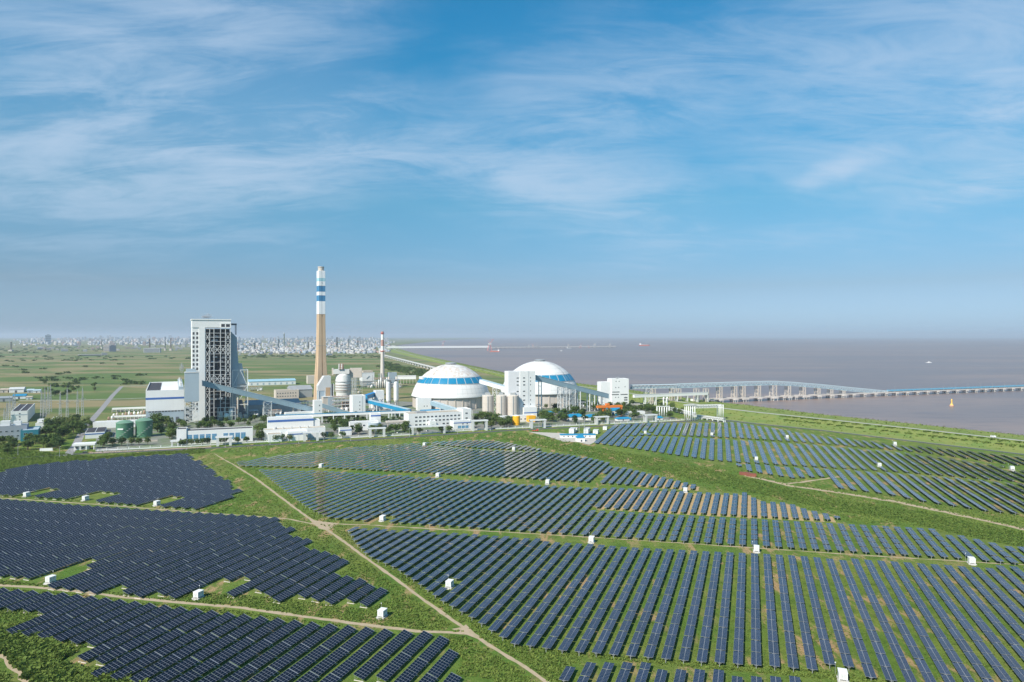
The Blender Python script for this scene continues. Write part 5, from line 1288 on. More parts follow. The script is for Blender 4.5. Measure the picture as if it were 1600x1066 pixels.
# ------------------------------------------------------------------ jetty
JA = G(1104, 628, 0); JB = G(1600, 608.5, 0); jd = (JB - JA); jd.z = 0; JL = jd.length*1.6; ja = math.atan2(jd.y, jd.x); ju = jd.normalized()
def jet_u(x, z=5):                                   # distance along the jetty that shows at column x
    k = (x - CX)/F; return (k*JA.y - JA.x)/(ju.x - k*ju.y)
t = thing('jetty', 'long concrete jetty on piles running out over the brown sea to the right', 'jetty', JA, ja)
nsp = int(JL/28)
cap_m = MB().box(-3.2, 3.2, -6.2, 6.2, 1.6, 3.6).mesh('pile_cap', M('jetty_concrete', (.56, .51, .47), .85, .12, .06, streak=.12))
pile_m = MB().cyl(0, 0, -4, 1.7, .7, 10).mesh('pile', concrete)
jc = MATS['jetty_concrete']
for k in range(nsp):
    x = k*28.0
    MB().box(x+.05, x+27.95, -5.2, 5.2, 3.61, 4.9).box(x+.05, x+27.95, -5.2, -4.9, 4.901, 6.0).box(x+.05, x+27.95, 4.9, 5.2, 4.901, 6.0).build('deck', jc, t)
    if k*28 > 10:
        link('pile_cap', cap_m, t, (x, 0, 0))
        for px_ in (-2, 2):
            for py_ in (-4.6, 0, 4.6): link('pile', pile_m, t, (x+px_, py_, 0))
uend = jet_u(1386)
for k in range(int((JL - uend)/28)):
    x = uend + 4 + k*28; MB().box(x, x+27.9, 1.2, 4.6, 6.6, 9.4).box(x+13, x+14, 1.4, 4.4, 4.95, 6.59).build('blue_housing', M('jetty_blue', (.14, .34, .47), .5, .06, .1), t)
jl = MB().box(-.12, .12, -.12, .12, 4.9, 17).box(-.1, .1, -1.6, .1, 17.01, 17.2).mesh('lamp_post', galv)
for x in list(range(1395, 1720, 19)) + [1118, 1139, 1162, 1178, 1206, 1228]: link('lamp_post', jl, t, (jet_u(x), -4.9 if x > 1390 else 5.0, 0))

conv_side = 9.0; jn = Vector((-ju.y, ju.x, 0))
def jp(x, z, side=conv_side):
    u = jet_u(x); p = JA + ju*u; q = p + jn*side*0; return Vector((q.x, q.y, z))
def zat(x, y):
    p = JA + ju*jet_u(x); return hz(p.y, y)
t = thing('jetty_conveyor', 'high arching pale blue truss conveyor bridge running from shore down onto the jetty', 'conveyor bridge', JA, ja)
top = [(1057,600.0),(1090,598.9),(1130,597.6),(1170,596.4),(1208,595.6),(1240,597.4),(1280,600.6),(1330,605.7),(1388,611.2)]
top2 = [(jet_u(x), zat(x, y)) for x, y in top]
def ztop(u):
    for (a, za), (b_, zb_) in zip(top2[:-1], top2[1:]):
        if u <= b_: return za + (zb_-za)*(u-a)/(b_-a)
    return top2[-1][1]
uA, uB = top2[0][0], top2[-1][0]; ht = 7.0; nb = int((uB-uA)/6.2)
lt_steel = M('pale_blue_steel', (.52, .64, .68), .5, .06, .2)
nseg = 11
for s_ in range(nseg):
    b = MB(); u0, u1 = uA + (uB-uA)*s_/nseg, uA + (uB-uA)*(s_+1)/nseg; n_ = max(2, int((u1-u0)/10.5))
    for y in (-3, 3):
        for k in range(n_):
            a, c = u0 + (u1-u0)*k/n_, u0 + (u1-u0)*(k+1)/n_; m_ = (a+c)/2
            b.bar((a,y,ztop(a)), (c,y,ztop(c)), .5); b.bar((a,y,ztop(a)-ht), (c,y,ztop(c)-ht), .5)
            b.bar((a,y,ztop(a)-ht), (m_,y,ztop(m_)), .6); b.bar((m_,y,ztop(m_)), (c,y,ztop(c)-ht), .6)
    b.build('truss_span', lt_steel, t)
    b = MB()
    for k in range(n_):
        a, c = u0 + (u1-u0)*k/n_, u0 + (u1-u0)*(k+1)/n_
        za, zb_ = ztop(a), ztop(c)
        b.add([(a,-3.3,za+.3),(c,-3.3,zb_+.3),(c,-1.9,zb_+.3),(a,-1.9,za+.3),(a,-3.3,za+.6),(c,-3.3,zb_+.6),(c,-1.9,zb_+.6),(a,-1.9,za+.6)],[(0,3,2,1),(4,5,6,7),(0,1,5,4),(1,2,6,5),(2,3,7,6),(3,0,4,7)])
    b.build('roof_panel', M('pale_roof_blue', (.62, .72, .75), .5, .06, .1), t)
    b = MB()
    for k in range(n_):
        a, c = u0 + (u1-u0)*k/n_, u0 + (u1-u0)*(k+1)/n_; za, zb_ = ztop(a)-ht, ztop(c)-ht
        b.add([(a,-1.5,za+.5),(c,-1.5,zb_+.5),(c,1.5,zb_+.5),(a,1.5,za+.5),(a,-1.5,za+1.7),(c,-1.5,zb_+1.7),(c,1.5,zb_+1.7),(a,1.5,za+1.7)],[(0,3,2,1),(4,5,6,7),(0,1,5,4),(1,2,6,5),(2,3,7,6),(3,0,4,7)])
    b.build('belt_housing', gallery_mat, t)
for x in (1124, 1147, 1160, 1184, 1208, 1231, 1254, 1277, 1297, 1316, 1338):
    u = jet_u(x); z1 = ztop(u) - ht - .3
    if z1 < 9: continue
    b = MB(); w_ = 2.6 if x != 1208 else 4.2
    for yy in (-4.5, 4.5):
        for xx in (-w_, w_): b.box(u+xx-.6, u+xx+.6, yy-.6, yy+.6, 4.9, z1)
    n_ = max(1, int(z1/8))
    for k in range(n_):
        za, zb_ = 5 + (z1-5)*k/n_, 5 + (z1-5)*(k+1)/n_
        for yy in (-4.5, 4.5): b.bar((u-w_,yy,za), (u+w_,yy,zb_), .5); b.bar((u-w_,yy,zb_-.3), (u+w_,yy,zb_-.3), .6)
        for xx in (-w_, w_): b.bar((u+xx,-4.5,zb_-.4), (u+xx,4.5,zb_-.4), .6)
    b.build('pier', cream, t)
    MB().box(u-w_-1.6, u+w_+1.6, -7.6, 7.6, 1.55, 3.55).build('pier_base', jc, t)
    for xx in (-w_, w_):
        for yy in (-6.8, 6.8): link('pile', pile_m, t, (u+xx, yy, 0))
# two short shore spans
for (xa, ya, xb, yb_, lab) in ((986, 601.5, 1015, 600.8, 'first short pale blue truss span leaving the white transfer block'), (1017, 600.9, 1056, 600.0, 'second short pale blue truss span before the long jetty bridge')):
    d_a, d_b = 1155 + (xa-986)*.45, 1155 + (xb-986)*.45
    gallery('jetty_conveyor', lab, U(xa, ya + 6.6, d_a), U(xb, yb_ + 6.6, d_b), 6.5, 6.6, MATS['pale_roof_blue'], gallery_mat, ((.88, 'lattice'),), None, True, 'conveyor bridge')
for x, yb, d in ((1020, 637, 1165), (1050, 632, 1180), (1060, 632, 1182), (1088, 628, 1192), (1103, 628, 1195)):
    q = U(x, 620, d); zt_ = hz(d, 607.2) - .3; t = thing('bridge_trestle', 'tall concrete trestle under the shore end of the jetty conveyor, ' + {1020:'leftmost of five', 1050:'second from left of five', 1060:'middle of five', 1088:'fourth from left of five', 1103:'rightmost of five'}[x], 'trestle', (q.x, q.y, 0), ja, 'shore trestles of the jetty conveyor')
    b = MB()
    for xx in (-2.8, 2.8):
        for yy in (-3.6, 3.6): b.box(xx-.6, xx+.6, yy-.6, yy+.6, 0, zt_)
    b.build('legs', cream, t); b = MB()
    for k in range(4):
        za, zb_ = zt_*k/4, zt_*(k+1)/4
        for yy in (-3.6, 3.6): b.bar((-2.8,yy,zb_-.4), (2.8,yy,zb_-.4), .7)
        for xx in (-2.8, 2.8): b.bar((xx,-3.6,zb_-.4), (xx,3.6,zb_-.4), .7)
    b.build('cross_beams', cream, t); MB().box(-3.8, 3.8, -4.6, 4.6, 0, .8).build('footing', concrete, t)
gallery('conveyor_gallery', 'low white gallery on legs between the transfer block and the jetty root', U(990, 621.5, 1130), U(1105, 617, 1190), 5, 4.5, pale_roof, white, [(k/7, 'pair') for k in range(1, 8)])
q = G(1088, 628); t, w, h = site('jetty_house', 'small white hut at the root of the jetty', 'hut', 1083, 1093, 624, 629, 8, R(20)); block(t, 0, w, 0, 8, 0, h, white, pale_roof, 0)

# ------------------------------------------------------------------ left yard
mast_px = [(7,662,640,0),(11,668,630,0),(15,656,621,0),(20,660,622,0),(23,652,615,0),(65,655,610,1),(70,652,607,1),(75,648,605,1),(79,644,603,1),(94,657,614,2),(105,660,608,2),(121,654,612,2),(129,650,607,2)]
for i, (x, yb, yt, g_) in enumerate(mast_px):
    q = G(x, yb); hh = hz(q.y, yt)
    pos = ('in the left group at the edge of the photo', 'in the dense group behind the long white hall', 'in the spaced group left of the entrance road')[g_]
    t = thing('line_mast', 'tall slim grey lattice mast %s' % pos, 'mast', q, R(20), 'switchyard masts ' + pos)
    b = MB(); w0, w1 = 1.5, .35
    for sx_, sy_ in ((-1,-1),(1,-1),(1,1),(-1,1)): b.bar((sx_*w0,sy_*w0,0), (sx_*w1,sy_*w1,hh), .28)
    n_ = 10
    for k in range(n_):
        a, c = k/n_, (k+1)/n_; wa, wc = w0+(w1-w0)*a, w0+(w1-w0)*c
        for sy_ in (-1, 1): b.bar((-wa,sy_*wa,hh*a), (wc,sy_*wc,hh*c), .16)
        for sx_ in (-1, 1): b.bar((sx_*wa,-wa,hh*a), (sx_*wc,wc,hh*c), .16)
    b.build('lattice', galv, t); MB().tube((0,0,hh), (0,0,hh+3), .14).build('spike', galv, t)
    MB().bar((-4,0,hh*.62), (4,0,hh*.62), .4).build('cross_arm', galv, t)
wires = [(5,6),(6,7),(7,8),(9,10),(10,11),(11,12),(0,1),(2,3),(3,4)]
b = MB()
for a, c in wires:
    pa, pc = G(mast_px[a][0], mast_px[a][1]), G(mast_px[c][0], mast_px[c][1]); za, zb_ = hz(pa.y, mast_px[a][2])*.62, hz(pc.y, mast_px[c][2])*.62
    pts = [pa.lerp(pc, k/6) + Vector((0,0, za+(zb_-za)*k/6 - 2.2*(1-(k/3-1)**2))) for k in range(7)]
    for p, q in zip(pts[:-1], pts[1:]): b.tube(p, q, .07, 5)
w_ = b.build('power_line', steel_dark); tag(w_, 'thin sagging wires strung between the switchyard masts', 'power line')
t, w, h = site('switchgear_hall', 'long white switchgear hall with dark twin roof left of the masts', 'hall', 17, 43, 644.5, 661, 120, R(31))
MB().box(0, w, 0, 120, 0, h).build('wall', white, t); MB().box(-.2, w+.2, -.2, -.02, h*.7, h*.77).build('stripe', grey_wall, t)
for x0, x1 in ((.8, w*.47), (w*.53, w-.8)): MB().box(x0, x1, .8, 119, h+.01, h+.5).build('roof_half', dark_roof, t)
b = MB(); b.box(0, .7, 0, 120, h+.01, h+1.3); b.box(w-.7, w, 0, 120, h+.01, h+1.3); b.box(w*.48, w*.52, .8, 119, h+.01, h+1.2); b.box(.71, w-.71, 0, .7, h+.01, h+1.3); b.build('parapet', white, t)
for z_ in (.2, .5, .8): MB().box(w*.48, w*.48+1.6, -.22, -.02, h*z_, h*z_+1.3).build('vent', steel_dark, t)
t, w, h = site('relay_house', 'small white stepped house beside the dense mast group', 'house', 55, 78, 659, 671, 16, R(26))
block(t, 0, w*.98, 0, 12, 0, h*.72, white, pale_roof, .6); block(t, w*.1, w*.55, 4, 16, h*.73+.9, h*1.15, white, pale_roof, .4, 'upper_wall', 'upper_roof'); windows(t, win_mesh(1.4, 1.6), [w*.3, w*.5, w*.85], [h*.2]); MB().box(w*.4, w*.4+1.2, -.06, -.01, 0, 2.2).build('door', steel_dark, t)
t, w, h = site('concrete_trough', 'long white walled trough running back behind the small relay house', 'trough', 63, 84, 655, 664, 60, R(30))
MB().box(w*.7, w*.8, 0, 60, 0, h*.5).build('side_wall', white, t); MB().box(w*.9, w, 0, 60, 0, h*.5).build('side_wall', white, t); MB().box(w*.8+.01, w*.9-.01, 0, 60, 0, h*.25).build('channel_floor', tan_roof, t)
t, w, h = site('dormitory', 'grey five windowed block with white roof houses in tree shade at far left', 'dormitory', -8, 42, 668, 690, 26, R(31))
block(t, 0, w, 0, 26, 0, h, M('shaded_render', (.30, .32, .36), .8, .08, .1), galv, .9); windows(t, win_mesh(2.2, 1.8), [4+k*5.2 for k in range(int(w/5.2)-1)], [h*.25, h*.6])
block(t, w*.15, w*.45, 4, 14, h+.2, h+5.5, white, pale_roof, .3, 'roof_house', 'house_roof'); block(t, w*.55, w*.80, 6, 15, h+.2, h+4.5, white, pale_roof, .3, 'roof_house', 'house_roof')
t, w, h = site('canteen', 'dark teal glazed block behind trees at the factory entrance', 'office', 32, 60, 674, 690, 34, R(31))
block(t, 0, w, 0, 34, 0, h, teal, grey_wall, .9); windows(t, win_mesh(3, 2.4), [3+k*5 for k in range(int(w/5)-1)], [h*.2, h*.58])
t, w, h = site('pump_house', 'white pump house with dark panelled roof left of the green tanks', 'pump house', 133, 171, 676.5, 686, 44, R(28))
MB().box(0, w*.8, 0, 44, 0, h).build('wall', white, t); MB().box(-.15, w*.8+.15, -.2, -.02, h*.66, h*.82).build('blue_stripe', blue_stripe, t)
for i in range(2):
    for j in range(3): MB().box(.6 + i*w*.4, w*.4 - .5 + i*w*.4, .8 + j*14.4, 14 + j*14.4, h+.01, h+.5).build('roof_panel', dark_roof, t)
MB().box(w*.8+.02, w, 0, 40, 0, h*.62).build('side_bay', white, t); MB().box(w*.81, w-.2, .5, 39, h*.62+.01, h*.62+.4).build('side_roof', dark_roof, t)
for xc, xr_, yb, yt, lab in ((195, 12.2, 686, 661.5, 'left one of two big green storage tanks, with white mark'), (225, 12.0, 684, 658, 'right one of two big green storage tanks, more weathered')):
    d = G(0, yb).y; r_ = xr_*d/F; P = Vector(((xc-CX)*(d+r_)/F, d+r_, 0)); hs = hz(d, yt)
    t = thing('storage_tank', lab, 'storage tank', P, 0, 'green storage tanks'); FOOT.append((P.x-r_, P.y-r_, 0, 2*r_, 2*r_))
    MB().lathe([(r_, 0), (r_, hs)], 48).build('shell', green_tank, t, False); MB().lathe([(r_+.25, hs-.5), (r_+.25, hs), (r_*.97, hs+.01), (r_*.6, hs+1.9), (.2, hs+2.8)], 48, cap=False).build('roof', M('pale_green_paint', (.15, .27, .19), .55, .1, .1), t, True)
    for z_ in (hs*.33, hs*.66): MB().lathe([(r_+.02, z_-.15), (r_+.12, z_), (r_+.02, z_+.15)], 48, cap=False).build('weld_ring', green_tank, t)
    if xc == 195: MB().box(-3.2, 3.2, -r_-.35, -r_+.4, hs*.58, hs*.66).build('name_plate', white, t)
    b = MB()
    for k in range(9): a = R(-100 + k*14); b.box((r_+.7)*cos(a)-1, (r_+.7)*cos(a)+1, (r_+.7)*sin(a)-.4, (r_+.7)*sin(a)+.4, hs*.1+k*hs*.1, hs*.1+k*hs*.1+.3)
    b.build('stair', galv, t)
t, w, h = site('bund_wall', 'cream low wall around the green tanks behind a row of round trees', 'wall', 168, 246, 688.5, 694, 1.2, R(24)); MB().box(0, w, 0, .6, 0, 2.2).build('wall', cream, t); MB().box(-.2, w+.2, -.2, .8, 2.21, 2.5).build('coping', concrete, t)
for i, (xl, xr, yt, yb, dp, lab) in enumerate(((175, 229, 638, 645, 5, 'back white pipe gallery left of the turbine hall'), (178, 229, 650.5, 656.5, 5, 'front white pipe gallery left of the turbine hall'))):
    t, w, h = site('pipe_gallery', lab, 'pipe gallery', xl, xr, yt, yb, dp, R(24), 'white pipe galleries')
    MB().box(0, w, 0, dp, h*.62, h).build('housing', white, t)
    for k in range(9): MB().box(w*k/8-.4, w*k/8+.4, 0, .9, 0, h*.62-.01).build('post', cream, t)
    for k in range(3): MB().tube((0, 1+k*1.4, h*.3), (w, 1+k*1.4, h*.3), .5).build('pipe', rust if k == 1 else galv, t)
t, w, h = site('long_annexe', 'long flat white annexe behind the green tanks', 'annexe', 145, 245, 661, 670, 16, R(22)); block(t, 0, w, 0, 16, 0, h, white, pale_roof, .5); windows(t, win_mesh(1.8, 1.2), [w*.45+k*6 for k in range(6)], [h*.45])
for i, (x, y, k) in enumerate(((178,652,2),(192,651,3),(205,650,2),(216,649,3),(186,644,2),(170,657,2))):
    q = G(x, y); t = thing('process_skid', 'small clutter of pipes and vessels beside the white pipe galleries, ' + ('in front row far left','front row second','front row third','front row nearest the hall','in the back row','by the entrance road')[i], 'process skid', q, R(20), 'process skids by the turbine hall')
    for j in range(k): MB().lathe([(1.5,0),(1.5,4+j),(.3,5+j)], 14, (j*4, 0, .3)).build('vessel', (white, cream, rust)[(i+j) % 3], t, True)
    MB().box(-2, k*4-1, -1.8, 1.8, 0, .29).build('base', concrete, t); MB().tube((-2, -1.2, 2), (k*4, -1.2, 2), .3).build('pipe', rust, t)
t, w, h = site('gatehouse', 'small white gatehouse with porch columns at the factory entrance', 'gatehouse', 115, 147, 694, 704, 10, R(20))
MB().box(0, w*.72, 1.5, 10, 0, h*.7).build('wall', white, t); MB().box(-1, w+1, -1, 11, h*.7+.01, h).build('roof', white, t)
for f in (.02, .3, .6, .97): MB().box(w*f, w*f+.9, -.6, .3, 0, h*.7).build('column', white, t)
windows(t, win_mesh(2.6, 1.8), [w*.08, w*.38], [h*.2], 1.48)
t, w, h = site('sign_wall', 'long plain white wall left of the gatehouse', 'wall', 62, 82, 701, 705.5, 1.5, R(16)); MB().box(0, w, 0, 1, .4, h).build('panel', white, t); MB().box(-.6, w+.6, -.4, 1.4, 0, .39).build('plinth', concrete, t)
for i, (xl, xr, yt, yb, dp, wm_, rm, lab) in enumerate(((14, 37, 607, 614, 40, white, pale_roof, 'large white shed in the group of far left farm sheds'), (20, 40, 617.5, 624, 30, white, blue_paint, 'shed with a bright turquoise blue roof at far left'), (0, 12, 608, 614, 30, cream, tan_roof, 'brownish shed at the left edge of the photo'),
        (42, 52, 609, 614, 26, grey_wall, gallery_top, 'pale blue grey shed right of the large white shed'), (-5, 18, 621, 628, 24, galv, galv, 'low grey shed at the left edge below the turquoise roof'), (41, 50, 620, 624.5, 18, white, tan_roof, 'small white shed right of the turquoise roof'), (52, 63, 609.5, 614, 22, white, gallery_top, 'rightmost small shed of the far left group'))):
    t, w, h = site('farm_shed', lab, 'shed', xl, xr, yt, yb, dp, R(30), 'sheds at far left')
    MB().box(0, w, 0, dp, 0, h*.75).build('wall', wm_, t); MB().gable(-.8, w+.8, -.8, dp+.8, h*.75+.01, h*1.1).build('roof', rm, t); MB().box(w*.4, w*.55, -.06, -.01, 0, h*.5).build('door', steel_dark, t)

# ------------------------------------------------------------------ far town and petrochemical works
def fardist(y): return H*F/(y - HY)
r = random.Random(21)
town = [M('town_white', (.42, .41, .40), .7, .1, .02), M('town_cream', (.42, .38, .34), .8, .1, .02), M('town_grey', (.30, .32, .36), .8, .1, .02), M('town_brick', (.36, .26, .22), .8, .1, .02), M('town_blue', (.26, .31, .36), .7, .1, .02), M('town_dark', (.10, .13, .17), .7, .1, .02)]
far_meshes = []
for i in range(6):
    b = MB(); b.m = 0; b.box(-.5, .5, -.5, .5, 0, 1)
    b.m = 1
    for k in range(4): b.box(-.46, .46, -.515, -.502, .12+k*.22, .20+k*.22)
    b.m = 0; b.box(-.2, .25, -.2, .2, 1.001, 1.08); far_meshes.append(b.mesh('far_block', town[i], town[5]))
def far_block(x, y, wpx, hpx, mi, lab, cat, grp, dp=None):
    d = fardist(y); s_ = d/F; q = G(x, y); o = link('far_building', far_meshes[mi], None, q, R(r.uniform(5, 40))); o.scale = (wpx*s_, dp or max(14, wpx*s_*.6), hpx*s_)
    return tag(o, lab, cat, grp)
cityL = 'pale far town buildings left of the boiler house'; cityR = 'far petrochemical plant buildings behind the chimney'
cl_l = [70, 105, 112, 150, 158, 172, 205, 215, 240, 262, 280, 292]; cl_r = [380, 392, 404, 420, 436, 446, 455, 470, 486, 520, 534, 548, 560, 575, 590, 602]
for i in range(135):                                 # left: town behind the wetland
    x = min(300, max(42, r.choice(cl_l) + r.gauss(0, 11))); y = r.choice((r.uniform(530, 536), r.uniform(534, 550)))
    low = y > 541
    wpx = r.uniform(3, 9) if low else r.uniform(1.8, 4.5); hpx = r.uniform(1.5, 3.5) if low else r.uniform(2.5, 6.5)
    far_block(x, y, wpx, hpx, r.choice((0,0,0,1,1,2,3,2)), 'small pale %s in the far town left of the boiler house' % ('low factory shed' if low else 'apartment block'), 'building', cityL + (' low' if low else ' tall'))
for i in range(135):                                 # right: dense works between boiler house and dyke
    x = min(612, max(374, r.choice(cl_r) + r.gauss(0, 10))); y = r.choice((r.uniform(531, 540), r.uniform(538, 556)))
    if x > 560 and y > 548: y -= 10
    low = y > 546
    wpx = r.uniform(3, 9) if low else r.uniform(1.8, 5); hpx = r.uniform(1.5, 4) if low else r.uniform(2.5, 7)
    far_block(x, y, wpx, hpx, r.choice((0,0,0,0,1,2,2,4)), 'small pale %s in the far works behind the tall chimney' % ('low shed' if low else 'plant block'), 'building', cityR + (' low' if low else ' tall'))
far_block(75, 537.5, 7.5, 14, 4, 'dark blue far tower block standing alone on the left horizon', 'tower block', None)
far_block(64, 545, 9, 3, 0, 'bright white far shed below the lone dark blue tower', 'shed', None); far_block(168, 549, 10, 10, 1, 'cream far block paired with a dark block left of the boiler house', 'building', None); far_block(176, 549.5, 9, 9.5, 5, 'dark far block beside the cream one left of the boiler house', 'building', None)
far_block(238, 551, 23, 7, 0, 'wide white far hall just left of the boiler house', 'hall', None); far_block(141, 556, 32, 2.2, 1, 'long low yellowish far shed on the wetland edge', 'shed', None, 60); far_block(163, 555, 8, 3.5, 0, 'small white far shed at the right end of the yellowish one', 'shed', None)
for i, (x, yb, yt, wd, m_, lab) in enumerate(((17.5, 549, 534, 2.2, town[1], 'pale stumpy far chimney at the left edge'), (444, 545, 520.5, 1.9, white, 'slim white far chimney rising above the works'), (453, 545, 529, 1.1, white, 'short thin white stack right of the slim white far chimney'),
        (526.5, 546, 526.5, 2.0, town[2], 'grey far column right of the tall chimney'), (559, 545, 528, 1.6, town[2], 'thin grey far column between the two chimneys'), (435, 546, 529, 1.3, town[2], 'thin far column left of the slim white chimney'),
        (258, 548, 526, 1.0, town[5], 'dark thin flare stack behind the wide white far hall'), (267, 548, 528, 1.4, town[3], 'reddish far column right of the dark flare stack'), (234, 548, 529, 1.8, town[3], 'reddish far column left of the dark flare stack'), (159, 545, 529, 1.2, town[0], 'white thin far stack left of the cream block'),
        (545, 546, 529.5, 1.4, town[0], 'white far column in the middle of the right hand works'), (563, 541, 530, .8, town[0], 'needle thin white mast right of the grey columns'), (398, 548, 535, 2.6, town[4], 'bluish far column cluster right of the boiler house'), (482, 548, 534, 1.8, town[1], 'cream far column just left of the tall chimney'))):
    q = G(x, yb); s_ = q.y/F; hh = hz(q.y, yt); r_ = wd*s_/2
    t = thing('far_stack', lab, 'stack', q); MB().lathe([(r_*1.25, 0), (r_, hh*.96), (r_*1.15, hh*.961), (r_*1.15, hh)], 12).build('shaft', m_, t, True); MB().box(-r_*2.4, r_*2.4, -r_*2.4, r_*2.4, 0, hh*.16).build('base_house', town[1], t); MB().lathe([(r_*1.7, hh*.72), (r_*1.7, hh*.735)], 12).build('platform', town[2], t)
tank_m = MB().lathe([(1,0),(1,.8),(.5,.95),(.02,1)], 20).mesh('far_tank', town[0], smooth=False)
for i in range(26):
    x = r.uniform(545, 612) if i < 16 else r.uniform(380, 490); y = r.uniform(541, 549); q = G(x, y); s_ = q.y/F
    o = link('far_tank', tank_m, None, q); o.scale = (r.uniform(1.2, 2.6)*s_,)*2 + (r.uniform(2.5, 4)*s_,); tag(o, 'round white far storage tank in the works ' + ('near the dyke' if i < 16 else 'left of the tall chimney'), 'storage tank', 'far tanks ' + ('near the dyke' if i < 16 else 'left of the tall chimney'))
def far_mass(name, lab, n_, xr_, yr_, hr, seed, cl):
    rr_ = np.random.default_rng(seed); V = []; Fq = []; mi = []
    for i in range(n_):
        x, y = rr_.uniform(*xr_), rr_.uniform(*yr_)
        if rr_.random() < .65: x = float(np.clip(rr_.choice(cl) + rr_.normal(0, 7), *xr_))
        d = fardist(y); s_ = d/F; q = G(x, y); w2, d2, h2 = rr_.uniform(.5, 2.4)*s_, rr_.uniform(6, 18), rr_.uniform(*hr)*s_; a = rr_.uniform(0, 1.5); c, sn_ = cos(a), sin(a); o = len(V)
        for z_ in (0, h2):
            for ux, uy in ((-1,-1),(1,-1),(1,1),(-1,1)): V.append((q.x + ux*w2*c - uy*d2*sn_, q.y + ux*w2*sn_ + uy*d2*c, z_))
        Fq += [(o+4,o+5,o+6,o+7),(o,o+1,o+5,o+4),(o+1,o+2,o+6,o+5),(o+2,o+3,o+7,o+6),(o+3,o,o+4,o+7)]; k = rr_.choice([0,0,0,1,2,2,3,4]); mi += [k]*5
    o = raw(name, V, Fq, town); o.data.polygons.foreach_set('material_index', np.array(mi, np.int32)); tag(o, lab, 'town', None, 'stuff')
far_mass('far_town', 'mass of tiny pale buildings along the horizon left of the boiler house', 520, (20, 302), (529.2, 540), (.8, 3.8), 5, cl_l)
far_mass('far_works', 'mass of tiny pale plant and pipework along the horizon behind the chimney', 900, (370, 616), (530.5, 553), (.8, 4.2), 6, cl_r)

# ------------------------------------------------------------------ far shore works, cranes and ships
q = G(606, 547, 0); e = G(764, 546, 0); d = e - q; L = d.length; a = math.atan2(d.y, d.x)
t = thing('causeway_bridge', 'long straight white causeway bridge far across the water to the port', 'bridge', q, a)
sp_ = MB().box(0, L/40-.4, -9, 9, 14, 31).mesh('deck_span', white); pr_ = MB().box(-3, 3, -5, 5, -4, 13.9).mesh('pier', town[1])
for k in range(40): link('deck_span', sp_, t, (k*L/40, 0, 0)); link('pier', pr_, t, (k*L/40, 0, 0))
q2 = G(768, 544.5, 0); e2 = G(962, 543.0, 0); d2_ = e2 - q2; L2 = d2_.length
t = thing('port_jetty', 'thin pale port jetty continuing right from the causeway across the far water', 'jetty', q2, math.atan2(d2_.y, d2_.x))
sp2 = MB().box(0, L2/30-1, -9, 9, 4, 15).mesh('deck_span', town[0]); pr2 = MB().box(-4, 4, -5, 5, -4, 3.9).mesh('pier', town[2])
for k in range(30): link('deck_span', sp2, t, (k*L2/30, 0, 0)); link('pier', pr2, t, (k*L2/30, 0, 0))
pink = M('crane_red', (.60, .22, .20), .6, .1, .02); hull_red = M('hull_red', (.50, .12, .08), .6, .1, .02)
def port_crane(x, y, yt, m_, lab, lean=1):
    q = G(x, y, 0); s_ = q.y/F; hh = hz(q.y, yt); t = thing('port_crane', lab, 'crane', q, R(8), 'far port cranes'); w_ = hh*.16
    for xx in (-w_, w_):
        for yy in (-w_, w_): MB().bar((xx, yy, 0), (xx*.5, yy*.5, hh*.5), hh*.03).build('leg', m_, t)
    MB().box(-w_*.9, w_*.9, -w_*.8, w_*.8, hh*.5, hh*.66).build('machine_house', town[0], t); MB().bar((0, 0, hh*.6), (lean*hh*.35, 0, hh), hh*.03).build('jib', m_, t); MB().bar((0, 0, hh*.66), (-lean*hh*.12, 0, hh*.86), hh*.025).build('mast', m_, t); MB().bar((-lean*hh*.12, 0, hh*.86), (lean*hh*.35, 0, hh), hh*.012).build('stay', m_, t)
port_crane(765, 548, 530, pink, 'tall red crane leaning at the right end of the causeway'); port_crane(692, 543, 533, pink, 'small red crane behind the middle of the causeway')
for x, yt, m_, lab, ln in ((826, 538, town[0], 'leftmost white port crane on the thin jetty', 1), (833, 537, pink, 'reddish port crane beside the leftmost white one', -1), (839, 538.5, town[0], 'third port crane of the left cluster', 1), (888, 536, town[0], 'white port crane at the left of the right cluster', -1), (907, 537, pink, 'reddish port crane in the middle of the right cluster', 1),
        (929, 534.5, town[0], 'tall white port crane in the right cluster', 1), (953, 535.5, town[0], 'rightmost tall white port crane on the thin jetty', 1), (920, 539, pink, 'low reddish port crane before the tall white one', -1)):
    port_crane(x, 544, yt, m_, lab, ln)
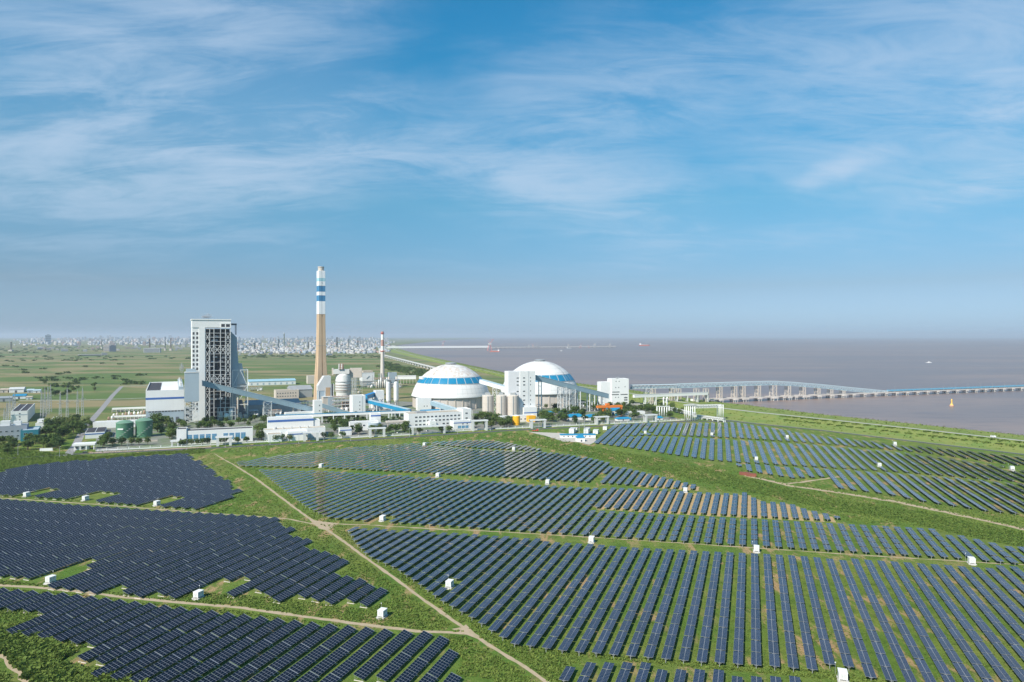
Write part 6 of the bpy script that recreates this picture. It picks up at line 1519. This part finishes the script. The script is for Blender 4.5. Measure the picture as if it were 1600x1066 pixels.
def ship(x, y, lpx, hull, lab, rotz=0, name='cargo_ship', cat='ship', kind=0):
    q = G(x, y, SEA_Z); s_ = q.y/F; L = lpx*s_; t = thing(name, lab, cat, q, rotz); Bm = L*.075; D_ = L*.085
    pts = [(-.5,-1),(.36,-1),(.5,0),(.36,1),(-.5,1)]; b = MB(); n_ = 5
    b.add([(px_*L*.96, py_*Bm*.8, -1) for px_, py_ in pts] + [(px_*L, py_*Bm, D_*(1.25 if px_ == .5 else 1)) for px_, py_ in pts], [tuple(range(5))[::-1], tuple(range(5, 10))] + [(i, (i+1) % 5, (i+1) % 5+5, i+5) for i in range(5)])
    b.build('hull', hull, t)
    if kind == 0:
        MB().box(-L*.46, -L*.32, -Bm*.8, Bm*.8, D_+.02, D_*2.6).build('superstructure', white, t); MB().lathe([(L*.014, D_*2.61), (L*.014, D_*3.3)], 12, (-L*.40, 0, 0)).build('funnel', hull_red, t)
        for k in range(4): MB().box(-L*.26+k*L*.15, -L*.15+k*L*.15, -Bm*.6, Bm*.6, D_+.02, D_*1.3).build('hatch', cream, t)
        for k in range(3): MB().box(-L*.13+k*L*.15, -L*.12+k*L*.15, -L*.005, L*.005, D_+.02, D_*2.2).build('derrick', cream, t)
    else:
        MB().box(-L*.36, L*.20, -Bm*.85, Bm*.85, D_+.02, D_*2.0).build('cabin', white, t); MB().box(-L*.20, L*.10, -Bm*.7, Bm*.7, D_*2.01, D_*2.9).build('bridge', white, t); MB().box(-L*.05, L*.04, -Bm*.3, Bm*.3, D_*2.91, D_*3.9).build('wheelhouse', white, t); MB().bar((-L*.08,0,D_*2.9), (-L*.08,0,D_*5.2), L*.012).build('mast', white, t)
        MB().box(-L*.34, L*.18, -Bm*.86-.05, -Bm*.86, D_*1.3, D_*1.65).build('window_strip', glass_dark, t)
    return t
ship(1007, 540.5, 17, hull_red, 'red and white cargo ship alone on the far horizon', R(4)); ship(773, 549.8, 15, hull_red, 'red hulled ship moored below the tall leaning red crane', R(175))
ship(797, 543, 5, white, 'small white ship on the water left of the port crane cluster', R(10)); ship(890, 545, 9, town[4], 'dark hulled ship moored in front of the port cranes', R(4)); ship(877, 548.5, 4, white, 'tiny white boat on open water left of centre', R(5), 'boat', 'boat', 1)
ship(1451, 567, 9.5, white, 'white ferry heading left on open water with a foam wake', R(180), 'ferry', 'ferry', 1).scale = (1, 1, .6)
q = G(1458, 567.3, SEA_Z); e = G(1540, 571.2, SEA_Z); b = MB(); n_ = 40; vs = []; rr_ = random.Random(4)
for k in range(n_+1):
    p = q.lerp(e, k/n_); wd = 2.4 + 2*rr_.random() + 4*(k/n_); wd *= (1 - k/n_)**.5 + .02
    vs += [(p.x, p.y - wd, SEA_Z+.25), (p.x, p.y + wd, SEA_Z+.25)]
b.add(vs, [(2*k, 2*k+2, 2*k+3, 2*k+1) for k in range(n_)]); stuff(b.build('foam_wake', M('foam', (.85, .85, .87), .8, .2, .1)))
q = G(1487, 635, SEA_Z); t = thing('buoy', 'yellow navigation buoy with lattice top floating before the jetty', 'buoy', q, R(20)); buoy_y = M('buoy_yellow', (.75, .48, .12), .6, .1, .3)
MB().lathe([(1.5,-.6),(3.4,0),(3.6,1.2),(3.0,2.2)], 20).build('float', M('buoy_float', (.50, .30, .22), .7, .15, .3), t, False); MB().lathe([(2.6,2.21),(1.2,4.6),(.9,9.4)], 12).build('tower', buoy_y, t); MB().lathe([(1.3,9.41),(1.3,11),(.6,12),(.05,12.4)], 12).build('lantern', buoy_y, t)
for s_ in (-1, 1): MB().bar((s_*1.2,-.3,6.2), (s_*1.2,-.3,9.0), .5).build('topmark', buoy_y, t)
q = G(1552, 684.3, 0); q = Vector((q.x, q.y, 0)); qv = Vector(((1552-CX)*111/ (683.5-HY), 111*F/(683.5-HY), 5.97)); t = thing('white_van', 'white van driving on the dyke road near the right edge', 'van', qv, R(-57))
MB().box(-2.4, 1.5, -.95, .95, .45, 2.1).build('body', white, t); MB().prism([(1.51,.45),(2.6,.45),(2.55,1.1),(1.9,1.9),(1.51,2.05)], -.93, .93).build('cab', white, t); MB().box(-2.1, 1.3, -.97, -.951, 1.3, 1.85).build('side_window', glass_dark, t)
for x in (-1.5, 1.6):
    for y in (-.9, .9): MB().tube((x, y-.12, .38), (x, y+.12, .38), .38, 12).build('wheel', black, t)
# cars in the yard
car_c = [M('car_white', (.75,.75,.75), .3), M('car_dark', (.05,.06,.08), .3), M('car_silver', (.45,.47,.50), .3), M('car_blue', (.06,.14,.35), .3)]
for i, (x, y, k, lab) in enumerate(((133,708,1,'dark car parked before the gatehouse bushes'),(772,671,1,'dark car parked left of the yellow tanks behind the fence'),(768,672.5,2,'silver car parked beside the dark car behind the fence'),(478,685,0,'white car between the legs of the portal by the water hall'),(622,677,0,'white car parked left of the office behind the fence'),(668,674,0,'white car on the road before the office building'),(818,668,2,'silver car parked behind the fence below the yellow tanks'))):
    q = G(x, y); t = thing('parked_car', lab, 'car', (q.x, q.y, .1), R(20 + i*37 % 50), 'cars around the works')
    MB().prism([(-2.2,.35),(2.2,.35),(2.15,.85),(1.2,1.0),(-2.1,1.0)], -.85, .85).build('body', car_c[k], t); MB().prism([(-1.9,1.01),(1.1,1.01),(.4,1.5),(-1.4,1.5)], -.76, .76).build('cabin', glass_dark, t)
    for xx in (-1.4, 1.4):
        for yy in (-.8, .8): MB().tube((xx, yy-.1, .33), (xx, yy+.1, .33), .33, 12).build('wheel', black, t)
# steam
def steam(P, rad_, stretch, lab, seed, dens=.03):
    o = MB().lathe([(.05,-1),(.6,-.8),(.95,-.3),(1,.2),(.7,.75),(.05,1)], 20).build('steam_puff', None, None); o.data.materials.clear()
    o.location = P; o.scale = (rad_*stretch[0], rad_*stretch[1], rad_*stretch[2]); m = bpy.data.materials.new('steam_%d' % seed); m.use_nodes = True; t = NT(m.node_tree); t.t.nodes.clear()
    tc_ = t.n('ShaderNodeTexCoord'); ln = t.n('ShaderNodeVectorMath', operation='LENGTH'); t.l(tc_.outputs['Object'], ln.inputs[0]); mp_ = t.n('ShaderNodeMapping'); mp_.inputs['Location'].default_value = (seed*3.1, 0, 0); t.l(tc_.outputs['Object'], mp_.inputs[0])
    nz = t.n('ShaderNodeTexNoise', i_Scale=1.9, i_Detail=5.0, i_Roughness=.6); t.l(mp_.outputs[0], nz.inputs['Vector'])
    dn = t.math('MULTIPLY', t.smooth(nz.outputs[0], .42, .62), t.smooth(ln.outputs['Value'], 1.0, .2)); pv = t.n('ShaderNodeVolumePrincipled', i_Anisotropy=-.5); pv.inputs['Color'].default_value = (.95,.95,.96,1); t.l(t.math('MULTIPLY', dn, dens), pv.inputs['Density'])
    oo = t.n('ShaderNodeOutputMaterial'); t.l(pv.outputs[0], oo.inputs['Volume']); o.data.materials.append(m); tag(o, lab, 'steam'); return o
d = 1010; steam(U(322, 494, d), 6*d/F, (2.1, 1.2, 1.0), 'wisp of white steam drifting above the boiler house roof', 1, .4)
d = 1060; steam(U(284, 575, d), 5*d/F, (.9, .9, 2.0), 'small white steam plume rising behind the turbine hall roof', 2, .4)

# pale viaduct along the far shore road
va, vb = G(597, 557), G(692, 583); d = vb - va; L = d.length
t = thing('shore_viaduct', 'long pale viaduct on many piers along the far shore left of the domes', 'viaduct', va, math.atan2(d.y, d.x)); n_ = 26
vd = MB().box(0, L/n_-.6, -5, 5, 9, 12).mesh('deck_span', M('viaduct_concrete', (.55, .54, .52), .8, .1, .05)); vp = MB().box(-5, 5, -3, 3, 0, 8.9).mesh('pier', M('viaduct_concrete', (.55, .54, .52)))
for k in range(n_): link('deck_span', vd, t, (k*L/n_, 0, 0)); link('pier', vp, t, (k*L/n_, 0, 0))

# ------------------------------------------------------------------ trees, hedges and weeds
def leaf_mat(name, a, b_, rnd=.5):
    m = bpy.data.materials.new(name); m.use_nodes = True; t = NT(m.node_tree); t.t.nodes.clear()
    b = t.n('ShaderNodeBsdfPrincipled', i_Roughness=.75); b.inputs['Specular IOR Level'].default_value = .15
    tr = t.n('ShaderNodeBsdfTranslucent'); mx = t.n('ShaderNodeMixShader', i_0=.25); o = t.n('ShaderNodeOutputMaterial'); t.l(b.outputs[0], mx.inputs[1]); t.l(tr.outputs[0], mx.inputs[2]); t.l(mx.outputs[0], o.inputs[0])
    g = t.n('ShaderNodeNewGeometry'); nz = t.n('ShaderNodeTexNoise', i_Scale=.22, i_Detail=4.0, i_Roughness=.7); t.l(g.outputs['Position'], nz.inputs['Vector']); oi = t.n('ShaderNodeObjectInfo')
    f = t.math('ADD', t.math('MULTIPLY', t.smooth(nz.outputs[0], .35, .65), .6), t.math('MULTIPLY', oi.outputs['Random'], rnd)); c = t.mix(f, a, b_)
    t.l(c, b.inputs['Base Color']); t.l(c, tr.inputs['Color']); return m
leaf = leaf_mat('tree_leaves', (.050, .098, .022), (.110, .155, .036)); leaf2 = leaf_mat('pale_leaves', (.070, .115, .030), (.140, .170, .050)); leaf3 = leaf_mat('dark_leaves', (.026, .060, .018), (.060, .095, .028)); weed = leaf_mat('weed_leaves', (.090, .165, .028), (.190, .240, .052)); reed = leaf_mat('reed_leaves', (.075, .135, .024), (.155, .205, .042)); bark = M('bark', (.12, .09, .065), .9, .2, 1)
def tree_meshes(seed, n_, wide):
    r_ = random.Random(seed); b = MB(); b.lathe([(.20,0),(.15,2.0),(.08,4.6)], 7); 
    for k in range(5):
        a = k*1.3 + r_.random(); b.bar((0,0,1.6+k*.35), (1.5*cos(a)*wide, 1.5*sin(a)*wide, 3.4+k*.5), .11)
    trunk = b.mesh('trunk', bark); b = MB(); lobes = [(r_.uniform(-1.3,1.3)*wide, r_.uniform(-1.3,1.3)*wide, r_.uniform(3.0, 6.2), r_.uniform(1.1, 1.9)) for _ in range(9)] + [(0,0,5.2,2.1)]
    for i in range(n_):
        lx, ly, lz, lr = r_.choice(lobes); v = Vector((r_.gauss(0,1), r_.gauss(0,1), r_.gauss(0,1))).normalized()*lr*r_.uniform(.75, 1.05); c = Vector((lx, ly, lz)) + Vector((v.x, v.y, v.z*.8)); s_ = r_.uniform(.28, .55)
        nn = (v.normalized() + Vector((r_.uniform(-.7,.7), r_.uniform(-.7,.7), r_.uniform(-.3,.9)))).normalized(); u = nn.orthogonal().normalized(); w_ = nn.cross(u); a = r_.random()*6.28; u, w_ = u*cos(a)+w_*sin(a), w_*cos(a)-u*sin(a)
        b.add([c-u*s_, c-w_*s_*.7+nn*.1, c+u*s_, c+w_*s_*.7-nn*.1], [(0,1,2,3)])
    return trunk, b.mesh('crown', (leaf, leaf2, leaf, leaf3, leaf)[seed-1])
tree_kinds = [tree_meshes(i+1, 420, wd) for i, wd in enumerate((1.0, .75, 1.25, .95, 1.1))]
foot_np = []
def clear(p, pad=1.5):
    for x, y, rot, w, d in FOOT:
        dx, dy = p.x - x, p.y - y; c, s_ = cos(rot), sin(rot); u, v = dx*c + dy*s_, -dx*s_ + dy*c
        if -pad < u < w + pad and -pad < v < d + pad: return False
    return True
tr_ = random.Random(99)
tree_count = 0
def plant(x, y, h, lab, grp, force=False):
    global tree_count
    q = G(x, y)
    if not force and not clear(q): return
    tk, cr = tree_kinds[tr_.randrange(5)]; t = thing('tree', lab, 'tree', q, tr_.random()*6.28, grp); s_ = h/7.0; t.scale = (s_*tr_.uniform(1.05, 1.5), s_*tr_.uniform(1.05, 1.5), s_); link('trunk', tk, t); link('crown', cr, t); tree_count += 1
belts = [([(78,667),(128,660),(124,680),(112,692),(66,682)], 32, (9, 14), 'in the clump left of the entrance road'), ([(0,691),(55,688),(60,706),(0,713)], 16, (7, 11), 'in the front left corner beside the factory road'), ([(58,690),(95,689),(95,702),(60,704)], 12, (8, 12), 'in the round clump left of the gatehouse'),
         ([(122,664),(140,657),(150,692),(118,692)], 14, (6, 9), 'in the hedge between entrance road and pump house'), ([(150,690),(170,687),(170,700),(153,701)], 6, (8, 11), 'right of the gatehouse before the pump house'), ([(238,660),(268,658),(270,692),(238,692)], 20, (9, 15), 'in the tall clump right of the green tanks'),
         ([(400,660),(419,657),(416,690),(400,690)], 13, (7, 11), 'between the blue windowed building and the water hall'), ([(503,655),(548,652),(575,668),(560,680),(520,678)], 34, (7, 12), 'around the kiosk right of the water hall'), ([(430,661),(640,653),(640,659),(430,667)], 46, (4, 6.5), 'in the green strip below the level blue conveyor'),
         ([(560,672),(640,668),(640,678),(560,682)], 18, (8, 11), 'beside the pump station portal'), ([(740,655),(790,652),(790,668),(745,670)], 18, (7, 11), 'below the beige silos'), ([(757,660),(832,655),(832,667),(757,671)], 22, (8, 11), 'in the row behind the fence by the yellow tanks'),
         ([(838,640),(930,634),(1000,634),(1005,646),(940,662),(850,665)], 84, (8, 13), 'in the tree belt between the domes and the fence'), ([(985,640),(1068,636),(1066,655),(985,659)], 32, (7, 11), 'near the white pipe columns'), ([(60,600),(150,603),(150,620),(70,622)], 16, (7, 12), 'on the wetland edge behind the masts'),
         ([(270,664),(400,658),(400,668),(270,675)], 26, (7, 10), 'behind the low blue windowed building')]
for poly, n_, (h0, h1), where in belts:
    xs, ys = [p[0] for p in poly], [p[1] for p in poly]; k = 0; tries = 0
    while k < n_ and tries < n_*30:
        tries += 1; x, y = tr_.uniform(min(xs), max(xs)), tr_.uniform(min(ys), max(ys))
        if in_poly([(x, y)], poly)[0]: plant(x, y, tr_.uniform(h0, h1), 'leafy dark green tree ' + where, 'trees ' + where); k += 1
for x, w_ in ((176,'far left'),(190,'second'),(206,'third'),(217,'fourth'),(231,'fifth')): plant(x, 697.5 - (x-176)*.04, 9, 'round clipped tree in front of the green tanks, %s in the row from left' % w_, 'round trees before the green tanks', True)
for i, x in enumerate((284, 291, 299, 308, 316, 324, 344, 352, 371, 385)): plant(x, 697.6 - (x-284)*.055, 7.5, 'round bush tree before the blue windowed building, %s from its left end' % ordinal(i+1), 'bush trees before the blue windowed building', True)
for i, x in enumerate((430, 440, 452, 506, 517, 535, 640, 655, 690, 703)): plant(x, 690.5 - (x-430)*.052, 8.0, 'small round tree along the fence, %s from left between water hall and office' % ordinal(i+1), 'fence trees between water hall and office', True)

# low growth: clumps of blades, one object each, only real leaves and no painted shade
def clumps(name, pts, h0, h1, mat, seed, lab=None):
    r_ = np.random.default_rng(seed); n_ = len(pts); k = 5
    P = np.repeat(np.asarray(pts, float), k, axis=0); m = len(P); s_ = np.repeat(r_.uniform(h0, h1, n_), k); a = r_.uniform(0, 6.283, m); off = r_.normal(0, .35, (m, 2))*s_[:, None]
    lean = r_.uniform(.15, .9, m)*s_; wd = s_*r_.uniform(.30, .6, m); ca_, sa_ = np.cos(a), np.sin(a); bx, by = P[:, 0] + off[:, 0], P[:, 1] + off[:, 1]; z0 = P[:, 2] if P.shape[1] > 2 else np.zeros(m)
    hh = s_*r_.uniform(.5, 1.0, m)
    V = np.empty((m, 4, 3)); V[:, 0] = np.stack([bx - sa_*wd, by + ca_*wd, z0], 1); V[:, 1] = np.stack([bx + sa_*wd, by - ca_*wd, z0], 1)
    V[:, 2] = np.stack([bx + sa_*wd*.5 + ca_*lean, by - ca_*wd*.5 + sa_*lean, z0 + hh], 1); V[:, 3] = np.stack([bx - sa_*wd*.7 + ca_*lean*.8, by + ca_*wd*.7 + sa_*lean*.8, z0 + hh*.85], 1)
    return stuff(raw(name, V.reshape(-1, 3), np.arange(m*4).reshape(-1, 4), mat))
all_blocks = [b_[0] for b_ in blocks_track] + [b_[0] for b_ in blocks_fixed]
def px_points(poly, n_, seed, avoid=True, tracks=True):
    r_ = np.random.default_rng(seed); xs, ys = [p[0] for p in poly], [p[1] for p in poly]; Q = np.stack([r_.uniform(min(xs), max(xs), n_*3), r_.uniform(min(ys), max(ys), n_*3)], 1); Q = Q[in_poly(Q, poly)]
    if avoid:
        for bl in all_blocks: Q = Q[~in_poly(Q, bl)]
    Q = Q[:n_]; d = H*F/(Q[:, 1] - HY); P = np.stack([(Q[:, 0] - CX)*d/F, d, np.zeros(len(Q))], 1)
    if tracks:
        for o in bpy.data.objects:
            if o.get('kind') == 'structure' and o.name.split('.')[0] in ('dirt_track', 'dirt_junction', 'road', 'compound_apron'):
                pts = np.array([v.co[:2] for v in o.data.vertices])
                for i in range(0, len(pts), 2):
                    if len(P): P = P[np.hypot(P[:, 0]-pts[i, 0], P[:, 1]-pts[i, 1]) > 2.6]
    return P
near = [(330,715),(520,800),(800,1000),(900,1066),(1000,1120),(-100,1120),(-100,760),(0,745),(320,700)]
clumps('field_weeds', px_points([(320,705),(370,715),(560,830),(700,940),(880,1012),(1200,1040),(1440,1062),(1440,1110),(-60,1110),(-60,700)], 70000, 1), .2, .7, weed, 2)
clumps('field_weeds', px_points([(330,697),(640,684),(760,676),(900,696),(1100,722),(1300,762),(1640,812),(1640,880),(1300,810),(1000,740),(850,700),(640,690),(380,716)], 36000, 3), .2, .75, weed, 4)
clumps('reed_bank', px_points([(770,684),(800,676),(850,681),(940,701),(1060,722),(1170,748),(1300,780),(1440,800),(1640,842),(1640,872),(1440,820),(1300,797),(1100,754),(960,722),(860,702)], 26000, 5), .35, .9, reed, 6)
clumps('reed_bank', px_points([(0,985),(60,990),(120,1030),(240,1075),(60,1090),(0,1040)], 5000, 7), .8, 2.0, reed, 8)
clumps('field_weeds', px_points([(0,700),(150,714),(320,700),(320,708),(150,720),(0,738)], 8000, 9), .4, 1.2, weed, 10)
# small growth between the panel rows
P = px_points([(540,823),(1640,880),(1640,1110),(880,1110),(700,930)], 26000, 11, avoid=False); clumps('row_grass', P[:9000], .15, .45, weed, 12)
# dyke scrub and far hedges
r_ = random.Random(31); pts = []
for i in range(len(Wl)-1):
    if 500 < Wl[i].y < 3000:
        L = (Wl[i+1]-Wl[i]).length
        for k in range(int(L*1.2)):
            f = r_.choice((r_.uniform(.1, .8), r_.uniform(1.4, 1.95))); a = Vector(across(i, f, 0)); c = Vector(across(i+1, f, 0)); q = a.lerp(c, r_.random())
            z_ = np.interp(f, [p[0] for p in prof], [p[1] for p in prof]); pts.append((q.x, q.y, z_))
clumps('dyke_scrub', pts, .5, 1.6, weed, 14)
pts = []                                             # regular planted mounds on the inner slope
for i in range(len(Wl)-1):
    if 450 < Wl[i].y < 1100:
        L = (Cl[i+1]-Cl[i]).length; n_ = max(1, int(L/13))
        for k in range(n_):
            for f in (.52, .78):
                a = Vector(across(i, f, 0)).lerp(Vector(across(i+1, f, 0)), (k + (.5 if f > .6 else 0))/n_); z_ = float(np.interp(f, [p[0] for p in prof], [p[1] for p in prof]))
                for j in range(26): pts.append((a.x + r_.gauss(0, 1.9), a.y + r_.gauss(0, 1.9), z_))
clumps('slope_shrubs', pts, .7, 1.7, reed, 15)
pts = []
for poly, n_ in (([(0,556),(300,556),(300,562),(0,566)], 45), ([(0,566),(300,563),(300,585),(0,590)], 10), ([(60,588),(230,586),(230,604),(60,606)], 26), ([(380,555),(600,556),(600,560),(380,560)], 70), ([(600,566),(690,585),(660,590),(590,574)], 120), ([(0,540),(170,541),(170,549),(0,553)], 110)):
    for q in px_points(poly, n_, len(pts)+50, False, False):
        for j in range(14): pts.append((q[0] + r_.gauss(0, 5), q[1] + r_.gauss(0, 5), r_.uniform(0, 3)))
clumps('distant_bushes', pts, 2.0, 5.5, leaf, 16)
print('trees', tree_count)

# ------------------------------------------------------------------ the air
if HAZE_ON:
    hb = MB().box(-66000, 66000, -66000, 66000, -5, 262)
    hm = bpy.data.materials.new('haze'); hm.use_nodes = True; t = NT(hm.node_tree); t.t.nodes.clear()
    pv = t.n('ShaderNodeVolumePrincipled', i_Density=.000045, i_Anisotropy=0.08); pv.inputs['Color'].default_value = (.78, .87, .98, 1)
    o = t.n('ShaderNodeOutputMaterial'); t.l(pv.outputs[0], o.inputs['Volume'])
    haze = stuff(hb.build('haze', hm))
